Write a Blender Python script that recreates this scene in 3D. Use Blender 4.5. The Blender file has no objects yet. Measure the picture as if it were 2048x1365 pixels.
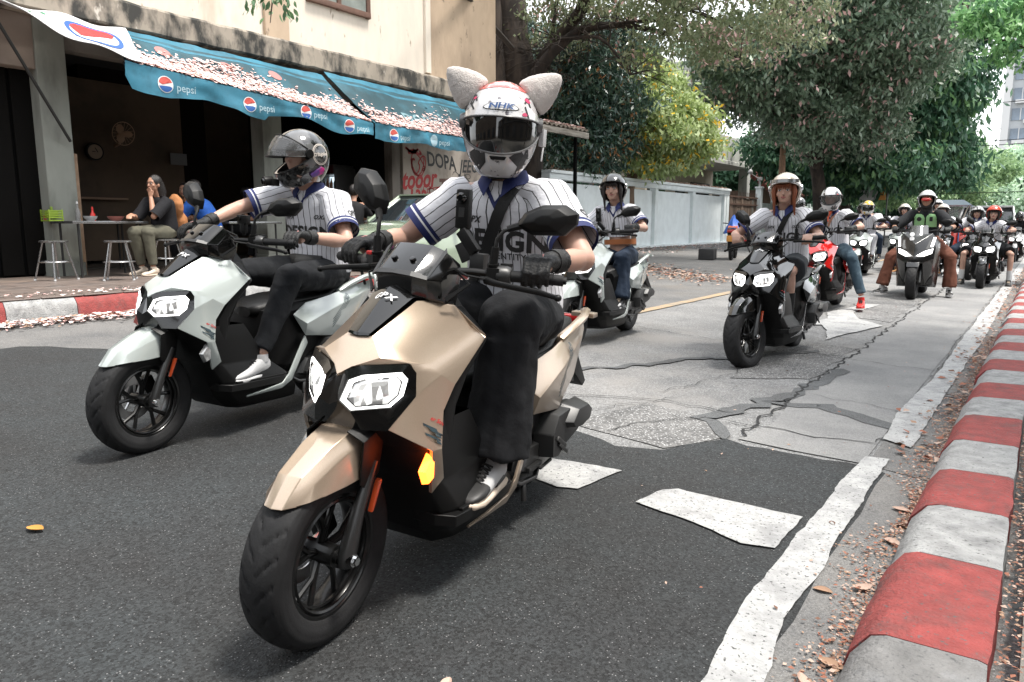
import bpy, bmesh, math, random
import numpy as np
from mathutils import Vector, Matrix, noise, geometry
from mathutils.bvhtree import BVHTree

S = bpy.context.scene
COL = S.collection
random.seed(7); RNG = np.random.default_rng(7)
PI = math.pi

# ------------------------------------------------------------------ camera
cam_d = bpy.data.cameras.new('camera'); cam = bpy.data.objects.new('camera', cam_d); COL.objects.link(cam)
S.camera = cam
cam_d.sensor_width = 36; cam_d.lens = 36 * 1480 / 2048; cam_d.clip_end = 2000; cam_d.clip_start = 0.05
CAM_YAW = math.radians(35.636); CAM_PITCH = math.radians(8.928)
cam.location = (0, 0, 1.15)
cam.rotation_euler = (math.radians(90) - CAM_PITCH, 0, CAM_YAW)

# ------------------------------------------------------------------ light
w = bpy.data.worlds.new('World'); S.world = w; w.use_nodes = True
nt = w.node_tree; nt.nodes.clear()
sky = nt.nodes.new('ShaderNodeTexSky'); sky.sky_type = 'NISHITA'; sky.sun_disc = False
SUN_EL, SUN_AZ = math.radians(70), math.radians(75)     # azimuth clockwise from +Y
sky.sun_elevation = SUN_EL; sky.sun_rotation = SUN_AZ
sky.air_density = 1.6; sky.dust_density = 2.0; sky.ozone_density = 1.0
hs = nt.nodes.new('ShaderNodeHueSaturation'); hs.inputs['Saturation'].default_value = 0.28
bg = nt.nodes.new('ShaderNodeBackground'); bg.inputs['Strength'].default_value = 0.15
out = nt.nodes.new('ShaderNodeOutputWorld')
ov = nt.nodes.new('ShaderNodeMix'); ov.data_type = 'RGBA'; ov.inputs[0].default_value = .6; ov.inputs[7].default_value = (6.0, 6.15, 6.4, 1)   # thin bright overcast over the clear sky
nt.links.new(sky.outputs[0], hs.inputs['Color']); nt.links.new(hs.outputs[0], ov.inputs[6]); nt.links.new(ov.outputs[2], bg.inputs['Color'])
nt.links.new(bg.outputs[0], out.inputs['Surface'])
sd = bpy.data.lights.new('sun', 'SUN'); sun = bpy.data.objects.new('sun', sd); COL.objects.link(sun)
sd.energy = 2.4; sd.angle = math.radians(12); sd.color = (1.0, 0.95, 0.88)
dvec = Vector((math.sin(SUN_AZ) * math.cos(SUN_EL), math.cos(SUN_AZ) * math.cos(SUN_EL), math.sin(SUN_EL)))
sun.rotation_euler = dvec.to_track_quat('Z', 'Y').to_euler()
S.view_settings.view_transform = 'Standard'; S.view_settings.look = 'None'
S.view_settings.gamma = 1; S.view_settings.use_curve_mapping = False
S.view_settings.exposure = 1.42
S.cycles.use_denoising = True
S.cycles.max_bounces = 6; S.cycles.transparent_max_bounces = 8
S.render.film_transparent = False

# ------------------------------------------------------------------ helpers
def lin(r, g=None, b=None):
    if g is None: g = b = r
    f = lambda c: c / 12.92 if c <= .04045 else ((c + .055) / 1.055) ** 2.4
    return (f(r), f(g), f(b), 1)

MATS = {}
def mat(name, col, rough=.5, metal=0.0, coat=0.0, var=0.0, vs=8.0, bump=0.0, bs=60.0, col2=None, c2s=3.0, c2t=(.45, .6),
        emit=None, es=0.0, alpha=1.0, trans=0.0, sheen=0.0, spec=None, c3=None, c3s=20.0, c3t=(.6, .7), stretch=None, sss=0.0, rv=0.0):
    """one principled material: base colour, large blotches (col2), small flecks (c3), value noise and fine relief"""
    if name in MATS: return MATS[name]
    m = bpy.data.materials.new(name); MATS[name] = m; m.use_nodes = True
    t = m.node_tree; N = t.nodes; L = t.links; p = N['Principled BSDF']
    c = tuple(col) + ((1,) if len(col) == 3 else ())
    p.inputs['Roughness'].default_value = rough; p.inputs['Metallic'].default_value = metal
    p.inputs['Coat Weight'].default_value = coat; p.inputs['Coat Roughness'].default_value = .04
    p.inputs['Alpha'].default_value = alpha; p.inputs['Transmission Weight'].default_value = trans
    if sheen: p.inputs['Sheen Weight'].default_value = sheen
    if spec is not None: p.inputs['Specular IOR Level'].default_value = spec
    if sss: p.inputs['Subsurface Weight'].default_value = sss; p.inputs['Subsurface Radius'].default_value = (.02, .008, .004)
    tc = N.new('ShaderNodeTexCoord'); src = tc.outputs['Object']
    if stretch:
        mp = N.new('ShaderNodeMapping'); mp.inputs['Scale'].default_value = stretch; L.new(src, mp.inputs['Vector']); src = mp.outputs[0]
    cur = None
    def noise_n(scale, det=5, rough_=.6):
        n = N.new('ShaderNodeTexNoise'); n.inputs['Scale'].default_value = scale; n.inputs['Detail'].default_value = det
        n.inputs['Roughness'].default_value = rough_; L.new(src, n.inputs['Vector']); return n.outputs['Fac']
    def ramp(f, a, b):
        r = N.new('ShaderNodeMapRange'); r.inputs[1].default_value = a; r.inputs[2].default_value = b; L.new(f, r.inputs[0]); return r.outputs[0]
    def mix(f, a, b):
        x = N.new('ShaderNodeMix'); x.data_type = 'RGBA'; L.new(f, x.inputs[0])
        for s, v in ((6, a), (7, b)):
            if isinstance(v, tuple): x.inputs[s].default_value = v
            else: L.new(v, x.inputs[s])
        return x.outputs[2]
    cur = c
    if col2 is not None: cur = mix(ramp(noise_n(c2s), *c2t), cur, tuple(col2) + ((1,) if len(col2) == 3 else ()))
    if c3 is not None: cur = mix(ramp(noise_n(c3s, 3), *c3t), cur, tuple(c3) + ((1,) if len(c3) == 3 else ()))
    if var:
        v = ramp(noise_n(vs, 6), .3, .7)
        mr = N.new('ShaderNodeMapRange'); mr.inputs[3].default_value = 1 - var; mr.inputs[4].default_value = 1 + var; L.new(v, mr.inputs[0])
        hv = N.new('ShaderNodeHueSaturation'); L.new(mr.outputs[0], hv.inputs['Value'])
        if isinstance(cur, tuple): hv.inputs['Color'].default_value = cur
        else: L.new(cur, hv.inputs['Color'])
        cur = hv.outputs[0]
    if isinstance(cur, tuple): p.inputs['Base Color'].default_value = cur
    else: L.new(cur, p.inputs['Base Color'])
    if rv:
        mr = N.new('ShaderNodeMapRange'); mr.inputs[3].default_value = max(0, rough - rv); mr.inputs[4].default_value = min(1, rough + rv)
        L.new(ramp(noise_n(vs * .7), .35, .65), mr.inputs[0]); L.new(mr.outputs[0], p.inputs['Roughness'])
    if bump:
        b = N.new('ShaderNodeBump'); b.inputs['Strength'].default_value = bump; b.inputs['Distance'].default_value = .01
        L.new(noise_n(bs, 4), b.inputs['Height']); L.new(b.outputs[0], p.inputs['Normal'])
    if emit is not None:
        p.inputs['Emission Color'].default_value = tuple(emit) + ((1,) if len(emit) == 3 else ()); p.inputs['Emission Strength'].default_value = es
    return m

def node_mat(name, fn):
    if name in MATS: return MATS[name]
    m = bpy.data.materials.new(name); MATS[name] = m; m.use_nodes = True
    fn(m.node_tree, m.node_tree.nodes, m.node_tree.links, m.node_tree.nodes['Principled BSDF']); return m

def obj_from(me, name, parent=None):
    o = bpy.data.objects.new(name, me); COL.objects.link(o)
    if parent is not None: o.parent = parent
    return o
def tag(o, label=None, cat=None, group=None, kind=None):
    if label: o['label'] = label
    if cat: o['category'] = cat
    if group: o['group'] = group
    if kind: o['kind'] = kind
    return o
def empty(name, loc=(0, 0, 0), rot=(0, 0, 0), parent=None):
    o = bpy.data.objects.new(name, None); COL.objects.link(o); o.location = loc; o.rotation_euler = rot
    o.empty_display_size = .1
    if parent is not None: o.parent = parent
    return o
def thing(name, label, cat, loc=(0, 0, 0), rz=0, group=None, rot=None):
    return tag(empty(name, loc, rot if rot else (0, 0, rz)), label, cat, group)
def children(o): return [c for c in bpy.data.objects if c.parent == o]
def copy_tree(o, parent=None, kids=None):
    if kids is None:
        kids = {}
        for c in bpy.data.objects:
            if c.parent: kids.setdefault(c.parent.name, []).append(c)
    c = o.copy(); COL.objects.link(c)
    if parent is not None: c.parent = parent
    for ch in kids.get(o.name, []): copy_tree(ch, c, kids)
    return c

class MB:
    """collects geometry, then links it as ONE mesh object"""
    def __init__(s): s.v = []; s.f = []; s.m = []; s.uv = []
    def add(s, vs, fs, m=0, uv=None, M=None):
        b = len(s.v)
        if M is not None: vs = [M @ Vector(p) for p in vs]
        s.v += [tuple(p) for p in vs]
        for i, f in enumerate(fs):
            s.f.append(tuple(b + k for k in f)); s.m.append(m)
            s.uv.append(uv[i] if uv else None)
        return s
    def box(s, c, d, m=0, rot=None, M=None, taper=1.0):
        x, y, z = d[0] / 2, d[1] / 2, d[2] / 2; t = taper
        vs = [Vector(p) for p in [(-x, -y, -z), (x, -y, -z), (x, y, -z), (-x, y, -z), (-x * t, -y * t, z), (x * t, -y * t, z), (x * t, y * t, z), (-x * t, y * t, z)]]
        if rot is not None:
            R = Matrix.Rotation(rot[2], 3, 'Z') @ Matrix.Rotation(rot[1], 3, 'Y') @ Matrix.Rotation(rot[0], 3, 'X'); vs = [R @ p for p in vs]
        vs = [p + Vector(c) for p in vs]
        return s.add(vs, [(0, 3, 2, 1), (4, 5, 6, 7), (0, 1, 5, 4), (1, 2, 6, 5), (2, 3, 7, 6), (3, 0, 4, 7)], m, M=M)
    def loft(s, rings, m=0, closed=True, caps=True, uv=False, M=None, vr=None):
        """rings: list of equal-length point lists"""
        n = len(rings[0]); vs = [p for r in rings for p in r]; fs = []; uvs = []
        nr = len(rings)
        for i in range(nr - 1):
            for j in range(n if closed else n - 1):
                k = (j + 1) % n
                fs.append((i * n + j, i * n + k, (i + 1) * n + k, (i + 1) * n + j))
                v0, v1 = (i / (nr - 1), (i + 1) / (nr - 1)) if vr is None else (vr[i], vr[i + 1])
                q = float(uv) / n
                uvs.append([(j * q, v0), ((j + 1) * q, v0), ((j + 1) * q, v1), (j * q, v1)])
        if caps and closed:
            fs.append(tuple(range(n - 1, -1, -1))); uvs.append([(0, 0)] * n)
            fs.append(tuple((nr - 1) * n + j for j in range(n))); uvs.append([(0, 1)] * n)
        return s.add(vs, fs, m, uvs if uv else None, M)
    def tube(s, pts, r, n=8, m=0, caps=True, M=None, uv=False, flat=1.0):
        pts = [Vector(p) for p in pts]; k = len(pts)
        rs = r if isinstance(r, (list, tuple)) else [r] * k
        rings = []; up = None
        for i in range(k):
            d = (pts[min(i + 1, k - 1)] - pts[max(i - 1, 0)]).normalized()
            if up is None:
                up = Vector((0, 0, 1)) if abs(d.z) < .9 else Vector((0, 1, 0))
            a = d.cross(up)
            if a.length < 1e-4: a = d.cross(Vector((1, 0, 0)))
            a.normalize(); b = a.cross(d).normalized(); up = b
            rings.append([pts[i] + (a * math.cos(2 * PI * j / n) + b * math.sin(2 * PI * j / n) * flat) * rs[i] for j in range(n)])
        return s.loft(rings, m, True, caps, uv, M)
    def lathe(s, prof, c=(0, 0, 0), axis='X', n=32, m=0, M=None, caps=False):
        """prof: (r, h) pairs round an axis through c"""
        rings = []
        for j in range(n):
            a = 2 * PI * j / n; ring = []
            for r, h in prof:
                p = {'X': (h, r * math.cos(a), r * math.sin(a)), 'Y': (r * math.sin(a), h, r * math.cos(a)), 'Z': (r * math.cos(a), r * math.sin(a), h)}[axis]
                ring.append((p[0] + c[0], p[1] + c[1], p[2] + c[2]))
            rings.append(ring)
        rings.append(rings[0])
        return s.loft(rings, m, False, False, M=M)
    def ell(s, c, r, nu=16, nv=10, m=0, M=None, rot=None, t0=0, t1=PI):
        R = rot.to_3x3() if rot is not None else Matrix.Identity(3); rings = []
        for i in range(nv + 1):
            t = t0 + (t1 - t0) * i / nv; t = min(max(t, 1e-3), PI - 1e-3)
            rings.append([Vector(c) + R @ Vector((r[0] * math.sin(t) * math.cos(2 * PI * j / nu), r[1] * math.sin(t) * math.sin(2 * PI * j / nu), r[2] * math.cos(t))) for j in range(nu)])
        return s.loft(rings[::-1], m, True, True, M=M)
    def prism(s, poly, a, b, axis='X', m=0, M=None, s2=1.0):
        """poly in the plane across axis; extruded from a to b"""
        cx = sum(p[0] for p in poly) / len(poly); cy = sum(p[1] for p in poly) / len(poly)
        def P(p, h): return {'X': (h, p[0], p[1]), 'Y': (p[0], h, p[1]), 'Z': (p[0], p[1], h)}[axis]
        n = len(poly); vs = [P(p, a) for p in poly] + [P((cx + (p[0] - cx) * s2, cy + (p[1] - cy) * s2), b) for p in poly]
        fs = [tuple(range(n))[::-1], tuple(range(n, 2 * n))] + [(i, (i + 1) % n, n + (i + 1) % n, n + i) for i in range(n)]
        return s.add(vs, fs, m, M=M)
    def mesh(s, name, mats, smooth=35, bevel=0, seg=2, merge=False, solid=0, sub=0):
        me = bpy.data.meshes.new(name); me.from_pydata(s.v, [], s.f)
        me.polygons.foreach_set('material_index', s.m)
        if any(u is not None for u in s.uv):
            ul = me.uv_layers.new(name='UVMap'); flat = []
            for f, u in zip(s.f, s.uv):
                for k in range(len(f)): flat += list(u[k]) if u is not None else (0.0, 0.0)
            ul.data.foreach_set('uv', flat)
        if not isinstance(mats, (list, tuple)): mats = [mats]
        for mm in mats: me.materials.append(mm)
        if merge or bevel or solid or sub or smooth is not None:
            bm = bmesh.new(); bm.from_mesh(me)
            if merge: bmesh.ops.remove_doubles(bm, verts=bm.verts, dist=merge if isinstance(merge, float) else 1e-4)
            bmesh.ops.recalc_face_normals(bm, faces=bm.faces)
            if solid:
                ret = bmesh.ops.solidify(bm, geom=bm.faces[:], thickness=solid)
            if bevel:
                ed = [e for e in bm.edges if len(e.link_faces) == 2 and e.calc_face_angle(0) > math.radians(18)]
                if ed: bmesh.ops.bevel(bm, geom=ed, offset=bevel, segments=seg, profile=.6, affect='EDGES', clamp_overlap=True)
            if sub:
                bmesh.ops.subdivide_edges(bm, edges=bm.edges, cuts=sub, use_grid_fill=True)
            bm.to_mesh(me); bm.free()
        if smooth:
            me.shade_smooth(); me.set_sharp_from_angle(angle=math.radians(smooth))
        me.update(); return me
    def build(s, name, mats, parent=None, **k):
        return obj_from(s.mesh(name, mats, **k), name, parent)

def np_mesh(name, V, Q, mats, midx=None, smooth=False):
    """quads or tris from numpy arrays"""
    me = bpy.data.meshes.new(name); V = np.asarray(V, np.float32); Q = np.asarray(Q, np.int32); k = Q.shape[1]
    me.vertices.add(len(V)); me.vertices.foreach_set('co', V.ravel())
    me.loops.add(Q.size); me.loops.foreach_set('vertex_index', Q.ravel())
    me.polygons.add(len(Q)); me.polygons.foreach_set('loop_start', np.arange(0, Q.size, k, dtype=np.int32))
    if midx is not None: me.polygons.foreach_set('material_index', np.asarray(midx, np.int32))
    for mm in (mats if isinstance(mats, (list, tuple)) else [mats]): me.materials.append(mm)
    me.update(calc_edges=True)
    if smooth: me.shade_smooth()
    return me

def remesh(me, voxel, name, mats, smooth_it=2, noise_fn=None):
    """voxel union of a mesh's pieces into one continuous skin"""
    tmp = bpy.data.objects.new('tmp', me); COL.objects.link(tmp)
    md = tmp.modifiers.new('r', 'REMESH'); md.mode = 'VOXEL'; md.voxel_size = voxel; md.adaptivity = 0
    if smooth_it:
        sm = tmp.modifiers.new('s', 'SMOOTH'); sm.iterations = smooth_it; sm.factor = .5
    dg = bpy.context.evaluated_depsgraph_get(); dg.update()
    r = bpy.data.meshes.new_from_object(tmp.evaluated_get(dg)); r.name = name
    bpy.data.objects.remove(tmp); bpy.data.meshes.remove(me)
    r.materials.clear()
    for mm in (mats if isinstance(mats, (list, tuple)) else [mats]): r.materials.append(mm)
    if noise_fn is not None:
        n = len(r.vertices); co = np.empty(n * 3, np.float32); r.vertices.foreach_get('co', co); co = co.reshape(-1, 3)
        no = np.empty(n * 3, np.float32); r.vertices.foreach_get('normal', no); no = no.reshape(-1, 3)
        d = np.array([noise_fn(Vector(p)) for p in co], np.float32)
        co = co + no * d[:, None]; r.vertices.foreach_set('co', co.ravel()); r.update()
    r.polygons.foreach_set('material_index', [0] * len(r.polygons)); r.shade_smooth(); return r

_txt = {}
def text_mesh(txt, size=.1, shear=0, bold=0.0, space=1.0, ext=0):
    key = (txt, round(size, 4), shear, bold, space, ext)
    if key in _txt: return _txt[key]
    cu = bpy.data.curves.new('t', 'FONT'); cu.body = txt; cu.size = size; cu.shear = shear; cu.offset = bold; cu.space_character = space
    cu.align_x = 'CENTER'; cu.align_y = 'CENTER'; cu.fill_mode = 'FRONT'; cu.extrude = ext; cu.resolution_u = 3
    o = bpy.data.objects.new('t', cu); COL.objects.link(o)
    dg = bpy.context.evaluated_depsgraph_get(); dg.update()
    me = bpy.data.meshes.new_from_object(o.evaluated_get(dg)); bpy.data.objects.remove(o)
    v = [tuple(x.co) for x in me.vertices]; f = [tuple(p.vertices) for p in me.polygons]
    bpy.data.meshes.remove(me)
    _txt[key] = (v, f); return v, f
def frame(o, xdir, ydir):
    x = Vector(xdir).normalized(); z = x.cross(Vector(ydir)).normalized(); y = z.cross(x)
    return Matrix(((x.x, y.x, z.x, o[0]), (x.y, y.y, z.y, o[1]), (x.z, y.z, z.z, o[2]), (0, 0, 0, 1)))
def disc(r, n=24, r0=0, a0=0, a1=2 * PI, sx=1, sy=1):
    if r0: 
        v = []; f = []
        for i in range(n + 1):
            a = a0 + (a1 - a0) * i / n; v += [(r0 * math.cos(a) * sx, r0 * math.sin(a) * sy, 0), (r * math.cos(a) * sx, r * math.sin(a) * sy, 0)]
            if i: f.append((2 * i - 2, 2 * i - 1, 2 * i + 1, 2 * i))
        return v, f
    v = [(r * math.cos(a0 + (a1 - a0) * i / n) * sx, r * math.sin(a0 + (a1 - a0) * i / n) * sy, 0) for i in range(n)]
    return v, [tuple(range(n))]
def tri_sub(v, f, maxlen):
    bm = bmesh.new(); vs = [bm.verts.new(p) for p in v]
    for q in f:
        try: bm.faces.new([vs[i] for i in q])
        except ValueError: pass
    bmesh.ops.triangulate(bm, faces=bm.faces)
    for _ in range(5):
        ed = [e for e in bm.edges if e.calc_length() > maxlen]
        if not ed: break
        bmesh.ops.subdivide_edges(bm, edges=ed, cuts=1)
        bmesh.ops.triangulate(bm, faces=bm.faces)
    bm.verts.index_update()
    r = ([tuple(x.co) for x in bm.verts], [tuple(x.index for x in q.verts) for q in bm.faces]); bm.free(); return r
def project(vf, M, bvh, d, off=.003, maxlen=.02, dist=.5):
    """lay a flat print (in plane M) on a surface along d"""
    v, f = tri_sub(vf[0], vf[1], maxlen); d = Vector(d).normalized(); out = []; ok = []
    for p in v:
        q = M @ Vector(p); h = bvh.ray_cast(q - d * dist, d, dist * 2)
        if h[0] is None: out.append(q); ok.append(False)
        else: out.append(h[0] - d * off); ok.append(True)
    return out, [q for q in f if all(ok[i] for i in q)]
def bvh_of(*objs_or_meshes):
    V = []; P = []
    for me in objs_or_meshes:
        b = len(V); V += [v.co.copy() for v in me.vertices]; P += [tuple(b + i for i in p.vertices) for p in me.polygons]
    return BVHTree.FromPolygons(V, P)
def gz(x): return .03 * (min(12.0, max(0.0, -x - 1)))
# ------------------------------------------------------------------ ground
def asphalt(name, base, light, dark, stain=None, agg=.5, scale=1.0, rough=.85, grain=.6):
    def fn(t, N, L, p):
        tc = N.new('ShaderNodeTexCoord'); src = tc.outputs['Object']
        def vor(sc):
            v = N.new('ShaderNodeTexVoronoi'); v.inputs['Scale'].default_value = sc * scale; L.new(src, v.inputs['Vector']); return v
        def noi(sc, d=6, r=.65):
            v = N.new('ShaderNodeTexNoise'); v.inputs['Scale'].default_value = sc; v.inputs['Detail'].default_value = d; v.inputs['Roughness'].default_value = r
            L.new(src, v.inputs['Vector']); return v.outputs['Fac']
        def mr(f, a, b, c=0, d=1):
            r = N.new('ShaderNodeMapRange'); r.inputs[1].default_value = a; r.inputs[2].default_value = b; r.inputs[3].default_value = c; r.inputs[4].default_value = d
            L.new(f, r.inputs[0]); return r.outputs[0]
        def mix(f, a, b):
            x = N.new('ShaderNodeMix'); x.data_type = 'RGBA'; L.new(f, x.inputs[0])
            for s_, v in ((6, a), (7, b)):
                if isinstance(v, tuple): x.inputs[s_].default_value = v
                else: L.new(v, x.inputs[s_])
            return x.outputs[2]
        def mul(a, b):
            m = N.new('ShaderNodeMath'); m.operation = 'MULTIPLY'
            for i, v in enumerate((a, b)):
                if isinstance(v, (int, float)): m.inputs[i].default_value = v
                else: L.new(v, m.inputs[i])
            return m.outputs[0]
        v1 = vor(170); st = mr(v1.outputs['Distance'], .36, .22)
        rnd = N.new('ShaderNodeSeparateColor'); L.new(v1.outputs['Color'], rnd.inputs[0])
        pick = mr(rnd.outputs[0], 1 - agg, 1 - agg + .08)
        c = mix(mr(noi(1.3), .38, .66), base, dark)
        c = mix(mr(noi(240, 2), .5, .75), c, dark)
        v2 = vor(175); s2 = N.new('ShaderNodeSeparateColor'); L.new(v2.outputs['Color'], s2.inputs[0])
        h2 = N.new('ShaderNodeHueSaturation'); L.new(mr(s2.outputs[1], 0, 1, 1 - .5 * grain, 1 + .75 * grain), h2.inputs['Value']); L.new(c, h2.inputs['Color']); c = h2.outputs[0]
        c = mix(mul(st, pick), c, light)
        if stain: c = mix(mr(noi(.55, 4), .52, .68, 0, .75), c, stain)
        L.new(c, p.inputs['Base Color']); p.inputs['Roughness'].default_value = rough
        b = N.new('ShaderNodeBump'); b.inputs['Strength'].default_value = .55; b.inputs['Distance'].default_value = .006
        hh = N.new('ShaderNodeMath'); hh.operation = 'ADD'; L.new(mr(v1.outputs['Distance'], .5, 0), hh.inputs[0]); L.new(noi(90, 3), hh.inputs[1])
        L.new(hh.outputs[0], b.inputs['Height']); L.new(b.outputs[0], p.inputs['Normal'])
    return node_mat(name, fn)
G4 = lambda v, t=(1, 1, 1): (v * t[0], v * t[1], v * t[2], 1)
M_ROAD = asphalt('worn_asphalt', G4(.19, (1, .995, .975)), G4(.40), G4(.11), stain=G4(.23, (1, .95, .89)), agg=.42, scale=.6)
M_ROADL = asphalt('far_side_asphalt', G4(.145, (1, .97, .93)), G4(.30), G4(.09), stain=G4(.13, (1.0, .90, .80)), agg=.25)
M_DARK = asphalt('new_asphalt', G4(.021, (.86, 1, 1.06)), G4(.17), G4(.013), agg=.13, scale=.75, grain=1.35)
M_CONC = asphalt('concrete_lane', G4(.24, (1, .99, .96)), G4(.26), G4(.16), stain=G4(.17), agg=.08, rough=.9, grain=.3)
M_GUT = asphalt('gutter_concrete', G4(.17, (1, .96, .9)), G4(.26), G4(.1), stain=G4(.12, (1, .9, .78)), agg=.15, grain=.4)
M_SEAL = asphalt('seal_coat', G4(.10, (.96, 1, 1.02)), G4(.2), G4(.06), agg=.2)

def sheet(name, poly, dz, m, jit=.02, step=.15, kind='structure', cell=1.0, holes=None, seed=0, fray=0):
    """a thin flush sheet on the cambered ground, its edge slightly ragged"""
    pts = []
    n = len(poly)
    for i in range(n):
        a = Vector(poly[i]); b = Vector(poly[(i + 1) % n]); k = max(1, min(160, int((b - a).length / step)))
        for j in range(k):
            q = a.lerp(b, j / k); nz = noise.noise_vector(Vector((q.x * 3 + seed, q.y * 3, 7.3))) * jit + noise.noise_vector(Vector((q.x * 14 + seed, q.y * 14, 1.3))) * jit * .5
            pts.append(Vector((q.x + nz.x, q.y + nz.y)))
    xs = [p.x for p in pts]; ys = [p.y for p in pts]; ext = []
    for X in np.arange(math.floor(min(xs)), math.ceil(max(xs)) + .01, cell):
        for Y in (np.arange(min(ys), max(ys), max(cell, (max(ys) - min(ys)) / 60))): ext.append(Vector((float(X), float(Y) + .003)))
    m_ = len(pts); r = geometry.delaunay_2d_cdt(pts + ext, [], [list(range(m_))], 1, 1e-5)
    V = [(v.x, v.y, gz(v.x) + dz) for v in r[0]]
    me = bpy.data.meshes.new(name); me.from_pydata(V, [], [tuple(f) for f in r[2]]); me.materials.append(m)
    bm = bmesh.new(); bm.from_mesh(me)
    for f in bm.faces:
        if f.normal.z < 0: f.normal_flip()
    bm.to_mesh(me); bm.free()
    o = obj_from(me, name); 
    if kind: o['kind'] = kind
    return o

def strip_mesh(mb, pts, wd, dz, jit=.01, step=.06, seed=0):
    P = []
    for i in range(len(pts) - 1):
        a = Vector(pts[i]); b = Vector(pts[i + 1]); k = max(1, int((b - a).length / step))
        for j in range(k): P.append(a.lerp(b, j / k))
    P.append(Vector(pts[-1]))
    Q = []
    for q in P:
        z = noise.noise_vector(Vector((q.x * 5 + seed, q.y * 5, 3.1))) * jit * 2 + noise.noise_vector(Vector((q.x * 25 + seed, q.y * 25, .1))) * jit
        Q.append(Vector((q.x + z.x, q.y + z.y)))
    vs = []; fs = []
    for i, q in enumerate(Q):
        d = (Q[min(i + 1, len(Q) - 1)] - Q[max(i - 1, 0)]).normalized(); nn = Vector((-d.y, d.x))
        ww = wd * (.5 + .8 * abs(noise.noise(Vector((q.x * 9, q.y * 9, seed))))) * (.25 if i in (0, len(Q) - 1) else 1)
        for s_ in (-1, 1):
            p = q + nn * ww * s_ * .5; vs.append((p.x, p.y, gz(p.x) + dz))
        if i: fs.append((2 * i - 2, 2 * i - 1, 2 * i + 1, 2 * i))
    mb.add(vs, fs)

# base terrain reaching the horizon, the cambered road above it
mb = MB(); mb.add([(-600, -60, -.06), (600, -60, -.06), (600, 900, -.06), (-600, 900, -.06)], [(0, 1, 2, 3)])
tag(mb.build('ground', mat('dry_ground', G4(.14, (1, .95, .85)), .95, var=.3, vs=.3), smooth=False), kind='structure')
mb = MB()
XS = [-14, -12, -10, -8, -6, -4, -2.5, -1, 0.4]; YS = [-12, -4, 0, 2, 4, 6, 9, 12, 18, 26, 40, 70, 120, 220, 420]
vs = [(x, y, gz(x)) for y in YS for x in XS]; k = len(XS)
mb.add(vs, [(j * k + i, j * k + i + 1, (j + 1) * k + i + 1, (j + 1) * k + i) for j in range(len(YS) - 1) for i in range(k - 1)])
tag(mb.build('road', M_ROAD, smooth=False), kind='structure')
sheet('road_patch', [(-12.4, -11), (-4.05, -11), (-4.05, 60), (-12.4, 60)], .003, M_ROADL, jit=.03, step=1, cell=1)
sheet('new_asphalt', [(-6.6, -10), (-6.7, 2.5), (-6.05, 2.9), (-4.6, 3.1), (-3.4, 3.3), (-2.0, 3.42), (-1.72, 3.3), (-1.5, 3.38), (-1.32, 3.8), (-1.2, 3.76), (-.7, 3.78), (-.34, 3.62), (-.33, -10)], .007, M_DARK, jit=.05, step=.1)
sheet('concrete_lane', [(-1.26, 3.84), (-1.2, 4.25), (-1.3, 5.2), (-1.31, 7.35), (-1.37, 11.3), (-1.46, 18.9), (-1.5, 60), (-.62, 60), (-.64, 3.8)], .006, M_CONC, jit=.015, step=.25)
sheet('gutter', [(-.62, 3.8), (-.62, 60), (-.3, 60), (-.3, 3.7)], .0035, M_GUT, jit=.01, step=.3)
sheet('gutter', [(-.66, -10), (-.5, 1.5), (-.52, 3.7), (-.3, 3.66), (-.3, -10)], .0095, M_GUT, jit=.02, step=.2)
# bitumen sealing along the cracks
mb = MB()
for pts, wd in [([(-2.7, 5.0), (-2.35, 5.75), (-2.0, 6.2), (-1.6, 7.0)], .12), ([(-1.2, 6.2), (-1.28, 5.3), (-1.4, 4.6), (-1.55, 4.1), (-1.3, 3.8)], .16),
                ([(-1.35, 4.75), (-1.05, 4.85), (-.75, 4.7), (-.5, 4.6)], .2), ([(-3.0, 4.6), (-2.7, 5.0)], .1)]:
    strip_mesh(mb, pts, wd, .0095, .05, .08, 2)
tag(mb.build('seal_strip', M_SEAL, smooth=False), kind='structure')
mb = MB()
CR = [([(-2.6, 4.0), (-2.0, 4.3), (-1.45, 4.35)], .012), ([(-2.2, 3.7), (-2.05, 4.1), (-1.9, 4.5)], .008), ([(-1.45, 4.15), (-1.0, 4.12), (-.64, 4.2)], .014), ([(-.62, 4.2), (-.33, 4.0)], .01),
      ([(-3.9, 7.2), (-2.6, 6.9), (-1.35, 6.8)], .012), ([(-1.3, 6.75), (-.62, 6.6), (-.3, 6.55)], .009), ([(-1.27, 3.85), (-1.3, 7), (-1.37, 11.3), (-1.46, 18.9), (-1.5, 40)], .022),
      ([(-.6, 4.2), (-.61, 9), (-.62, 20)], .008), ([(-2.6, 7.8), (-1.9, 8.0), (-1.3, 7.9)], .01), ([(-2.4, 8.9), (-1.9, 8.7), (-1.4, 9.2)], .014), ([(-2.3, 11.5), (-1.9, 10.8), (-1.45, 10.4)], .014), ([(-2.6, 12.6), (-2.0, 12.2), (-1.45, 12.4)], .018),
      ([(-1.35, 10.3), (-.6, 10.2)], .01), ([(-1.4, 14.3), (-.6, 14.2)], .012), ([(-3.8, 12.5), (-2.5, 13.2), (-1.5, 13.0)], .018), ([(-2.0, 4.5), (-1.85, 5.6), (-1.9, 6.9)], .007), ([(-1.55, 4.15), (-1.75, 3.8), (-1.9, 3.5)], .01), ([(-1.26, 5.2), (-.64, 5.05)], .006)]
for i, (pts, wd) in enumerate(CR): strip_mesh(mb, pts, wd, .0115, .03, .05, i)
tag(mb.build('crack', mat('crack_dark', G4(.02), 1), smooth=False), kind='structure')
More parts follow.
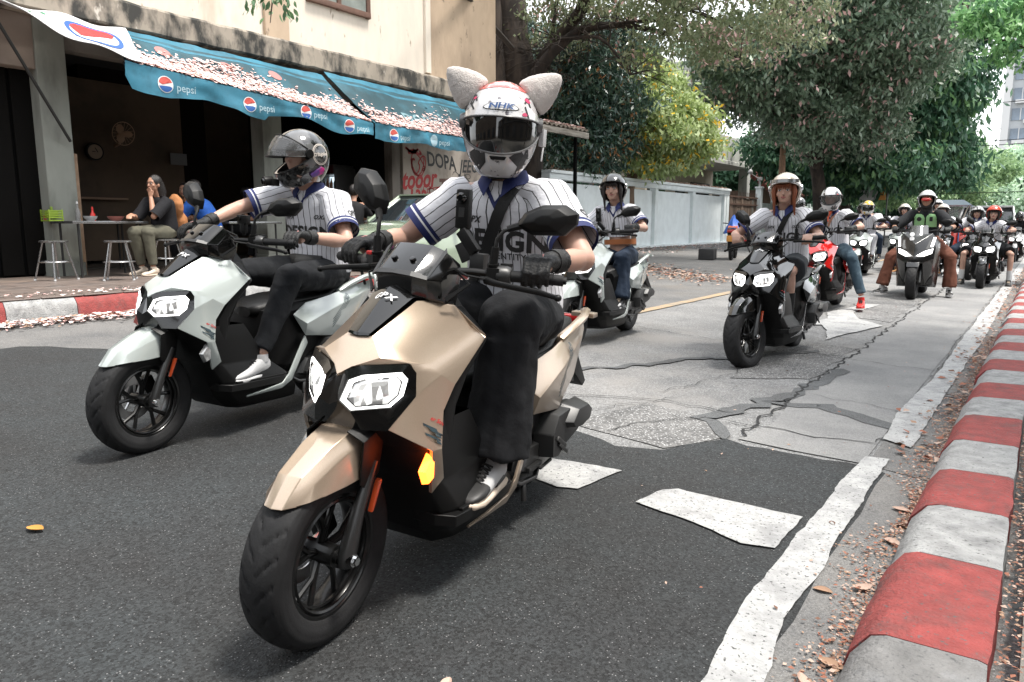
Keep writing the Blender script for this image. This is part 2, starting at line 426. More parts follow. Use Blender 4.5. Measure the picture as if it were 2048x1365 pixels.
# patches of pitted, worn-through surface
M_WORN = asphalt('pitted_asphalt', G4(.17, (1, .98, .95)), G4(.42), G4(.05), agg=.7, scale=.35)
sheet('worn_patch', [(-2.1, 3.5), (-1.95, 4.25), (-1.5, 4.1), (-1.33, 3.85), (-1.5, 3.42)], .005, M_WORN, .06)
sheet('worn_patch', [(-1.8, 5.3), (-2.0, 6.4), (-1.7, 7.4), (-1.36, 7.3), (-1.34, 5.7)], .005, M_WORN, .08)
sheet('worn_patch', [(-2.2, 9.8), (-2.1, 13.5), (-1.5, 14.5), (-1.42, 9.6)], .005, M_WORN, .1)

# painted markings
M_PAINT = mat('road_paint', G4(.36, (1, 1, .98)), .75, col2=G4(.24), c2s=5, c2t=(.45, .68), var=.18, vs=30, c3=G4(.05), c3s=75, c3t=(.60, .66), bump=.5, bs=120)
M_YEL = mat('yellow_road_paint', (.32, .23, .14, 1), .8, col2=G4(.2, (1, .9, .75)), c2s=4, c2t=(.45, .7), var=.15, vs=30)
def mark(name, poly, dz=.0145, m=M_PAINT, jit=.016, label=None):
    return sheet(name, poly, dz, m, jit, .04, seed=len(bpy.data.objects))
mark('crosswalk_bar', [(-1.28, 2.66), (-1.25, 2.86), (-1.2, 2.92), (-.68, 2.92), (-.68, 2.57), (-.8, 2.55), (-1.02, 2.62)])
mark('crosswalk_bar', [(-2.12, 2.7), (-2.12, 2.95), (-1.84, 2.9), (-1.5, 2.97), (-1.54, 2.64), (-1.62, 2.6)])
mark('crosswalk_bar', [(-2.98, 2.7), (-2.98, 3.0), (-2.42, 2.98), (-2.42, 2.66)])
mark('edge_line', [(-.62, -3), (-.61, 1.7), (-.655, 2.16), (-.66, 2.82), (-.64, 3.9), (-.53, 3.92), (-.53, 3.0), (-.52, 2.55), (-.52, 2.1), (-.48, 1.75), (-.48, -3)], .0145)
mark('edge_line', [(-.62, 4.3), (-.66, 4.95), (-.6, 6.25), (-.61, 9), (-.6, 18), (-.6, 45), (-.45, 45), (-.44, 12), (-.43, 8.4), (-.46, 6.8), (-.47, 5.5), (-.47, 4.2)], .013, jit=.014)
mark('centre_line', [(-4.06, 3.4), (-4.04, 60), (-3.91, 60), (-3.92, 3.4)], .011, M_YEL, jit=.012)
def arrow(x, y, s=1.0):
    pts = [(-.06, 1.5), (.06, 1.5), (.07, .55), (.34, .6), (0, -1.1), (-.34, .6), (-.07, .55)]
    return [(x + p[0] * s * 1.1, y + p[1] * s) for p in pts]
mark('lane_arrow', [(-2.25, 8.45), (-2.05, 9.35), (-2.2, 9.95), (-2.0, 11.4), (-1.83, 11.5), (-1.93, 10.2), (-1.75, 9.6), (-1.42, 9.15), (-1.62, 8.2), (-1.68, 7.65), (-1.82, 8.3), (-1.98, 8.75)], .0125, jit=.02)
mark('lane_arrow', arrow(-1.72, 20.3, 1.3), .0125, jit=.02)
mark('lane_arrow', arrow(-2.9, 21.8, 1.2), .0125, jit=.02)

# ------------------------------------------------------------------ kerbs
def paint(name, c, chip):
    return mat(name, c, .8, col2=chip, c2s=9, c2t=(.52, .72), var=.24, vs=14, c3=G4(.09), c3s=70, c3t=(.60, .70), bump=1.0, bs=75)
M_KR = paint('kerb_red', (.25, .045, .04, 1), (.15, .05, .045, 1)); M_KW = paint('kerb_white', G4(.30, (1, 1, .98)), G4(.19)); M_KC = paint('kerb_bare', G4(.17, (1, .98, .95)), G4(.2))
kerb = tag(empty('right_kerb', (-.15, 10, 0)), kind='structure')
bnd = [-1.6, -1.1, -.55, 0, .62, 1.2, 1.95, 2.54, 3.04, 3.53, 4.06, 4.66]
while bnd[-1] < 52: bnd.append(bnd[-1] + .52)
def kerb_profile(j):
    return [(-.335 + j, -.02), (-.32 + j, .055), (-.275 + j, .118), (-.235 + j, .13), (-.04, .133), (-.02, .128), (-.015, -.02)]
for i in range(len(bnd) - 1):
    a, b = bnd[i] + .002, bnd[i + 1] - .002; mb = MB(); rings = []
    near = b < 12; k = 8 if near else 2; j0 = random.uniform(-.008, .008)
    for q in range(k + 1):
        y = a + (b - a) * q / k; r = []
        for (x, z) in kerb_profile(j0):
            d = noise.noise_vector(Vector((x * 9, y * 7, z * 9))) * (.009 if near else 0)
            r.append((x + d.x - .15, y - 10 + (0 if 0 < q < k else 0), z + d.z * (.6 if z > 0 else 0)))
        rings.append(r)
    mb.loft(rings, 0, True, True)
    white = (i % 2 == 0) != (bnd[i] < 1.2)
    white = (round((i - 6)) % 2 == 1) if False else ((i - bnd.index(1.95)) % 2 == 1)
    o = mb.build('kerb_stone', [M_KC if i == bnd.index(1.95) - 1 else (M_KW if white else M_KR)], smooth=50); o.parent = kerb
    o.location = (.30, 0, 0)
# pavement on the right, of slabs
pav = tag(empty('right_pavement', (.8, 5, 0)), kind='structure')
mb = MB(); mb.box((0, 45, 0), (1.56, 110, .2)); o = mb.build('paving_bed', mat('paving_bed', G4(.18, (1, .92, .82)), .95, var=.25, vs=10, bump=.4, bs=60), pav, smooth=False); o.location = (.02, 0, .0)
M_SLAB = [mat('slab_grey', G4(.24), .85, col2=G4(.17), var=.15, vs=9, bump=.4, bs=70), mat('slab_pink', (.30, .2, .19, 1), .85, col2=(.2, .15, .14, 1), var=.15, vs=9, bump=.4, bs=70), mat('slab_dark', G4(.16), .85, var=.15, vs=9, bump=.4, bs=70)]
base_slab = {}
for c in range(3):
    y = -.6 + .1 * c
    while y < 16:
        L_ = .398
        mi = random.choice([0, 0, 1, 2]); key = mi
        if key not in base_slab:
            mb = MB(); mb.box((0, 0, 0), (.29, .39, .05)); base_slab[key] = mb.mesh('paving_slab', M_SLAB[mi], bevel=.006, seg=1)
        o = obj_from(base_slab[key], 'paving_slab', pav); o.location = (.2 + .3 * c - .8, y - 5, .09 + random.uniform(-.006, .006)); o.rotation_euler = (random.uniform(-.01, .01), random.uniform(-.01, .01), random.uniform(-.012, .012))
        y += L_
# left kerb and raised pavement
lk = tag(empty('left_kerb', (-7.95, 6, 0)), kind='structure')
LB = [(-3.5, 'r'), (-2.2, 'w'), (-.9, 'r'), (.4, 'w'), (1.7, 'r'), (2.86, 'w'), (3.5, 'r'), (4.9, 'w'), (6.1, 'w'), (7.3, 'r'), (7.75, 'w'), (9.1, 'r'), (10.3, 'w'), (11.4, None)]
for (a, c), (b, _) in zip(LB[:-1], LB[1:]):
    mb = MB(); rings = []
    for q in range(7):
        y = a + .003 + (b - a - .006) * q / 6; r = []
        for (x, z) in [(0.03, -.05), (.015, .16), (-.03, .225), (-.07, .235), (-.42, .24), (-.44, -.05)]:
            d = noise.noise_vector(Vector((x * 5, y * 5, z * 5))) * .012; r.append((x + d.x, y - 6, z + .195 + (d.z if z > 0 else 0)))
        rings.append(r)
    mb.loft(rings); mb.build('kerb_stone', M_KR if c == 'r' else M_KW, lk, smooth=50)
mb = MB(); mb.box((-10.7, 2.0, .2), (4.7, 19, .46)); mb.box((-9.1, 11.2, .2), (1.3, 1.5, .44))
tag(mb.build('left_pavement', mat('pavement_tiles', (.13, .105, .09, 1), .55, col2=(.2, .15, .12, 1), c2s=1.2, var=.2, vs=2, bump=.1), smooth=False), kind='structure')
# red painted border on the pavement edge
sheetm = MB(); sheetm.box((-8.62, .6, .4325), (.5, 8.2, .008)); tag(sheetm.build('red_border', mat('red_floor_paint', (.22, .05, .04, 1), .5, col2=(.13, .06, .05, 1), c2s=2, var=.2), smooth=False), kind='structure')
# tiles of the left pavement as far as they read
lt = tag(empty('left_paving', (-9.6, 5, .43)), kind='structure')
TM = [mat('floor_tile_a', (.12, .1, .09, 1), .4, var=.15, col2=(.17, .13, .11, 1), c2s=4), mat('floor_tile_b', (.145, .115, .1, 1), .45, var=.15)]
tms = []
for t_ in TM:
    mb = MB(); mb.box((0, 0, 0), (.39, .39, .012)); tms.append(mb.mesh('floor_tile', t_, bevel=.003, seg=1))
for i in range(6):
    for j in range(24):
        o = obj_from(random.choice(tms), 'floor_tile', lt); o.location = (-.9 + i * .4 + .35 - .03, -3.6 + j * .4, .006 + random.uniform(0, .002))
# ------------------------------------------------------------------ the shop house
FX = -11.3
def wallmat(name, c, stain, amt=(.52, .66), sc=1.2, st=(1, 1, .35), rough=.9, c3=None):
    return mat(name, c, rough, col2=stain, c2s=sc, c2t=amt, var=.07, vs=5, bump=.12, bs=30, stretch=st, c3=c3, c3s=7, c3t=(.66, .74))
M_CREAM = wallmat('cream_plaster', (.66, .59, .50, 1), (.44, .34, .25, 1), (.60, .78), 1.1, (1, .9, .3), c3=(.24, .18, .12, 1))
M_TAN = wallmat('tan_plaster', (.46, .35, .25, 1), (.23, .17, .12, 1), (.48, .72), .9, (1, .9, .4), c3=(.08, .065, .05, 1))
M_MOULD = wallmat('mouldy_concrete', (.30, .26, .21, 1), (.035, .034, .03, 1), (.42, .6), 3.2, (1, 1, .5), c3=(.5, .46, .4, 1))
M_DIRTY = wallmat('dirty_wall', (.17, .15, .13, 1), (.08, .07, .06, 1), sc=2)
M_POST = wallmat('column_paint', (.24, .25, .22, 1), (.12, .12, .105, 1), (.5, .7), 1.6)
M_BLACK = mat('flat_black', G4(.006), .9, spec=.05); M_BROWN = mat('brown_room_wall', (.11, .075, .05, 1), .85, col2=(.07, .05, .035, 1), c2s=.8)  # even near-black base for room walls, shutter backing and shed frame
sh = thing('shop_house', 'old cream shop house with stained plaster over an open noodle shop', 'building', (FX, 9, 0))
def part(name, m, mb, par=sh, **k):
    o = mb.build(name, m, par, **k); o.location = -Vector(par.matrix_basis.translation if par.parent is None else (0, 0, 0)); return o
k = dict(smooth=30, bevel=.008, seg=1)
mb = MB(); mb.box((FX - .15, 5.3, 7.0), (.3, 14.6, 5.3)); part('upper_wall', M_CREAM, mb, **k)
mb = MB(); mb.box((FX - .11, 13.82, 7.0), (.32, 2.4, 5.3)); part('side_wall', M_TAN, mb, **k)
mb = MB(); mb.box((FX - 3.5, 15.0, 4.6), (6.4, .24, 9.6)); part('end_wall', M_TAN, mb, **k)
mb = MB(); mb.box((FX + .03, 12.58, 7.0), (.08, .16, 5.2)); part('pilaster', M_CREAM, mb, **k)
mb = MB(); mb.box((FX + .02, 8.66, 6.9), (.1, .5, 5.1)); part('pilaster', M_TAN, mb, **k)
# ledge with mouldy, broken edge
mb = MB(); rings = []
for q in range(75):
    y = -2 + (13.5 + 2) * q / 74; r = []
    for (x, z) in [(-.1, 3.93), (.16, 3.95), (.2, 3.98), (.2, 4.3), (.17, 4.34), (-.1, 4.36)]:
        d = noise.noise_vector(Vector((x * 4, y * 4, z * 4))); r.append((FX + x + d.x * .015, y, z + d.z * .022))
    rings.append(r)
mb.loft(rings); part('ledge', M_MOULD, mb, smooth=30)
mb = MB(); mb.box((FX - .15, 3.0, 3.58), (.26, 3.9, .7)); part('lintel_wall', mat('beige_lintel', (.25, .2, .165, 1), .9, var=.15, vs=2), mb, **k)
mb = MB(); mb.box((FX - .15, 8.9, 3.75), (.26, 7.8, .4)); part('lintel_beam', M_DIRTY, mb, **k)
for y, wd in ((4.93, .38), (8.48, .4), (11.55, .24)):
    mb = MB(); mb.box((FX - .15, y, 2.15), (.34, wd, 3.5)); mb.box((FX - .15, y, .52), (.38, wd + .05, .2)); part('column', M_POST if y < 11 else M_DIRTY, mb, **k)
mb = MB(); mb.box((FX - .1, 5.16, 1.2), (.1, .07, 1.9)); part('door_post', mat('worn_wood_post', (.3, .2, .13, 1), .8, var=.3, vs=6), mb, **k)
# folding shutter left of the first column
shu = part('shutter', M_BLACK, (lambda b: (b.box((FX - .3, 2.6, 1.85), (.03, 4.3, 2.85)), b)[1])(MB()), smooth=False)
for i in range(14):
    mb = MB(); mb.box((FX - .26, .6 + i * .31, 1.85), (.05, .27, 2.8)); o = mb.build('shutter_slat', mat('dark_shutter', G4(.005, (1.1, 1, .9)), .8, spec=.08), shu, bevel=.01, seg=1)
# window upstairs
wf = part('window', mat('brown_frame', (.13, .07, .05, 1), .7, var=.2), (lambda b: ([b.box((FX + .02, y, 6.1), (.1, .09, 1.9)) for y in (9.4, 10.1, 10.85)], b.box((FX + .02, 10.12, 5.21), (.12, 1.54, .1)), b.box((FX + .02, 10.12, 7.0), (.1, 1.5, .09)), b)[-1])(MB()), bevel=.006)
mb = MB(); mb.box((FX + .02, 10.12, 6.1), (.03, 1.4, 1.72)); mb.build('window_pane', mat('old_pane', (.2, .22, .2, 1), .3, var=.3, vs=3), wf)
# graffiti wall
M_GRAF = wallmat('graffiti_plaster', (.40, .35, .30, 1), (.20, .165, .14, 1), (.42, .64), 2.0, (1, 1, .7), c3=(.11, .09, .08, 1))
gw = part('graffiti_wall', M_GRAF, (lambda b: (b.box((FX - .12, 13.38, 1.9), (.24, 3.2, 3.5)), b)[1])(MB()), **k)
def wall_text(mb, s_, y, z, size, shear=.2, bold=.006, sy=1, rot=0):
    v, f = text_mesh(s_, size, shear, bold)
    M = Matrix.Translation((FX + .003, y, z)) @ Matrix.Rotation(rot, 4, 'X') @ Matrix(((0, 0, 1, 0), (1, 0, 0, 0), (0, sy, 0, 0), (0, 0, 0, 1)))
    mb.add([M @ Vector(p) for p in v], f)
def scribble(mb, y0, z0, sc, seed, n=60, wd=.02, aspect=1.0):
    rg = random.Random(seed); P = []; ph = [rg.uniform(0, 6) for _ in range(6)]
    for i in range(n):
        t = i / n * 2 * PI * 2.2
        P.append((y0 + sc * (.5 * math.sin(t + ph[0]) + .3 * math.sin(2.3 * t + ph[1]) + .5 * (i / n - .5)), z0 + sc * aspect * (.5 * math.sin(1.7 * t + ph[2]) + .25 * math.sin(3.1 * t + ph[3]))))
    for i in range(n - 1):
        a = Vector(P[i]); b = Vector(P[i + 1]); d = (b - a)
        if d.length < 1e-5: continue
        d.normalize(); nn = Vector((-d.y, d.x)) * wd * .5
        mb.add([(FX + .004, *(a - nn)), (FX + .004, *(a + nn)), (FX + .004, *(b + nn + d * wd * .3)), (FX + .004, *(b - nn + d * wd * .3))], [(0, 1, 2, 3)])
mb = MB(); wall_text(mb, 'tooor', 12.25, 2.12, .46, .35, .014, 1.2, .1); wall_text(mb, '132', 12.2, 1.72, .4, .15, .01, 1.2)
scribble(mb, 12.25, 2.45, .34, 4, 46, .03); scribble(mb, 12.7, 1.9, .36, 9, 30, .022, .5); scribble(mb, 12.1, 2.72, .25, 3, 30, .05, .3); scribble(mb, 12.5, 1.55, .3, 12, 26, .018, .6)
part('graffiti', mat('red_spray', (.36, .02, .02, 1), .6), mb, smooth=False)
mb = MB(); wall_text(mb, 'OUTP', 12.15, 1.18, .42, .1, .018, 1.4, -.05); wall_text(mb, 'DOPA', 13.05, 2.55, .36, -.2, .008, 1.2, -.06); wall_text(mb, 'JEEO', 14.0, 2.5, .34, .3, .007, 1.2, .05)
scribble(mb, 12.0, 1.5, .2, 21, 24, .035, .5); scribble(mb, 12.5, .98, .28, 22, 40, .03); scribble(mb, 13.3, 1.2, .4, 23, 50, .02); scribble(mb, 13.8, 2.2, .4, 24, 50, .014, .6); wall_text(mb, 'C3', 13.1, 1.4, .4, .1, .012, 1.3)
part('graffiti', mat('black_spray', G4(.02), .6), mb, smooth=False)
mb = MB(); wall_text(mb, 'TENS', 13.35, 1.98, .36, .1, .01, 1.5, .05); scribble(mb, 14.2, 1.7, .5, 31, 50, .016); scribble(mb, 13.4, 1.7, .35, 33, 30, .014, .4)
part('graffiti', mat('brown_spray', (.12, .05, .035, 1), .6), mb, smooth=False)
# interior shell
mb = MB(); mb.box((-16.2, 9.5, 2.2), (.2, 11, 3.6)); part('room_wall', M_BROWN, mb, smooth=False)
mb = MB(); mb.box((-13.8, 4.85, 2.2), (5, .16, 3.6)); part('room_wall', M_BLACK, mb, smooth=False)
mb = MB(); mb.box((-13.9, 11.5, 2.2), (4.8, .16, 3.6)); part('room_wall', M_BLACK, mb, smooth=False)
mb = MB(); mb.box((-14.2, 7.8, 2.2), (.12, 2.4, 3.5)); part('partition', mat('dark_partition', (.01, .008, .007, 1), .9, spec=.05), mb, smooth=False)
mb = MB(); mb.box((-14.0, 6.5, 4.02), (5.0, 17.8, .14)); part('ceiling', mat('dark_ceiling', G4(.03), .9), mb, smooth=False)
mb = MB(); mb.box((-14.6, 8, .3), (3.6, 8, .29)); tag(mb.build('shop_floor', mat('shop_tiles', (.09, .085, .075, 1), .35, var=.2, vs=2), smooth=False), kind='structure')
# roof slab over the house
mb = MB(); mb.box((-14.6, 7, 9.6), (7.6, 17.5, .2)); part('roof', M_DIRTY, mb, smooth=False)

# ------------------------------------------------------------------ awning (two sections with valance)
M_AWN = mat('teal_awning', (.008, .045, .060, 1), .5, col2=(.02, .105, .145, 1), c2s=1.3, c2t=(.45, .65), var=.15, vs=3, bump=.15, bs=12)
M_AWL = mat('light_awning', (.028, .155, .225, 1), .5, col2=(.010, .075, .11, 1), c2s=2.5, c2t=(.45, .68), var=.15, vs=4, bump=.1, bs=15)
M_LOGO = [mat('logo_red', (.42, .055, .04, 1), .5), mat('logo_white', G4(.62), .5), mat('logo_blue', (.02, .09, .3, 1), .5), mat('logo_faded', (.3, .42, .47, 1), .6)]
aw_top = lambda t, s: None
def lerp(a, b, t): return a + (b - a) * t
def awning(y0f, y1f, y0b, y1b, z0, z1, label, lows, texts):
    a = thing('awning', label, 'awning', (-10.8, (y0f + y1f) / 2, 3.0), group=None); off = -Vector(a.location)
    nu, nv = 30, 10
    def P(u, v):      # v 0 back, 1 front
        y = lerp(lerp(y0b, y1b, u), lerp(y0f, y1f, u), v); x = lerp(-11.12, -10.3, v); zf = lerp(z0, z1, u); zb = lerp(3.93, 3.86, u)
        z = lerp(zb, zf, v) - .10 * math.sin(PI * v) * (.5 + .5 * math.sin(u * 9 + y0f)) * .8 + .02 * noise.noise(Vector((u * 14, v * 7, y0f)))
        return Vector((x, y, z))
    rows = [[P(i / nu, j / nv) for i in range(nu + 1)] for j in range(nv + 1)]
    mb = MB(); mb.loft(rows[1:], 0, False, False); o = mb.build('canopy', M_AWN, a, smooth=60, solid=.012); o.location = off
    mb = MB(); mb.loft([rows[0], rows[1], [p + Vector((0, 0, .006)) for p in rows[2]]], 0, False, False); o = mb.build('canopy_top_strip', M_AWL, a, smooth=60, solid=.01); o.location = off
    def Vv(u, t):
        p = P(u, 1); h = lows(u) * t
        return Vector((p.x + .02 + .025 * math.sin(u * 23 + y0f) * t + .03 * noise.noise(Vector((u * 12, t * 2, 5))), p.y, p.z - h))
    vr = [[Vv(i / 60, j / 6) for i in range(61)] for j in range(7)]
    mb = MB(); mb.loft(vr, 0, False, False); val = mb.build('valance', M_AWL, a, smooth=70, solid=.006); val.location = off
    bv = bvh_of(val.data)
    # front rail under the cloth
    mb = MB(); mb.tube([P(u / 10, 1) - Vector((.03, 0, .03)) for u in range(11)], .02, 6); o = mb.build('front_rail', mat('dark_steel', G4(.05), .5, metal=.6), a); o.location = off
    for u, faded in texts:
        p = Vv(u, .52); sc = .115
        M = frame(p, (0, 1, 0), (0, 0, 1)); lm = [MB(), MB(), MB(), MB()]
        def pr(vf, k, o_=.004, dx=0, dy=0):
            v, f = project(([(q[0] + dx, q[1] + dy, 0) for q in vf[0]], vf[1]), M, bv, (-1, 0, 0), o_, .05); lm[k].add(v, f)
        if faded: pr(disc(sc), 3)
        else:
            pr(disc(sc), 1, .004)
            up = [(sc * .9 * math.cos(t), sc * .9 * math.sin(t), 0) for t in np.linspace(.35, PI - .1, 12)]; up += [(lerp(-.9, .85, q) * sc, (.12 + .22 * math.sin(q * 2 * PI + 2.8) + .15 * q) * sc, 0) for q in np.linspace(.02, .98, 8)]
            pr((up, [tuple(range(len(up)))]), 0, .007)
            dn = [(sc * .9 * math.cos(t), sc * .9 * math.sin(t), 0) for t in np.linspace(PI + .25, 2 * PI - .25, 12)]; dn += [(lerp(.85, -.85, q) * sc, (-.32 + .14 * math.sin(q * 2 * PI)) * sc, 0) for q in np.linspace(.02, .98, 8)]
            pr((dn, [tuple(range(len(dn)))]), 2, .007)
        v, f = text_mesh('pepsi', .15, 0, .001); k_ = 3
        pr((v, f), k_, .005, .32, -.02)
        lg = None
        for q, b in enumerate(lm):
            if b.f:
                oo = b.build('logo', M_LOGO[q], a, smooth=False); oo.location = off
    return a, P, off
la, PL, _ = awning(5.42, 9.95, 5.75, 9.5, 3.33, 3.0, 'left section of the blue soft drink awning heaped with pink petals', lambda u: .28 + .05 * math.sin(u * 17) + (.05 if u < .5 else -.02) - (.14 if u < .015 else 0), [(.12, 0), (.42, 0), (.66, 0), (.87, 0)])
ra, PR, _ = awning(10.0, 12.95, 9.55, 13.6, 3.0, 2.96, 'right section of the blue soft drink awning beside the graffiti wall', lambda u: .27 + .03 * math.sin(u * 11), [(.16, 0), (.55, 1)])
# big faded lettering on the right section
bvr = bvh_of(children(ra)[0].data) if False else None
rc = [c for c in children(ra) if c.name.startswith('canopy') and 'strip' not in c.name][0]; bvr = bvh_of(rc.data)
lm = MB(); pmid = PR(.55, .6); M = frame(pmid, (PR(.8, .6) - PR(.3, .6)), (PR(.55, .1) - PR(.55, .9)))
v, f = project(text_mesh('pepsi', .62, 0, .004), M, bvr, (PR(.8, .6) - PR(.3, .6)).cross(PR(.55, .1) - PR(.55, .9)) * -1, .01, .12); lm.add(v, f)
M = frame(PR(.8, .3), (PR(.8, .6) - PR(.3, .6)), (PR(.55, .1) - PR(.55, .9)))
v, f = project(text_mesh('ເປບຊີ' if False else 'LUJ', .2, 0, .002), M, bvr, (PR(.8, .6) - PR(.3, .6)).cross(PR(.55, .1) - PR(.55, .9)) * -1, .01, .12); lm.add(v, f)
if lm.f:
    o = lm.build('faded_lettering', mat('faded_teal_letter', (.14, .24, .27, 1), .6), ra, smooth=False); o.location = -Vector(ra.location); o['kind'] = 'stuff'
# two faded round marks on the left section
lc = [c for c in children(la) if c.name.startswith('canopy') and 'strip' not in c.name][0]; bvl = bvh_of(lc.data)
for u in (.16, .42, .65):
    M = frame(PL(u, .35), (PL(.8, .6) - PL(.3, .6)), (PL(.55, .1) - PL(.55, .9))); D = (PL(.8, .6) - PL(.3, .6)).cross(PL(.55, .1) - PL(.55, .9)) * -1
    lm = MB(); v, f = project(disc(.12), M, bvl, D, .008, .1); lm.add(v, f)
    if lm.f: o = lm.build('faded_mark', mat('faded_red_mark', (.35, .15, .14, 1), .6), la, smooth=False); o.location = -Vector(la.location)
# petals heaped on both sections (countless)
def petals(P, n, name, vlo, lab, seed):
    rg = np.random.default_rng(seed); V = []; Q = []; mi = []
    for i in range(n):
        u = rg.uniform(.01, .99); top = vlo(u); v = 1 - abs(rg.normal(0, 1)) * (1 - top) * .55
        if v < .25 or v > .995: continue
        p = P(u, v); r = rg.uniform(.018, .042); a = rg.uniform(0, 6.28); h = rg.uniform(.012, .05) * (1 if v > top else .4)
        ax = Vector((math.cos(a) * .7, math.sin(a), rg.uniform(-.15, .15) - .5 * math.cos(a))) * r; ay = Vector((-math.sin(a), math.cos(a) * .7, rg.uniform(-.15, .15) + .5 * math.sin(a))) * r
        b = len(V); c = p + Vector((.02, 0, h)); V += [c - ax, c - ay * .8, c + ax, c + ay]; Q.append((b, b + 1, b + 2, b + 3)); mi.append(0 if rg.random() < .62 else (1 if rg.random() < .88 else 2))
    o = obj_from(np_mesh(name, [tuple(x) for x in V], Q, [mat('petal_pale', (.80, .60, .56, 1), .7), mat('petal_pink', (.66, .42, .39, 1), .7), mat('petal_dry', (.26, .12, .08, 1), .8)], mi), name)
    return tag(o, lab, 'petals', kind='stuff')
petals(PL, 3800, 'fallen_petals', lambda u: .45 + .25 * math.sin(u * 9 + 1.2) * .6 + .12 * (u > .5), 'pink petals heaped on the left awning section', 3)
petals(PR, 1700, 'fallen_petals', lambda u: .62 + .1 * math.sin(u * 7), 'pink petals heaped on the right awning section', 5)

# white promotional banner at the far left
bn = thing('banner', 'white sagging banner with a red blue emblem left of the awning', 'banner', (-10.4, 4.8, 3.6)); off = -Vector(bn.location)
def BP(u, v):
    y = lerp(3.95, 5.9, u); x = lerp(-11.1, -10.25, v); zb = lerp(3.98, 3.92, u); zf = lerp(3.9, 3.36, u) - .12 * math.sin(PI * u)
    return Vector((x, y - .25 * v, lerp(zb, zf, v) + .03 * math.sin(u * 14 + v * 4)))
mb = MB(); mb.loft([[BP(i / 24, j / 8) for i in range(25)] for j in range(9)], 0, False, False); o = mb.build('banner_cloth', mat('banner_white', G4(.6), .6, col2=G4(.45), c2s=3), bn, smooth=60, solid=.008); o.location = off
bb = bvh_of(o.data); M = frame(BP(.72, .55), BP(.9, .5) - BP(.5, .5), BP(.7, .1) - BP(.7, .9)); D = (BP(.9, .5) - BP(.5, .5)).cross(BP(.7, .1) - BP(.7, .9)) * -1
for k_, vf, m_ in (('emblem_ring', disc(.36, 28, .3), M_LOGO[2]), ('emblem', ([(.28 * math.cos(t), .05 + .26 * math.sin(t), 0) for t in np.linspace(.1, PI - .3, 14)] + [(-.2, -.1, 0), (.22, -.02, 0)], [tuple(range(16))]), mat('emblem_red', (.6, .03, .03, 1), .5))):
    v, f = project(vf, M, bb, D, .006, .08); q = MB(); q.add(v, f)
    if q.f: o = q.build(k_, m_, bn, smooth=False); o.location = off
q = MB()
for s_, u, v_ in (('ง', .2, .4), ('ป', .38, .35), ('บ', .3, .7)):
    M = frame(BP(u, v_), BP(.9, .5) - BP(.5, .5), BP(.7, .1) - BP(.7, .9)); v, f = project(text_mesh({'ง': 'J', 'ป': 'U', 'บ': 'v'}[s_], .3, 0, .002), M, bb, D, .006, .08); q.add(v, f)
if q.f: o = q.build('banner_letters', mat('banner_green', (.03, .25, .12, 1), .5), bn, smooth=False); o.location = off
st = MB(); st.tube([(-10.25, 3.7, 3.95), (-11.2, 5.05, 2.3)], .022, 6); tag(st.build('awning_strut', MATS['dark_steel']), 'thin dark diagonal strut propping the banner against the first column', 'strut')

# ------------------------------------------------------------------ lean-to shed roof after the house
shd = thing('shed', 'low dark lean-to with a petal strewn corrugated roof behind the helmet', 'shed', (-11.5, 17, 0)); off = -Vector(shd.location)
mb = MB(); rr = []
for j in range(2):
    rr.append([Vector((lerp(-10.7, -13.8, j), 15.2 + 3.4 * i / 60, lerp(3.72, 4.2, j) + .03 * math.sin(i * 1.6))) for i in range(61)])
mb.loft(rr, 0, False, False); o = mb.build('shed_roof', mat('rusty_sheet', (.25, .21, .17, 1), .7, col2=(.1, .07, .05, 1), c2s=2), shd, smooth=60, solid=.03); o.location = off
mb = MB(); mb.box((-10.72, 16.9, 3.6), (.08, 3.4, .16)); o = mb.build('fascia_board', mat('weathered_board', (.34, .31, .27, 1), .85, stretch=(4, .5, 6), col2=(.15, .13, .11, 1), c2s=2), shd, bevel=.01); o.location = off
mb = MB(); mb.box((-12.6, 16.9, 1.9), (.15, 3.4, 3.2)); mb.box((-11.2, 15.3, 1.9), (.1, .1, 3.4)); mb.box((-11.0, 18.4, 1.9), (.08, .08, 3.5)); o = mb.build('shed_frame', M_BLACK, shd); o.location = off
ms = []
rg = np.random.default_rng(2); V = []; Q = []
for i in range(900):
    t = abs(rg.normal(0, .25)); x = -10.7 - 3.1 * t; y = rg.uniform(15.2, 18.6); z = 3.76 + .48 * t + rg.uniform(0, .05); a = rg.uniform(0, 6.28); r = rg.uniform(.02, .05); b = len(V)
    V += [(x + r * math.cos(a), y + r * math.sin(a), z), (x - r * math.sin(a), y + r * math.cos(a), z + .02), (x - r * math.cos(a), y - r * math.sin(a), z + .02), (x + r * math.sin(a), y - r * math.cos(a), z)]; Q.append((b, b + 1, b + 2, b + 3))
tag(obj_from(np_mesh('fallen_petals', V, Q, MATS['petal_pale']), 'fallen_petals'), 'pink petals strewn over the shed roof', 'petals', kind='stuff')

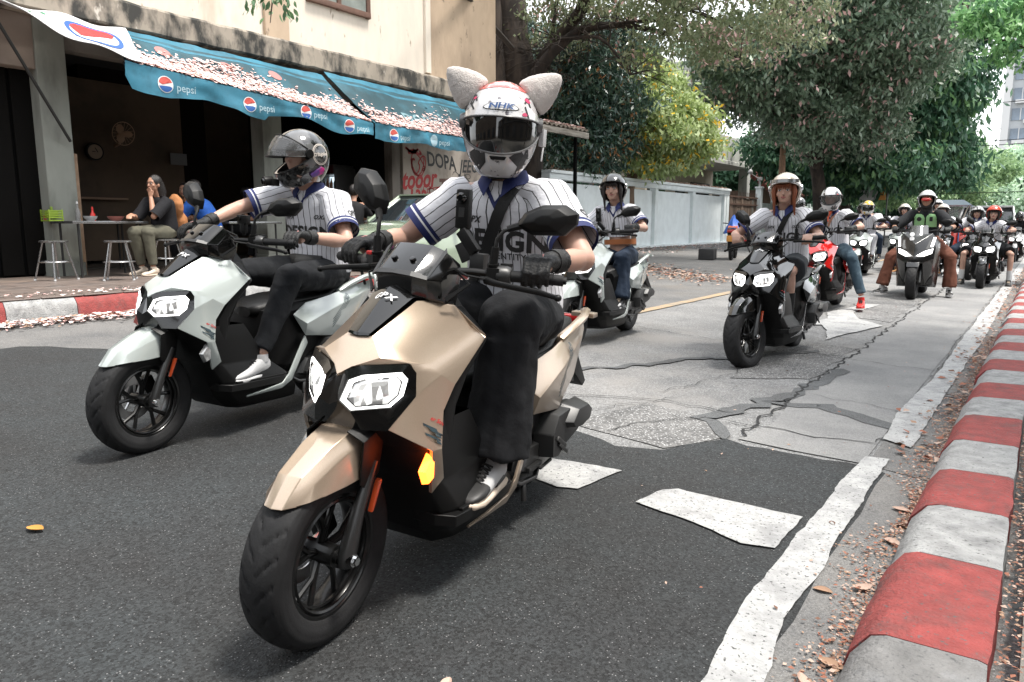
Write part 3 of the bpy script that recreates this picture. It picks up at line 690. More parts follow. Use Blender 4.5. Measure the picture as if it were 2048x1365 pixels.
# ------------------------------------------------------------------ white wall, gate, fence beyond
M_WW = wallmat('white_wall_paint', (.72, .77, .78, 1), (.56, .60, .595, 1), (.55, .8), 1.5, (1, .6, .5))
ww = thing('boundary_wall', 'long pale blue white boundary wall with capping behind the riders', 'wall', (-12, 26, gz(-12))); off = -Vector(ww.location)
y = 18.6
while y < 33.2:
    y2 = min(y + 3.62, 33.4); mb = MB(); mb.box((-12.1, (y + y2) / 2, 1.35), (.12, y2 - y - .26, 2.1)); o = mb.build('wall_panel', M_WW, ww, bevel=.006, seg=1); o.location = off
    mb = MB(); mb.box((-12.03, y, 1.45), (.24, .25, 2.3)); o = mb.build('wall_post', M_WW, ww, bevel=.008, seg=1); o.location = off; y = y2
    if y > 33.3: break
mb = MB(); mb.box((-12.03, 33.4, 1.5), (.26, .3, 2.5)); o = mb.build('wall_post', M_WW, ww, bevel=.008, seg=1); o.location = off
mb = MB(); mb.box((-12.03, 26, 2.56), (.3, 15.1, .16)); mb.box((-12.0, 26, 2.69), (.36, 15.1, .09)); o = mb.build('wall_capping', M_WW, ww, bevel=.01, seg=1); o.location = off
mb = MB(); mb.box((-12.0, 26, .3), (.3, 15.1, .22)); o = mb.build('wall_plinth', M_WW, ww, bevel=.01, seg=1); o.location = off
gt = thing('gate', 'weathered brown timber plank gate at the end of the white wall', 'gate', (-12, 35.6, gz(-12))); off = -Vector(gt.location)
wood = [mat('plank_a', (.11, .075, .055, 1), .8, var=.3, vs=5, stretch=(1, 1, .15)), mat('plank_b', (.17, .12, .09, 1), .8, var=.3, vs=5, stretch=(1, 1, .15)), mat('plank_c', (.13, .125, .11, 1), .8, var=.3, vs=5, stretch=(1, 1, .15))]
for i in range(16):
    mb = MB(); mb.box((-12 + random.uniform(-.02, .02), 33.68 + i * .262, 1.35), (.05, .24, 2.1 + random.uniform(-.03, .03))); o = mb.build('plank', random.choice(wood), gt, bevel=.006, seg=1); o.location = off
mb = MB(); [mb.box((-11.96, 35.65, z), (.05, 4.2, .07)) for z in (.6, 2.1, 2.45)]; [mb.tube([(-11.96, 33.8 + i * .2, 2.4), (-11.96, 33.8 + i * .2, 2.68)], .012, 5) for i in range(20)]
o = mb.build('gate_rails', mat('rusty_rail', (.09, .05, .035, 1), .8), gt); o.location = off
mb = MB(); mb.box((-11.95, 37.95, 1.6), (.28, .3, 2.7)); mb.box((-11.95, 37.95, 2.99), (.36, .38, .08)); tag(mb.build('gate_post', M_WW, bevel=.01), 'slim white gate pillar right of the brown timber gate', 'pillar')
mb = MB(); mb.tube([(-11.95, 37.95, 3.0), (-11.95, 37.95, 3.35)], .05, 8); mb.box((-11.95, 37.95, 3.42), (.2, .2, .16)); mb.tube([(-11.95, 37.9, 3.38), (-11.6, 35.4, 3.55)], .02, 5); mb.ell((-11.6, 35.4, 3.6), (.1, .14, .12), 8, 6)
tag(mb.build('lamp_bracket', mat('pale_metal', G4(.4), .6)), 'small pale lamp on a thin bracket over the brown gate', 'lamp')
fn = thing('fence', 'pale green white panelled fence far behind the red scooter', 'fence', (-12, 47, gz(-12))); off = -Vector(fn.location)
M_FN = wallmat('green_white_wall', (.38, .43, .40, 1), (.2, .24, .22, 1), (.5, .7), 1.6)
y = 38.2
while y < 70:
    mb = MB(); mb.box((-12.1, y + 1.2, 1.25), (.1, 2.3, 2.0)); mb.box((-12.03, y + 1.2, 1.25), (.04, 1.9, 1.5)); o = mb.build('fence_panel', M_FN, fn, bevel=.01, seg=1); o.location = off
    mb = MB(); mb.box((-12.05, y, 1.3), (.2, .2, 2.2)); o = mb.build('fence_post', M_FN, fn, bevel=.01, seg=1); o.location = off; y += 2.45

# ------------------------------------------------------------------ grey balcony house behind the wall
hb = thing('house', 'grey beige two storey house with cantilevered balconies behind the white wall', 'house', (-16, 40, 0)); off = -Vector(hb.location)
M_HB = wallmat('house_beige', (.40, .35, .28, 1), (.28, .24, .19, 1)); M_HG = wallmat('house_grey', (.42, .42, .39, 1), (.3, .3, .28, 1)); M_GL = mat('dark_window_glass', (.012, .016, .02, 1), .12)
def hp(nm, m, boxes, **k):
    mb = MB(); [mb.box(c, d) for c, d in boxes]; o = mb.build(nm, m, hb, bevel=.02, seg=1); o.location = off; return o
hp('ground_floor', M_HB, [((-18.6, 38.5, 2.2), (4.6, 9, 4.4))])
hp('balcony', M_HG, [((-15.6, 36.2, 4.85), (3.0, .2, 1.15)), ((-14.1, 39.6, 5.0), (.2, 7, 1.45)), ((-15.4, 39.6, 4.36), (2.9, 7, .22))])
hp('upper_floor', M_HG, [((-17.9, 39.6, 6.9), (3.8, 7.2, 4.9))])
hp('balcony', M_HG, [((-15.4, 38.6, 8.55), (3.2, 5.2, 1.2))])
hp('upper_block', M_HB, [((-16.6, 37.9, 7.3), (2.2, 2.0, 2.6))])
hp('porch_column', M_HG, [((-14.3, 42.6, 2.2), (.5, .5, 4.2))])
for c, d in [((-16.28, 35.2, 2.95), (.06, 1.9, 1.1)), ((-16.28, 38.2, 2.7), (.06, 1.0, 1.0)), ((-16.27, 41, 2.6), (.06, 2.6, 1.6)), ((-15.9, 36.86, 7.5), (.8, .06, 1.5)), ((-18.8, 33.96, 2.9), (2.4, .06, 1.2)), ((-15.96, 40.4, 6.6), (.08, 2.6, 1.7))]:
    f_ = hp('window', mat('dark_frame', G4(.03), .6), [(c, (d[0] + .02, d[1] + .16, d[2] + .16) if d[0] < .2 else (d[0] + .16, d[1] + .02, d[2] + .16))])
    mb = MB(); mb.box(c, (d[0] + .05, d[1], d[2]) if d[0] < .2 else (d[0], d[1] + .05, d[2])); mb.build('window_pane', M_GL, f_)
mb = MB()
for i in range(9): mb.box((-14.05, 36.5, 5.65 + i * .16), (.06, .9, .06)); mb.box((-14.05, 42.8, 5.8 + i * .16), (.06, .7, .06))
o = mb.build('louvre', mat('dark_frame', G4(.03), .6), hb); o.location = off
# tiled roof hut further on
ht = thing('hut', 'low hut with a dull red tiled roof behind the pale fence', 'house', (-15, 47, 0)); off = -Vector(ht.location)
mb = MB(); mb.box((-15.5, 48, 1.6), (4, 6, 3.2)); o = mb.build('hut_wall', M_BROWN, ht); o.location = off
mb = MB()
for r_ in range(12):
    z0 = 3.0 + r_ * .12; x0 = -13.2 - r_ * .19; mb.box((x0, 48, z0), (.26, 7.4 - r_ * .28, .05), rot=(0, -.5, 0))
    for q in range(0, 26): mb.box((x0 + .02, 44.6 + q * .27 + r_ * .1, z0 + .02), (.27, .1, .05), rot=(0, -.5, 0))
o = mb.build('tiled_roof', mat('red_tiles', (.15, .05, .04, 1), .8, var=.35, vs=4), ht); o['kind'] = 'stuff'; o.location = off
# ------------------------------------------------------------------ scooters
# local frame: nose towards -Y, rider's left is +X, origin on the ground under the front axle
M_RUB = mat('tyre_rubber', G4(.012, (1, 1, 1.05)), .7, spec=.3, var=.25, vs=20, bump=.12, bs=150)
M_BLKG = mat('gloss_black', G4(.004), .10, coat=.3)
M_BLKM = mat('matt_black_plastic', G4(.0045), .45, spec=.22, bump=.08, bs=400)
M_GREYP = mat('grey_plastic', G4(.018), .42)
M_METAL = mat('bare_metal', G4(.45), .3, metal=1); M_DMET = mat('dark_metal', G4(.06), .35, metal=.8)
M_CHROME = mat('chrome', G4(.7), .12, metal=1)
M_SEAT = mat('seat_vinyl', G4(.006), .4, spec=.35, bump=.25, bs=300)
M_SEATG = mat('seat_vinyl_grey', G4(.09), .45, bump=.25, bs=300)
M_MIRG = mat('mirror_glass', G4(.7), .03, metal=1)
M_LED = mat('led_strip', G4(.9), .3, emit=(1, .99, .96), es=1.6)
def lens_fn(t, N, L, p):
    tc = N.new('ShaderNodeTexCoord'); v = N.new('ShaderNodeTexVoronoi'); v.inputs['Scale'].default_value = 48; mp = N.new('ShaderNodeMapping'); mp.inputs['Scale'].default_value = (1, 1, .45); mp.inputs['Rotation'].default_value = (.4, .5, .3); L.new(tc.outputs['Object'], mp.inputs['Vector']); L.new(mp.outputs[0], v.inputs['Vector'])
    r = N.new('ShaderNodeMapRange'); r.inputs[1].default_value = .1; r.inputs[2].default_value = .8; r.inputs[3].default_value = .9; r.inputs[4].default_value = .05
    s = N.new('ShaderNodeSeparateColor'); L.new(v.outputs['Color'], s.inputs[0]); L.new(s.outputs[0], r.inputs[0])
    p.inputs['Base Color'].default_value = G4(.45); p.inputs['Metallic'].default_value = .5; p.inputs['Roughness'].default_value = .12; p.inputs['Coat Weight'].default_value = 1
    p.inputs['Emission Color'].default_value = (1, .99, .95, 1); L.new(r.outputs[0], p.inputs['Emission Strength'])
M_LENS = node_mat('headlight_lens', lens_fn)
M_AMB = mat('amber_lens', (.5, .16, .04, 1), .25, coat=.5); M_AMBON = mat('amber_lit', (1, .3, .05, 1), .3, emit=(1, .11, .012), es=4)
M_CLR = mat('clear_signal', G4(.35), .15, metal=.5, coat=1); M_REFL = mat('orange_reflector', (.30, .04, .01, 1), .3, coat=.5)
M_RED = mat('tail_red', (.35, .01, .01, 1), .2, coat=1)
M_WTXT = mat('white_print', G4(.75), .5); M_RTXT = mat('red_print', (.45, .02, .02, 1), .5); M_DKPR = mat('dark_print', (.03, .05, .06, 1), .4)

def mir(mb, V, F, m=0):
    """add a half given for x>=0 and its mirror image"""
    V = [Vector(v) for v in V]; mb.add(V, F, m); mb.add([Vector((-v.x, v.y, v.z)) for v in V], [tuple(reversed(f)) for f in F], m)
_cache = {}
def cached(key, fn):
    if key not in _cache: _cache[key] = fn()
    return _cache[key]

def tyre_mesh(R=.255, W=.063, r0=.165, tag_='f'):
    def f():
        prof = [(r0, -.72), (r0 + .012, -.86), (r0 + .035, -1), (R - .03, -1.0), (R - .014, -.86), (R - .006, -.66), (R - .002, -.4), (R, -.15), (R, .15), (R - .002, .4), (R - .006, .66), (R - .014, .86), (R - .03, 1.0), (r0 + .035, 1), (r0 + .012, .86), (r0, .72)]
        P = []
        for i in range(len(prof) - 1):
            for q in range(3): t = q / 3; P.append((lerp(prof[i][0], prof[i + 1][0], t), lerp(prof[i][1], prof[i + 1][1], t)))
        P.append(prof[-1]); n = 200; rings = []
        for j in range(n):
            a = 2 * PI * j / n; ring = []
            for r, h in P:
                g = 0
                if r > R - .02:
                    s_ = 1 if h > 0 else -1; ph = (a * 22 / (2 * PI) + abs(h) * 1.05 + (.5 if s_ > 0 else 0)) % 1.0
                    if ph < .14 and .12 < abs(h) < .86: g = .0045
                    if abs(h - .0) < .05 and False: g = .003
                rr = r - g; ring.append((h * W, rr * math.cos(a), rr * math.sin(a)))
            rings.append(ring)
        rings.append(rings[0]); mb = MB(); mb.loft(rings, 0, False, False)
        return mb.mesh('tyre', M_RUB, smooth=40, merge=True)
    return cached('tyre' + tag_, f)
def rim_mesh():
    def f():
        mb = MB()
        mb.lathe([(.168, -.046), (.172, -.05), (.163, -.05), (.155, -.04), (.150, -.025), (.149, .025), (.155, .04), (.163, .05), (.172, .05), (.168, .046), (.166, 0), (.168, -.046)], n=64)
        mb.lathe([(.158, .046), (.153, .05), (.148, .046), (.149, .04)], n=64); mb.lathe([(.145, .03), (.139, .028), (.14, .02)], n=64)
        mb.tube([(-.055, 0, 0), (.055, 0, 0)], [.03, .03], 20); mb.tube([(.05, 0, 0), (.066, 0, 0)], .02, 12)
        for i in range(5):
            a = 2 * PI * i / 5 + .3
            for s_ in (-1, 1):
                b = a + s_ * .26; m_ = a + s_ * .08
                mb.tube([(.0, .028 * math.cos(a), .028 * math.sin(a)), (.012, .075 * math.cos(m_), .075 * math.sin(m_)), (.012, .15 * math.cos(b), .15 * math.sin(b))], [.012, .0085, .0095], 8)
        return mb.mesh('rim', mat('rim_black', G4(.006), .3, coat=.15, spec=.3), smooth=40)
    return cached('rim', f)

def paint_mats():
    P = {}
    P['gold'] = mat('champagne_metallic', (.50, .395, .30, 1), .28, metal=.7, coat=.4, var=.05, vs=300)
    P['white'] = mat('pearl_white', (.38, .415, .40, 1), .2, metal=.1, coat=.9)
    P['black'] = mat('deep_black_paint', G4(.006), .08, coat=1)
    P['red'] = mat('bright_red_paint', (.42, .01, .008, 1), .16, coat=.9)
    P['silver'] = mat('silver_paint', G4(.42), .22, metal=.4, coat=.8)
    return P
PAINT = paint_mats()

def warp_mb(b):
    V = []
    for x, y, z in b.v:
        c = min(1, max(0, (y - .25) / .8)); fx = 1.10 + .07 * c if z < .93 else 1.06
        if y < .2 and abs(x) < .1 and z < .56: fx = 1.0
        y2 = y if y < .25 else .25 + 1.24 * (y - .25)
        z2 = z - .045 * c * (1 if z < .93 else 0)
        V.append((x * fx, y2, z2))
    b.v = V; return b
def pbuild(key, fn, name, parent, mats, warp=True, **k):
    me = cached((key, mats.name if not isinstance(mats, (list, tuple)) else mats[0].name), lambda: (warp_mb(fn()) if warp else fn()).mesh(name, mats, **k))
    return obj_from(me, name, parent)

def cowl():
    mb = MB()
    V = dict(V0=(0, .052, .742), V1=(.028, .078, .764), V2=(.145, .160, .778), N0=(0, .144, .834), N1=(.037, .150, .838), C1=(.164, .205, .772), T=(.115, .41, .913), CU=(.160, .427, .858),
             O=(.208, .424, .827), N2=(.07, .30, .928), K=(.198, .30, .70), FR=(.170, .155, .693), LT=(.131, .090, .604), E1=(.197, .256, .632), E2=(.208, .238, .53), LM=(.203, .194, .531),
             LE1=(.190, .285, .42), LE=(.180, .245, .383), T2=(.09, .43, .925), F2=(.158, .168, .752), KM=(.188, .25, .735), LA=(.175, .175, .60), MA=(.085, .115, .79))
    keys = list(V); ix = {a: i for i, a in enumerate(keys)}
    F = ['V0 V1 N1 N0', 'V1 MA N1', 'V1 V2 MA', 'MA V2 C1', 'MA C1 N1', 'N1 C1 T N2', 'N2 T T2', 'C1 CU T', 'T CU O', 'C1 KM CU', 'KM K O CU', 'V2 F2 C1', 'F2 KM C1', 'F2 FR KM', 'FR K KM', 'FR LT LA', 'FR LA E1 K', 'LT LM LA', 'LA LM E2 E1', 'LM LE LE1 E2']
    mir(mb, list(V.values()), [tuple(ix[q] for q in f.split()) for f in F])
    return mb
def mask():
    mb = MB()
    Lp = [(.035, .050, .733), (.06, .072, .746), (.138, .138, .756), (.150, .150, .737), (.145, .138, .69), (.124, .112, .660), (.052, .036, .654), (.030, .020, .682)]
    Bp = [(.02, .056, .755), (.05, .088, .768), (.145, .157, .775), (.160, .168, .752), (.169, .154, .69), (.130, .086, .602), (.07, .060, .600), (.0, .022, .665)]
    V = Lp + Bp + [(0, .050, .742), (0, .045, .606)]
    F = [(i, (i + 1) % 8, 8 + (i + 1) % 8, 8 + i) for i in range(7)] + [(7, 0, 8, 16), (7, 16, 15), (6, 7, 15, 14), (14, 15, 17)]
    F = [f for f in F if f != (6, 7, 15, 14)] + []
    F[6 - 0 if False else 6] = (6, 7, 15, 14)
    mir(mb, V, F)
    # rim sunk round each lens
    L2 = [(x + (.092 - x) * .06, y + .012, z + (.70 - z) * .06) for x, y, z in Lp]
    mir(mb, Lp + L2, [(i, (i + 1) % 8, 8 + (i + 1) % 8, 8 + i) for i in range(8)])
    return mb
LP = [(.035, .050, .733), (.06, .072, .746), (.138, .138, .756), (.150, .150, .737), (.145, .138, .69), (.124, .112, .660), (.052, .036, .654), (.030, .020, .682)]
def lens(s):
    def f():
        mb = MB(); c = Vector((.092, .085, .705)); nrm = Vector((.62, -.78, .05))
        def ring(k_, d): return [tuple(c + (Vector(p) - c) * k_ + nrm * d) for p in LP]
        R = [ring(.97, -.004), ring(.93, .003), ring(.80, .004), ring(.77, -.003), ring(.55, .004), ring(.3, .008)]
        if s < 0: R = [[(-p[0], p[1], p[2]) for p in r] for r in R]
        mb.loft(R[:2], 1, True, False); mb.loft(R[1:3], 1, True, False); mb.loft(R[2:4], 2, True, False); mb.loft(R[3:5], 0, True, False); mb.loft(R[4:], 0, True, False)
        mb.add(R[-1], [tuple(range(8))], 0)
        return mb
    return f
def nose_panel():
    mb = MB()
    V = [(0, .140, .842), (.032, .146, .844), (.066, .295, .934), (.088, .425, .931), (.115, .415, .916), (.0, .28, .962), (.0, .42, .965), (.06, .43, .955)]
    mir(mb, V, [(0, 1, 2, 5), (5, 2, 3, 7, 6), (2, 4, 3)])
    mir(mb, [(.03, .148, .838), (.034, .143, .84), (.0, .138, .836), (.0, .140, .845), (.032, .146, .846)], [(0, 1, 4), (1, 2, 3, 4)])
    return mb
def fender():
    mb = MB()
    rows = [[(0, -.192, .448), (.028, -.186, .449), (.05, -.158, .452), (.066, -.13, .458)],
            [(0, -.135, .518), (.036, -.125, .515), (.060, -.105, .493), (.076, -.085, .459)],
            [(0, -.035, .570), (.042, -.025, .566), (.067, -.01, .533), (.081, .0, .460)],
            [(0, .05, .598), (.046, .055, .592), (.072, .06, .556), (.084, .055, .464)],
            [(0, .10, .600), (.046, .10, .594), (.074, .10, .558), (.084, .085, .49)]]
    V = [p for r in rows for p in r]; F = [(i * 4 + j, i * 4 + j + 1, i * 4 + j + 5, i * 4 + j + 4) for i in range(4) for j in range(3)]
    mir(mb, V, F); return mb
def belly():
    mb = MB()
    secs = [(.598, [(0, .085), (.10, .088), (.127, .10), (.185, .25), (.175, .42)]), (.53, [(0, .155), (.085, .16), (.186, .205), (.192, .27), (.18, .46)]), (.40, [(0, .265), (.09, .262), (.165, .25), (.175, .3), (.17, .55)]),
            (.30, [(0, .29), (.10, .285), (.18, .30), (.205, .35), (.205, .66)]), (.22, [(0, .315), (.11, .31), (.165, .36), (.185, .45), (.185, .72)]), (.15, [(0, .38), (.10, .38), (.13, .44), (.14, .52), (.14, .76)]), (.125, [(0, .46), (.08, .46), (.09, .5), (.09, .6), (.09, .76)])]
    V = []; n = 5
    for z, P in secs:
        for x, y in P: V.append((x, y, z))
        V.append((0, P[-1][1], z))
    n = 6; F = [(i * n + j, i * n + j + 1, (i + 1) * n + j + 1, (i + 1) * n + j) for i in range(len(secs) - 1) for j in range(n - 1)]
    F.append(tuple(range((len(secs) - 1) * n, len(secs) * n))); mir(mb, V, F)
    return mb
def legshield():
    mb = MB(); rings = []
    for z, y0, y1, x in [(.30, .30, .36, .165), (.42, .265, .35, .172), (.52, .25, .35, .186), (.63, .265, .37, .183), (.72, .315, .41, .186), (.82, .415, .47, .196), (.86, .43, .49, .15), (.905, .42, .50, .10)]:
        rings.append([(-x, y0 + .02, z), (-x * .5, y0, z), (x * .5, y0, z), (x, y0 + .02, z), (x + .004, (y0 + y1) / 2 + .01, z), (x * .9, y1 - .01, z), (x * .35, y1 + .05, z), (-x * .35, y1 + .05, z), (-x * .9, y1 - .01, z), (-x - .004, (y0 + y1) / 2 + .01, z)])
    mb.loft(rings); return mb
def floor_():
    mb = MB(); P = [(.06, .30), (.165, .288), (.218, .31), (.222, .36), (.214, .62), (.19, .70), (0, .72)]
    poly = [(x, y) for x, y in P] + [(-x, y) for x, y in P[::-1] if x > 0]
    mb.prism(poly, .262, .298, 'Z'); 
    for s_ in (-1, 1):
        for q in range(6): mb.box((s_ * (.075 + q * .021), .47, .3), (.009, .28, .006))
        mb.box((s_ * .208, .48, .303), (.012, .27, .012))
    return mb
def side_strip(s):
    def f():
        mb = MB(); P = [((.204, .765, .500), (.196, .79, .455)), ((.214, .70, .40), (.209, .725, .37)), ((.217, .645, .30), (.213, .665, .262)), ((.219, .60, .258), (.214, .60, .228)), ((.214, .50, .238), (.210, .50, .222)), ((.206, .405, .222), (.2, .405, .214))]
        V = []
        for a, b in P: V += [(s * a[0], a[1], a[2]), (s * b[0], b[1], b[2])]
        mb.add(V, [(2 * i, 2 * i + 1, 2 * i + 3, 2 * i + 2) for i in range(len(P) - 1)]); return mb
    return f
def body_core():
    mb = MB(); rings = []
    for y, z0, z1, x in [(.585, .30, .52, .09), (.60, .29, .64, .135), (.68, .28, .675, .165), (.78, .30, .69, .175), (.95, .42, .705, .17), (1.15, .52, .72, .15), (1.30, .60, .73, .11), (1.40, .66, .735, .06)]:
        rings.append([(-x * .8, y, z0), (x * .8, y, z0), (x, y, z0 + .06), (x, y, (z0 + z1) / 2), (x * .97, y, z1 - .04), (x * .8, y, z1), (-x * .8, y, z1), (-x * .97, y, z1 - .04), (-x, y, (z0 + z1) / 2), (-x, y, z0 + .06)])
    mb.loft(rings); return mb
def side_panel(s):
    def f():
        mb = MB()
        V = dict(a=(.190, .700, .622), b=(.172, .80, .684), c=(.168, .965, .715), d=(.145, 1.22, .762), e=(.105, 1.40, .775), f=(.232, .748, .573), g=(.214, .965, .648), h=(.160, 1.26, .708), i=(.115, 1.40, .72),
                 j=(.205, .765, .500), k=(.204, .965, .478), l=(.175, 1.16, .565), m=(.125, 1.33, .655))
        ks = list(V); ix = {q: i for i, q in enumerate(ks)}; VV = [(s * p[0], p[1], p[2]) for p in V.values()]
        mb.add(VV, [tuple(ix[q] for q in t) for t in ('abf', 'bcgf', 'cdhg', 'deih', 'afj', 'fgkj', 'ghlk', 'himl')]); return mb
    return f
def seat():
    mb = MB(); rings = []
    for y, zt, zb, x in [(.575, .655, .60, .05), (.60, .675, .60, .085), (.68, .703, .64, .125), (.80, .718, .665, .150), (.92, .722, .69, .152), (1.0, .732, .70, .148), (1.05, .775, .71, .142), (1.12, .792, .72, .138), (1.24, .796, .74, .125), (1.32, .788, .755, .09), (1.345, .775, .76, .05)]:
        rings.append([(x * math.cos(t) * 1.0, y, (zt + zb) / 2 + (zt - zb) / 2 * math.copysign(abs(math.sin(t)) ** .6, math.sin(t))) for t in np.linspace(0, 2 * PI, 21)[:-1]])
    mb.loft(rings); return mb
def grab(s):
    def f():
        mb = MB(); P = [(.150, 1.06, .735), (.170, 1.13, .775), (.168, 1.24, .806), (.13, 1.37, .812), (.10, 1.42, .795)]
        for w_, off in ((.014, 0),):
            rings = []
            for x, y, z in P: rings.append([(s * (x - .013), y, z - .018), (s * (x + .010), y, z - .016), (s * (x + .016), y, z + .004), (s * (x + .002), y, z + .014), (s * (x - .016), y, z + .010)])
            mb.loft(rings if s > 0 else rings)
        mb.box((s * .125, 1.36, .795), (.09, .05, .02)); return mb
    return f
def engine():
    mb = MB()
    mb.prism([(.84, .24), (.90, .20), (1.24, .19), (1.38, .22), (1.40, .29), (1.30, .33), (1.0, .37), (.86, .36)], .10, .185); mb.prism([(.86, .25), (.93, .22), (1.1, .22), (1.16, .27), (1.1, .33), (.92, .34)], .184, .215, s2=.85)
    mb.tube([(.2, 1.30, .26), (.21, 1.30, .26)], .05, 16); mb.box((0, 1.05, .32), (.2, .4, .2)); mb.tube([(-.10, 1.28, .255), (.12, 1.28, .255)], .028, 12)
    mb.tube([(.18, .80, .25), (.21, .86, .21), (.215, 1.0, .195), (.20, 1.06, .22)], .011, 6); mb.tube([(.21, .90, .20), (.225, .88, .14)], .012, 6); mb.box((.215, .965, .25), (.03, .12, .02)); mb.tube([(.20, .98, .26), (.235, 1.0, .235), (.24, 1.09, .245)], .008, 6)
    return mb
def aircleaner():
    mb = MB(); mb.prism([(.87, .30), (.86, .40), (.90, .478), (1.02, .49), (1.13, .475), (1.17, .42), (1.10, .365), (.98, .33), (.92, .29)], .165, .235, s2=.9)
    mb.prism([(.94, .43), (1.0, .495), (1.12, .495), (1.18, .45), (1.16, .40), (1.06, .385), (.97, .395)], .20, .262, s2=.72); mb.box((.24, .93, .36), (.01, .09, .02), rot=(-.6, 0, 0)); mb.box((.24, .95, .33), (.01, .09, .015), rot=(-.6, 0, 0))
    return mb
def handle_cover():
    mb = MB(); rings = []
    for x, yf, zf, yt, zt, yb, zb in [(0, .295, 1.0, .385, 1.082, .50, 1.03), (.055, .30, .995, .388, 1.080, .50, 1.028), (.088, .325, .985, .398, 1.066, .48, 1.02), (.105, .365, .98, .415, 1.04, .46, 1.005)]:
        rings.append([(x, yf, zf - .055), (x, yf - .004, zf), (x, yt, zt), (x, yb, zb), (x, yb - .01, zb - .07), (x, yf + .06, zf - .085)])
    mir(mb, [p for r in rings for p in r], [(i * 6 + j, i * 6 + (j + 1) % 6, (i + 1) * 6 + (j + 1) % 6, (i + 1) * 6 + j) for i in range(3) for j in range(6)] + [tuple(range(18, 24))])
    for s_ in (-1, 1): mb.tube([(s_ * .03, .336, 1.036), (s_ * .03, .330, 1.043)], [.010, .008], 10)
    return mb
def visor_edge():
    mb = MB(); mir(mb, [(0, .286, 1.0), (.055, .290, .996), (.09, .316, .985), (.10, .392, 1.062), (.092, .40, 1.075), (.082, .33, .998), (.052, .300, 1.008), (0, .296, 1.011)], [(0, 1, 6, 7), (1, 2, 5, 6), (2, 3, 4, 5)]); return mb
def neck():
    mb = MB(); rings = []
    for z, y0, y1, x in [(.90, .33, .50, .09), (.94, .36, .49, .06), (.965, .35, .49, .06)]:
        rings.append([(-x, y0, z), (x, y0, z), (x, y1, z), (-x, y1, z)])
    mb.loft(rings); return mb
def bars():
    mb = MB()
    for s_ in (-1, 1):
        mb.tube([(s_ * .07, .44, 1.0), (s_ * .14, .46, 1.005), (s_ * .22, .482, 1.002), (s_ * .40, .535, .998)], .0115, 10)
        mb.tube([(s_ * .12, .42, 1.0), (s_ * .17, .40, .975), (s_ * .12, .36, .93)], .004, 5); mb.tube([(s_ * .10, .43, 1.01), (s_ * .16, .40, 1.0), (s_ * .20, .44, .99)], .004, 5)
        mb.box((s_ * .205, .474, 1.0), (.035, .05, .045), rot=(0, 0, s_ * .28))
    return mb
def grip():
    mb = MB(); mb.tube([(.245, .489, 1.001), (.25, .491, 1.0), (.36, .523, .999), (.365, .525, .999)], [.02, .0175, .0175, .02], 12); mb.tube([(.366, .525, .999), (.392, .533, .998)], .017, 12)
    return mb
def switchgear():
    mb = MB(); mb.tube([(.205, .477, 1.001), (.215, .480, 1.001), (.24, .487, 1.001), (.25, .490, 1.001)], [.022, .030, .030, .024], 14); mb.box((.228, .498, 1.03), (.028, .02, .012)); return mb
def lever():
    mb = MB(); mb.tube([(.195, .445, .985), (.235, .425, .982), (.29, .430, .976), (.36, .452, .966), (.405, .462, .956)], [.010, .008, .007, .007, .006], 7, flat=1.3); mb.ell((.41, .464, .955), (.011, .011, .011), 8, 6); return mb
def mirror(s):
    def f():
        mb = MB(); M = Matrix.Translation((.325 if s > 0 else -.275, .53, 1.175 if s > 0 else 1.225))
        if s < 0: M = M @ Matrix.Rotation(.75, 4, 'Y') @ Matrix.Rotation(-.15, 4, 'Z')
        else: M = M @ Matrix.Rotation(-.06, 4, 'Y') @ Matrix.Rotation(.2, 4, 'Z')
        P = [(-.088, -.018), (-.062, .022), (-.01, .046), (.055, .047), (.094, .020), (.090, -.012), (.055, -.046), (-.04, -.046)]
        def R(k_, y): return [(s * p[0] * k_, y, p[1] * k_) for p in P]
        mb.loft([R(.97, .020), R(1.0, .012), R(.97, -.004), R(.72, -.028), R(.3, -.038)], 0, M=M)
        return mb
    return f
def mirror_stem(s):
    def f():
        mb = MB(); zt = 1.175 if s > 0 else 1.2
        mb.tube([(s * .20, .475, 1.02), (s * .20, .472, 1.035)], .017, 10); mb.tube([(s * .20, .472, 1.03), (s * .203, .474, 1.085)], [.0125, .011], 10)
        mb.tube([(s * .203, .474, 1.08), (s * .204, .478, 1.11), (s * .215, .495, 1.135), (s * (.27 if s > 0 else .235), .52, zt - .02)], .006, 8); mb.tube([(s * .222, .502, 1.14), (s * (.28 if s > 0 else .245), .523, zt - .012)], [.010, .014], 8); return mb
    return f
def mirror_glass(s):
    def f():
        mb = MB(); M = Matrix.Translation((.325 if s > 0 else -.275, .53, 1.175 if s > 0 else 1.225))
        if s < 0: M = M @ Matrix.Rotation(.75, 4, 'Y') @ Matrix.Rotation(-.15, 4, 'Z')
        else: M = M @ Matrix.Rotation(-.06, 4, 'Y') @ Matrix.Rotation(.2, 4, 'Z')
        P = [(-.088, -.018), (-.062, .022), (-.01, .046), (.055, .047), (.094, .020), (.090, -.012), (.055, -.046), (-.04, -.046)]
        mb.add([(s * p[0] * .9, .0215, p[1] * .9) for p in P], [tuple(range(8))], M=M); return mb
    return f
def fork(s):
    def f():
        mb = MB(); mb.tube([(s * .082, .0, .235), (s * .082, .0, .262), (s * .082, .055, .38), (s * .080, .115, .50)], [.020, .021, .018, .018], 12); mb.tube([(s * .078, .10, .47), (s * .07, .2, .70)], .014, 10)
        mb.tube([(s * .06, 0, .258), (s * .10, 0, .258)], .016, 10); return mb
    return f
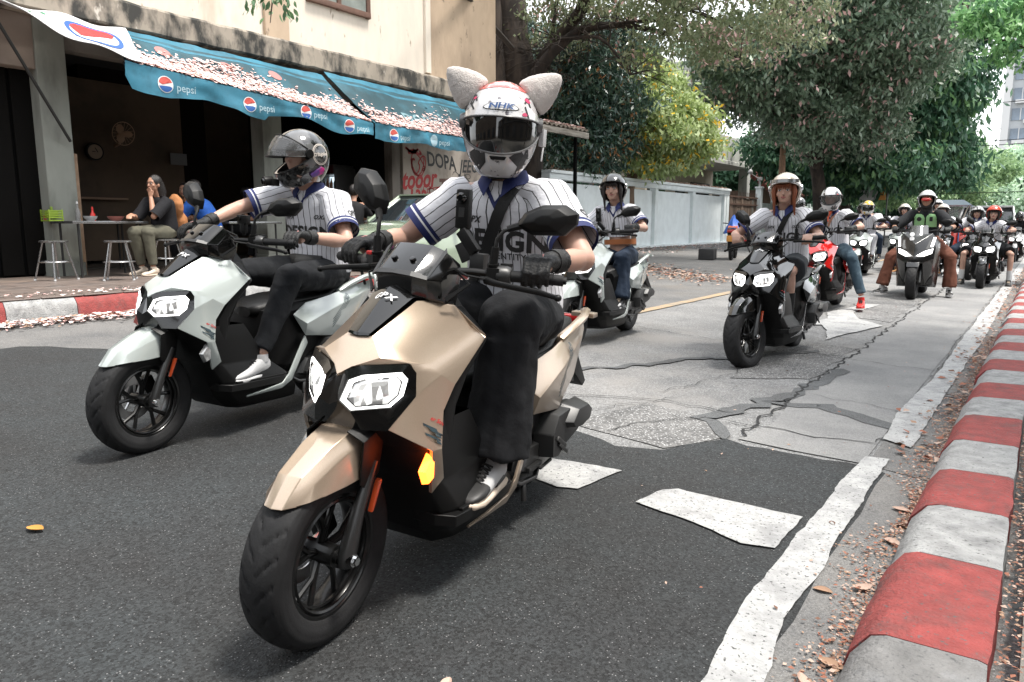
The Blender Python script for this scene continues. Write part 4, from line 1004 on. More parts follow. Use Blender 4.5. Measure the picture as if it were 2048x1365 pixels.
def forkcover():
    mb = MB(); mir(mb, [(.05, .03, .60), (.088, .05, .57), (.092, .045, .45), (.090, .075, .43), (.092, .13, .46), (.088, .15, .60), (.05, .15, .62)], [(0, 1, 5, 6), (1, 2, 3, 4, 5)]); return mb
def print_on(mesh_objs, vf, M, d, off=.0015, ml=.03):
    return project(vf, M, bvh_of(*[o.data for o in mesh_objs]), d, off, ml, .3)

def make_scooter(label, col, group='scooters in the ride', signal_on=False, steer=0.0, plate=True, lod=0, decals=True):
    """body panels and all fittings; parts are shared meshes"""
    r = thing('scooter', label, 'scooter', group=group); P = PAINT[col]; steer_parts = []
    panel = pbuild('cowl', cowl, 'front_cowl', r, P, smooth=25, solid=.012, bevel=.005, seg=2, merge=True)
    pbuild('mask', mask, 'headlight_mask', r, M_BLKG, smooth=20, merge=True)
    for s in (1, -1):
        hl = pbuild(('lens', s), lens(s), 'headlight', r, [M_LENS, M_LED, M_BLKM], smooth=20)
        if lod == 0:
            ts = pbuild(('ts', s), lambda s=s: (lambda b: (b.prism([(.165, .475), (.205, .52), (.222, .505), (.222, .44), (.19, .428)], s * .178, s * .198, s2=.85), b)[1])(MB()), 'turn_signal', r, M_AMBON if signal_on and s > 0 else M_CLR, bevel=.003)
    np_ = pbuild('nose', nose_panel, 'nose_panel', r, M_BLKG, smooth=25, bevel=.004, merge=True)
    pbuild('belly', belly, 'belly_pan', r, M_BLKM, smooth=35, bevel=.008, merge=True)
    pbuild('legsh', legshield, 'leg_shield', r, M_BLKM, smooth=30, bevel=.008)
    pbuild('floor', floor_, 'floorboard', r, M_BLKM, smooth=30, bevel=.002, seg=1)
    pbuild('core', body_core, 'seat_base', r, M_BLKM, smooth=30, bevel=.012)
    for s in (1, -1):
        pbuild(('strip', s), side_strip(s), 'trim_strip', r, P, smooth=25, solid=.01, bevel=.003)
        sp = pbuild(('sp', s), side_panel(s), 'side_panel', r, P, smooth=25, solid=.012, bevel=.005)
        if s > 0: spl = sp
        pbuild(('grab', s), grab(s), 'grab_rail', r, P, smooth=30, bevel=.003)
    pbuild('seat', seat, 'seat', r, M_SEAT, smooth=50)
    pbuild('engine', engine, 'engine', r, M_DMET, warp=False, smooth=30, bevel=.005)
    pbuild('air', aircleaner, 'air_cleaner', r, M_GREYP, smooth=30, bevel=.006)
    pbuild('tail', lambda: (lambda b: (b.box((0, 1.425, .75), (.17, .05, .05)), b)[1])(MB()), 'tail_light', r, M_RED, bevel=.01)
    pbuild('mudg', lambda: (lambda b: (b.prism([(1.33, .66), (1.42, .66), (1.60, .42), (1.57, .40), (1.45, .5)], -.07, .07), b.prism([(1.1, .50), (1.25, .535), (1.45, .48), (1.46, .45), (1.25, .52), (1.1, .48)], -.07, .07), b)[-1])(MB()), 'rear_mudguard', r, M_BLKM, bevel=.005)
    pbuild('muff', lambda: (lambda b: (b.tube([(-.14, .85, .22), (-.16, 1.0, .24), (-.19, 1.12, .28), (-.20, 1.45, .36), (-.20, 1.52, .37)], [.02, .03, .055, .06, .045], 14), b)[1])(MB()), 'muffler', r, M_BLKM, warp=False)
    pbuild('shock', lambda: (lambda b: ([b.tube([(x, 1.25, .30), (x, 1.15, .60)], .018, 8) for x in (.1,)], [b.lathe([(.03, h), (.026, h + .008)], c=(.1, 1.2, .3), axis='Z', n=12) for h in np.arange(.02, .25, .025)], b)[-1])(MB()), 'shock_absorber', r, M_DMET, warp=False)
    rw = obj_from(rim_mesh(), 'rear_wheel', r); rw.location = (0, 1.32, .255); obj_from(tyre_mesh(), 'tyre', rw)
    # steered parts
    fw = obj_from(rim_mesh(), 'front_wheel', r); fw.location = (0, 0, .256); obj_from(tyre_mesh(), 'tyre', fw)
    bd = cached('disc', lambda: (lambda b: (b.lathe([(.065, -.056), (.105, -.056), (.105, -.060), (.065, -.060), (.065, -.056)], n=40), [b.tube([(-.058, .03 * math.cos(a), .03 * math.sin(a)), (-.058, .066 * math.cos(a + .2), .066 * math.sin(a + .2))], .006, 5) for a in np.arange(0, 6.2, 1.256)], b)[-1])(MB()).mesh('brake_disc', M_METAL))
    obj_from(bd, 'brake_disc', fw)
    steer_parts.append(fw)
    steer_parts.append(pbuild('fender', fender, 'front_fender', r, P, smooth=28, solid=.006, bevel=.004, merge=True))
    for s in (1, -1): steer_parts.append(pbuild(('fork', s), fork(s), 'fork_leg', r, M_DMET, smooth=40))
    steer_parts.append(pbuild('forkc', forkcover, 'fork_cover', r, M_BLKM, smooth=25, solid=.006, bevel=.004))
    steer_parts.append(pbuild('nut', lambda: (lambda b: (b.tube([(.10, 0, .258), (.112, 0, .258)], .012, 6), b.tube([(.098, 0, .258), (.103, 0, .258)], .017, 14), b)[-1])(MB()), 'axle_nut', r, M_CHROME))
    steer_parts.append(pbuild('refl', lambda: (lambda b: (b.prism([(.078, .365), (.086, .37), (.122, .445), (.118, .452), (.108, .445)], .094, .101), b)[-1])(MB()), 'reflector', r, M_REFL, bevel=.003))
    steer_parts.append(pbuild('cal', lambda: (lambda b: (b.box((-.07, .09, .30), (.05, .06, .1), rot=(.4, 0, 0)), b)[-1])(MB()), 'brake_caliper', r, M_BLKM, bevel=.008))
    steer_parts.append(pbuild('hc', handle_cover, 'handlebar_cover', r, M_BLKG, smooth=25, bevel=.005, merge=True))
    steer_parts.append(pbuild('ve', visor_edge, 'display_visor', r, M_GREYP, smooth=25, solid=.004))
    steer_parts.append(pbuild('neck', neck, 'steering_neck', r, M_BLKM, bevel=.01))
    steer_parts.append(pbuild('bars', bars, 'handlebar', r, M_BLKM, smooth=40))
    for s in (1, -1):
        fl = (lambda b, s=s: b) if s > 0 else None
        def fx(fn, s=s):
            def g():
                b = fn()
                if s < 0: b.v = [(-p[0], p[1], p[2]) for p in b.v]
                return b
            return g
        steer_parts.append(pbuild(('grip', s), fx(grip), 'grip', r, M_RUB, smooth=40)); steer_parts.append(pbuild(('sw', s), fx(switchgear), 'switch_housing', r, M_GREYP, smooth=35))
        steer_parts.append(pbuild(('lev', s), fx(lever), 'brake_lever', r, M_BLKM, smooth=50))
        m_ = pbuild(('mir', s), mirror(s), 'mirror', r, M_BLKM, smooth=25, bevel=.003); pbuild(('mg', s), mirror_glass(s), 'mirror_glass', m_, M_MIRG)
        steer_parts.append(m_); steer_parts.append(pbuild(('ms', s), mirror_stem(s), 'mirror_stem', r, M_BLKM, smooth=40))
    steer_parts.append(pbuild('kill', lambda: (lambda b: (b.box((-.222, .468, 1.028), (.02, .018, .012)), b)[-1])(MB()), 'engine_switch', r, M_RTXT, bevel=.003))
    if decals:
        def d1():
            b = MB(); M = frame((0, .26, .93), (1, 0, 0), (0, .7, .5)); v, f = print_on([np_], text_mesh('GPX', .030, .3, .0008, 1.2), M, (0, .6, -.8), .004, .01); b.add(v, f); return b
        pbuild('gpx', d1, 'emblem', r, M_WTXT, warp=False, smooth=False)
        for s in (1, -1):
            def d2(s=s):
                b = MB(); M = frame((s * .225, .222, .592), (0, s, 0), (0, .0, 1)); M = M @ Matrix.Rotation(-.55, 4, 'Z')
                v, f = print_on([panel], ([(p[0], p[1] + .018, 0) for p in text_mesh('Hyper Street-X', .0165, .2, .0003)[0]], text_mesh('Hyper Street-X', .0165, .2, .0003)[1]), M, (-s, 0, 0)); b.add(v, f, 1)
                for q, (x0, x1, y) in enumerate([(-.045, .0, -.004), (-.02, .03, -.010), (.0, .05, -.0165), (-.03, .04, -.026), (.01, .055, -.033)]):
                    v, f = print_on([panel], ([(x0, y, 0), (x1, y, 0), (x1 + .006, y - .006, 0), (x0 + .006, y - .006, 0)], [(0, 1, 2, 3)]), M, (-s, 0, 0)); b.add(v, f, 0)
                return b
            pbuild(('hs', s), d2, 'graphic', r, [M_DKPR, M_RTXT], warp=False, smooth=False)
            def d3(s=s):
                b = MB(); M = frame((s * .23, 1.2, .565), (0, s, 0), (0, -.1, 1)) @ Matrix.Rotation(.62 * (1 if s > 0 else -1), 4, 'Z')
                sp_ = [o for o in children(r) if o.name.startswith('side_panel')]
                for q in range(4):
                    v, f = print_on(sp_, ([(-.13 + q * .015, -.015 + q * .012, 0), (.15, -.015 + q * .012, 0), (.15, -.012 + q * .012, 0), (-.13 + q * .015, -.009 + q * .012, 0)], [(0, 1, 2, 3)]), M, (-s, 0, 0)); b.add(v, f)
                tv, tf = text_mesh('150', .05, .2, .0); v, f = print_on(sp_, ([(p[0] + .11, p[1] + .015, 0) for p in tv], tf), M, (-s, 0, 0)); b.add(v, f)
                return b
            pbuild(('st', s), d3, 'graphic', r, M_DKPR, warp=False, smooth=False)
    if steer:
        ax = Vector((0, .45, 1)).normalized(); pt = Vector((0, .06, .255)); T = Matrix.Translation(pt) @ Matrix.Rotation(steer, 4, ax) @ Matrix.Translation(-pt)
        for o in steer_parts: o.matrix_local = T @ o.matrix_basis
    r['steer_deg'] = math.degrees(steer); del r['steer_deg']
    return r
def pose(o, X, Y, yaw, lean, z0): 
    o.matrix_basis = Matrix.Translation((X, Y, z0)) @ Matrix.Rotation(yaw, 4, 'Z') @ Matrix.Rotation(lean, 4, 'Y'); return o
POSES = dict(main=(-1.551, 1.238, .19, .075, .017), white=(-3.435, 1.758, .195, .05, .074), black=(-1.88, 5.84, .0, -.02, .01), w3=(-3.334, 5.54, .10, -.045, .072), red=(-2.36, 9.75, -.016, -.06, .042))
STEER = dict(main=.0, white=-.05, black=-.2, w3=-.05, red=-.1)
sc = {}
sc['main'] = pose(make_scooter('champagne gold scooter nearest the camera with an amber signal lit', 'gold', signal_on=True, steer=STEER['main']), *POSES['main'])
sc['white'] = pose(make_scooter('pearl white scooter at the left ridden by the man in a black helmet', 'white', steer=STEER['white']), *POSES['white'])
sc['black'] = pose(make_scooter('gloss black scooter in mid road ridden by the woman in a cream helmet', 'black', steer=STEER['black']), *POSES['black'])
sc['w3'] = pose(make_scooter('white scooter just behind the gold one ridden by the girl in a crop top', 'white', steer=STEER['w3']), *POSES['w3'])
sc['red'] = pose(make_scooter('bright red scooter whose rider has one red shoe on the road', 'red', steer=STEER['red']), *POSES['red'])
# ------------------------------------------------------------------ people
SKIN = {'light': mat('skin_light', (.44, .265, .20, 1), .5, sss=.12, var=.06, vs=14), 'tan': mat('skin_tan', (.33, .18, .12, 1), .5, sss=.1, var=.06, vs=14), 'dim': mat('skin_dim', (.38, .20, .13, 1), .55)}
M_HAIR = mat('black_hair', (.012, .009, .008, 1), .4, bump=.5, bs=90, stretch=(6, 6, .6)); M_HAIRB = mat('auburn_hair', (.20, .055, .02, 1), .4, bump=.5, bs=90, stretch=(6, 6, .6))
M_LIP = mat('lips', (.30, .10, .085, 1), .4); M_EYE = mat('eye_dark', G4(.012), .15); M_EYEW = mat('eye_white', G4(.6), .3)
def jersey_fn(t, N, L, p):
    uv = N.new('ShaderNodeUVMap'); sx = N.new('ShaderNodeSeparateXYZ'); L.new(uv.outputs[0], sx.inputs[0])
    nz = N.new('ShaderNodeTexNoise'); nz.inputs['Scale'].default_value = 9; tc = N.new('ShaderNodeTexCoord'); L.new(tc.outputs['Object'], nz.inputs['Vector'])
    sc_ = N.new('ShaderNodeMath'); sc_.operation = 'MULTIPLY_ADD'; L.new(nz.outputs['Fac'], sc_.inputs[0]); sc_.inputs[1].default_value = .5; L.new(sx.outputs[0], sc_.inputs[2])
    fr = N.new('ShaderNodeMath'); fr.operation = 'FRACT'; L.new(sc_.outputs[0], fr.inputs[0])
    lt = N.new('ShaderNodeMath'); lt.operation = 'LESS_THAN'; lt.inputs[1].default_value = .11; L.new(fr.outputs[0], lt.inputs[0])
    mx = N.new('ShaderNodeMix'); mx.data_type = 'RGBA'; L.new(lt.outputs[0], mx.inputs[0]); mx.inputs[6].default_value = (.56, .56, .59, 1); mx.inputs[7].default_value = G4(.03)
    L.new(mx.outputs[2], p.inputs['Base Color']); p.inputs['Roughness'].default_value = .8; p.inputs['Sheen Weight'].default_value = .15
    n2 = N.new('ShaderNodeTexNoise'); n2.inputs['Scale'].default_value = 24; n2.inputs['Detail'].default_value = 3; L.new(tc.outputs['Object'], n2.inputs['Vector'])
    b = N.new('ShaderNodeBump'); b.inputs['Strength'].default_value = .35; b.inputs['Distance'].default_value = .02; L.new(n2.outputs['Fac'], b.inputs['Height']); L.new(b.outputs[0], p.inputs['Normal'])
M_JER = node_mat('pinstripe_jersey', jersey_fn)
M_NAVY = mat('royal_blue_trim', (.007, .014, .085, 1), .75); M_TRIMW = mat('white_trim', G4(.6), .8)
M_GLOVE = mat('black_glove', G4(.006), .5, spec=.35, bump=.5, bs=120); M_STRAP = mat('webbing', G4(.006), .7, bump=.3, bs=300)
def cloth(name, c, **k): return mat(name, c, .85, var=.14, vs=10, bump=.45, bs=22, spec=.25, **k)
M_PANT = cloth('black_twill', (.009, .0095, .011, 1)); M_JEANK = cloth('washed_black_denim', (.010, .011, .013, 1), col2=(.03, .032, .034, 1), c2s=6, c2t=(.55, .75)); M_NAVYP = cloth('navy_trousers', (.016, .026, .045, 1))
M_JEANB = cloth('blue_denim', (.045, .075, .10, 1), col2=(.12, .16, .18, 1), c2s=5, c2t=(.5, .7)); M_SKIRT = cloth('charcoal_skirt', (.03, .034, .038, 1)); M_KHAKI = cloth('olive_khaki', (.10, .095, .07, 1)); M_BROWNP = cloth('brown_trousers', (.13, .05, .032, 1)); M_BEIGEP = cloth('beige_trousers', (.33, .29, .25, 1))
M_SHW = mat('shoe_white', G4(.45), .6); M_SHB = mat('shoe_black', G4(.018), .5); M_SHS = mat('shoe_sole', (.6, .5, .4, 1), .7); M_SHR = mat('shoe_red', (.5, .02, .015, 1), .5); M_SHBR = mat('shoe_tan', (.35, .16, .05, 1), .6)
M_VISD = mat('dark_visor', G4(.006), .05, coat=1); M_FUR = mat('white_fur', (.50, .46, .43, 1), .95, sheen=.6, bump=.5, bs=260, var=.12, vs=20)
M_VISC = mat('smoke_visor', G4(.10), .05, alpha=.30, coat=1)
V = Vector
def grip_hand(mb, W, G, ax, r=.0105, s=1.0, bar=.019):
    """palm and five separate fingers closed round a bar through G along ax"""
    W = V(W); G = V(G); ax = V(ax).normalized(); fwd = (G - W); fwd -= ax * fwd.dot(ax); fwd.normalize(); up = ax.cross(fwd); 
    if up.z < 0: up = -up
    def C(a, rad, o): return G + ax * o + (-fwd * math.cos(a) + up * math.sin(a)) * rad
    # palm from the wrist to the knuckles above the bar
    kn = [C(1.05, bar + .022, o) for o in (-.034, -.012, .011, .033)]
    mid = (kn[1] + kn[2]) / 2
    for q, kk in enumerate(kn):
        w0 = W + ax * (-.022 + .0147 * q); mb.tube([w0, w0.lerp(kk, .5) + up * .006, kk], [r * 1.75, r * 1.7, r * 1.25], 8)
    for q, kk in enumerate(kn):
        L_ = (.96, 1.05, 1.0, .82)[q]; o = (-.034, -.012, .011, .033)[q]; pts = [kk]; rs = [r * 1.12]
        for a, rr in ((1.75, .020), (2.5, .018), (3.3, .017), (4.1, .015)): pts.append(C(1.05 + (a - 1.05) * L_, bar + rr, o)); rs.append(r * (1.05 - .07 * len(pts)))
        mb.tube(pts, rs, 8)
        mb.ell(kk + up * .002, (r * 1.25,) * 3, 8, 6); mb.ell(pts[-1], (rs[-1],) * 3, 8, 6)
    side = -1 if ax.dot(V((1, 0, 0))) * 1 > 0 else 1
    t0 = W + (G - W) * .35; inn = ax * (-.045 if G.x * ax.x > 0 else .045) if abs(ax.x) > .3 else ax * -.045
    mb.tube([t0 + inn * .3, C(.2, bar + .016, 0) + inn * .75, C(-.7, bar + .014, 0) + inn, C(-1.7, bar + .012, 0) + inn * .9], [r * 1.6, r * 1.4, r * 1.15, r], 8)
    mb.ell(C(-1.7, bar + .012, 0) + inn * .9, (r,) * 3, 8, 6)
def open_hand(mb, W, d, nrm, r=.0095):
    W = V(W); d = V(d).normalized(); nrm = V(nrm).normalized(); sd = d.cross(nrm).normalized()
    for q in range(4):
        o = (-.030 + .02 * q); k0 = W + sd * o * .5; k1 = W + d * .085 + sd * o; L_ = (.07, .08, .075, .06)[q]
        mb.tube([k0, k1], [r * 1.7, r * 1.3], 8); mb.tube([k1, k1 + d * L_ * .5 - nrm * .008, k1 + d * L_ * .85 - nrm * .03], [r * 1.15, r, r * .85], 8)
    mb.tube([W + d * .02 - sd * .03, W + d * .06 - sd * .055, W + d * .09 - sd * .06 - nrm * .01], [r * 1.5, r * 1.2, r], 8)

def face_parts(parent, H, R, skin, scale=1.0, lips=True):
    """eyes, brows and lips laid on the head, local frame facing -Y"""
    def T(p): return V(H) + R @ (V(p) * scale)
    for s in (-1, 1):
        mb = MB(); mb.ell(T((s * .031, -.084, .012)), (.014 * scale, .008 * scale, .007 * scale), 10, 6, 0, rot=R.to_4x4()); mb.ell(T((s * .031, -.0895, .012)), (.006 * scale, .004 * scale, .006 * scale), 8, 6, 1, rot=R.to_4x4())
        mb.build('eye', [M_EYEW, M_EYE], parent)
        mb = MB(); mb.tube([T((s * .014, -.094, .032)), T((s * .032, -.092, .038)), T((s * .05, -.080, .032))], [.0022 * scale, .003 * scale, .0015 * scale], 5); mb.build('eyebrow', M_HAIR, parent)
        mb = MB(); mb.tube([T((s * .017, -.091, .018)), T((s * .031, -.092, .0215)), T((s * .046, -.084, .017))], [.0015 * scale, .0018 * scale, .0015 * scale], 5); mb.build('eyelash', M_HAIR, parent)
    if lips:
        mb = MB(); mb.tube([T((-.022, -.088, -.046)), T((0, -.097, -.044)), T((.022, -.088, -.046))], [.002 * scale, .0062 * scale, .002 * scale], 6); mb.tube([T((-.019, -.088, -.049)), T((0, -.096, -.053)), T((.019, -.088, -.049))], [.002 * scale, .0062 * scale, .002 * scale], 6); mb.build('lips', M_LIP, parent)
def head_geo(mb, H, R, s=1.0):
    def T(p): return V(H) + R @ (V(p) * s)
    R4 = R.to_4x4()
    mb.ell(T((0, 0, .02)), (.074 * s, .094 * s, .105 * s), 20, 14, rot=R4); mb.ell(T((0, -.025, -.035)), (.060 * s, .066 * s, .070 * s), 16, 12, rot=R4); mb.ell(T((0, -.060, -.076)), (.028 * s, .028 * s, .022 * s), 12, 8, rot=R4)
    mb.tube([T((0, -.086, .018)), T((0, -.098, -.008)), T((0, -.110, -.022))], [.008 * s, .010 * s, .013 * s], 8); mb.ell(T((0, -.104, -.024)), (.016 * s, .012 * s, .009 * s), 10, 6, rot=R4)
    mb.ell(T((0, -.080, -.048)), (.026 * s, .014 * s, .014 * s), 10, 6, rot=R4); mb.tube([T((-.05, -.072, .034)), T((0, -.090, .036)), T((.05, -.072, .034))], [.010 * s, .010 * s, .010 * s], 6)
    for q in (-1, 1): mb.ell(T((q * .044, -.062, -.018)), (.022 * s, .02 * s, .022 * s), 8, 6, rot=R4); mb.ell(T((q * .076, .005, -.008)), (.010 * s, .022 * s, .032 * s), 8, 8, rot=R4)

def helmet(parent, H, R, kind='full', shell=None, visor=None, trim=None, opened=0.0, s=1.0, name='helmet', n=56, glass=True, brow=20):
    """motorcycle helmet round H; R turns it, local front is -Y"""
    trim = trim or M_BLKM; H = V(H)
    full = kind == 'full'; half = math.radians(82 if full else 74)
    def et(f): a = min(1, abs(f) / half); return math.radians((brow if full else 24) - (6 if full else 13) * a ** 3)
    def eb(f):
        a = min(1, abs(f) / half)
        if full: return math.radians(-25 + 21 * a ** 2.2)
        return math.radians(-64) if abs(f) < half else math.radians(-60)
    E0 = math.radians(-60 if full else -52)
    def P(f, e, k=1.0):
        d = V((math.sin(f) * math.cos(e), -math.cos(f) * math.cos(e), math.sin(e)))
        rz = .152 if d.z > 0 else .178; rr = 1 / math.sqrt((d.x / .130) ** 2 + (d.y / .160) ** 2 + (d.z / rz) ** 2)
        if full and e < 0:
            c = max(0, math.cos(f)); rr *= 1 + .13 * min(1, -e / .7) * c * c - .05 * min(1, -e / .9) * (1 - c)
        elif e < 0: rr *= 1 - .06 * min(1, -e / .9)
        p = d * rr * k; p.z = max(p.z, -.152)
        return p
    def G(f, r, k=1.0):
        nb, nv, ntp = 6, 6, 10
        if r <= nb: t = r / nb; e = lerp(E0, eb(f) if full else max(eb(f), E0 + .01), t) if (full or abs(f) >= half) else lerp(E0, math.radians(-45), t)
        elif r <= nb + nv: t = (r - nb) / nv; b = eb(f) if full else math.radians(-45); e = lerp(b, et(f), t)
        else: t = (r - nb - nv) / ntp; e = lerp(et(f), PI / 2 - .02, t)
        return P(f, e, k)
    nr = 22; vs = []; 
    FR = [lerp(-half, half, i / 24) for i in range(25)] + [lerp(half, 2 * PI - half, i / 22) for i in range(1, 22)]
    m = len(FR); idx = lambda i, j: (i % m) * (nr + 1) + j
    def tr(p): return H + R @ (p * s)
    for f in FR:
        for r in range(nr + 1): vs.append(tr(G(f, r)))
    fs = []
    for i in range(m):
        for r in range(nr):
            inop = i < 24 and (6 <= r < 12 if full else r < 12)
            if inop: continue
            fs.append((idx(i, r), idx(i + 1, r), idx(i + 1, r + 1), idx(i, r + 1)))
    mb = MB(); mb.add(vs, fs); h = mb.build(name, shell, parent, smooth=50, solid=.016 * s)
    mb = MB()     # padding inside
    vs = [tr(G(f, r, .84)) for f in FR for r in range(nr + 1)]; mb.add(vs, fs); mb.build('lining', M_STRAP, h, smooth=50)
    mb = MB()     # rubber edge round the opening
    if full: loop = [G(FR[i], 12, 1.004) for i in range(25)] + [G(FR[i], 6, 1.004) for i in range(24, -1, -1)]
    else: loop = [G(FR[0], r, .995) for r in range(0, 12)] + [G(FR[i], 12, 1.0) for i in range(25)] + [G(FR[24], r, .995) for r in range(11, -1, -1)]
    if full: loop.append(loop[0])
    mb.tube([tr(p) for p in loop], (.0032 if full else .005) * s, 6); mb.build('edge_trim', trim, h)
    if full or glass:
        X0 = 0 if full else 2; RV = Matrix.Rotation(-opened, 3, 'X')
        vv = []; W_ = []
        r0, r1 = (6, 12) if full else (3, 13)
        for i in range(25):
            for r in range(r0, r1 + 1):
                p = G(FR[i], r, (1.012 if opened else .985) if full else 1.02); p = RV @ (p - V((0, 0, .03))) + V((0, 0, .03)) if opened else p; vv.append(tr(p))
        k = r1 - r0 + 1; mb = MB(); mb.add(vv, [(i * k + j, (i + 1) * k + j, (i + 1) * k + j + 1, i * k + j + 1) for i in range(24) for j in range(k - 1)])
        mb.build('visor', visor or M_VISD, h, smooth=60, solid=.002)
        if opened:
            mb = MB(); mb.tube([vv[i * k] for i in range(25)], .004, 6); mb.tube([vv[i * k + k - 1] for i in range(25)], .004, 6); mb.build('visor_edge', M_BLKM, h)
    for q in (-1, 1):
        mb = MB(); c = tr(V((q * .132, -.012, .018))); mb.tube([tr(V((q * .118, -.012, .018))), tr(V((q * .139, -.012, .018)))], [.030 * s, .022 * s], 16); mb.build('pivot_cover', trim if full else M_CHROME, h)
    return h, tr
def torso_rings(P, N, prof, fat=1.0, yaw=0.0, n=44, bend=0.03, seed=0, amp=.008):
    P = V(P); N = V(N); rings = []
    X = V((math.cos(yaw), math.sin(yaw), 0)); K = len(prof)
    for t, w_, d_ in prof:
        c = P.lerp(N, t) + V((0, bend * math.sin(PI * t), 0)); tan = (N - P).normalized(); D = tan.cross(X).normalized()
        if D.y > 0: D = -D
        ring = []
        for j in range(n):
            a = 2 * PI * j / n; cs, sn = math.cos(a), math.sin(a); ex = .82
            x = math.copysign(abs(cs) ** ex, cs) * w_ * fat; y = math.copysign(abs(sn) ** ex, sn) * d_ * fat
            p = c - X * x * -1 * -1 + D * y
            nz = noise.noise(V((p.x * 5 + seed, p.y * 5, p.z * 8))) * amp + noise.noise(V((p.x * 16 + seed, p.y * 16 + p.z * 6, p.z * 11))) * amp * .55
            q = (p - c).normalized() * nz * min(1, (1 - t) * 6 + .1); ring.append(p + q)
        rings.append(ring)
    return rings
PROF = [(-.04, .175, .130), (.0, .188, .148), (.12, .190, .150), (.28, .184, .145), (.42, .188, .140), (.58, .196, .138), (.72, .204, .134), (.82, .208, .126), (.88, .198, .112), (.925, .160, .098), (.96, .112, .084), (1.0, .072, .068)]
PROFC = [(t, w_, d_) for t, w_, d_ in PROF if t > .4]
def sleeve(mb, S, E, k=.72, r0=.098, r1=.088, n=22, uv=15, seed=0, lo=0.0, amp=.006):
    S = V(S); E = V(E); pts = []; rs = []; K = 9
    inn = S + (V((0, S.y, S.z + .02)) - S) * .30
    d = (E - S).normalized(); a = d.cross(V((0, 0, 1))).normalized(); b = a.cross(d)
    rings = []
    for i in range(K + 1):
        t = i / K; c = inn.lerp(S, min(1, t / .25)) if t < .25 else S.lerp(E, (t - .25) / .75 * k); r = lerp(r0 * .92, r0, min(1, t / .25)) if t < .25 else lerp(r0, r1, (t - .25) / .75)
        ring = []
        for j in range(n):
            an = 2 * PI * j / n; p = c + (a * math.cos(an) + b * math.sin(an)) * r; nz = noise.noise(V((p.x * 13 + seed, p.y * 13, p.z * 13))) * amp * 1.6
            ring.append(p + (p - c).normalized() * nz - V((0, 0, .010 * max(0, math.sin(t * 3)))))
        rings.append(ring)
    mb.loft(rings, 0, True, False, uv=uv); return rings
def decal_chest(parent, bodies, items, cy=.0):
    """items: (text, x, z, size, shear, bold, material)"""
    bv = bvh_of(*bodies)
    groups = {}
    for txt, x, z, size, sh, bo, m in items:
        M = frame((x, -1.0 + 1.0, z), (1, 0, 0), (0, 0, 1))
        v, f = project(text_mesh(txt, size, sh, bo, 1.05), M, bv, (0, 1, 0), .003, .03, 3.0)
        if f: mb = MB(); mb.add(v, f); mb.build('shirt_print', m, parent, smooth=False)
def strap_on(parent, bodies, pts, wd=.045, name='shoulder_strap', m=None, off=.008):
    bv = bvh_of(*bodies); vs = []; fs = []; n = 26; P = []
    for i in range(n + 1):
        t = i / n * (len(pts) - 1); k = min(int(t), len(pts) - 2); x = lerp(pts[k][0], pts[k + 1][0], t - k); z = lerp(pts[k][1], pts[k + 1][1], t - k); P.append((x, z))
    for i, (x, z) in enumerate(P):
        a = V(P[max(0, i - 1)]); b = V(P[min(n, i + 1)]); d = (b - a).normalized(); nn = V((-d.y, d.x)) * wd / 2; row = []
        for q in (-1, 1):
            o = V((x + nn.x * q, -2, z + nn.y * q)); h = bv.ray_cast(o, V((0, 1, 0)), 5)
            row.append((h[0] - V((0, off, 0))) if h[0] is not None else None)
        if None in row: 
            if vs: break
            continue
        vs += row; k = len(vs)
        if k > 2: fs.append((k - 4, k - 3, k - 1, k - 2))
    mb = MB(); mb.add(vs, fs); return mb.build(name, m or M_STRAP, parent, smooth=60, solid=.004)
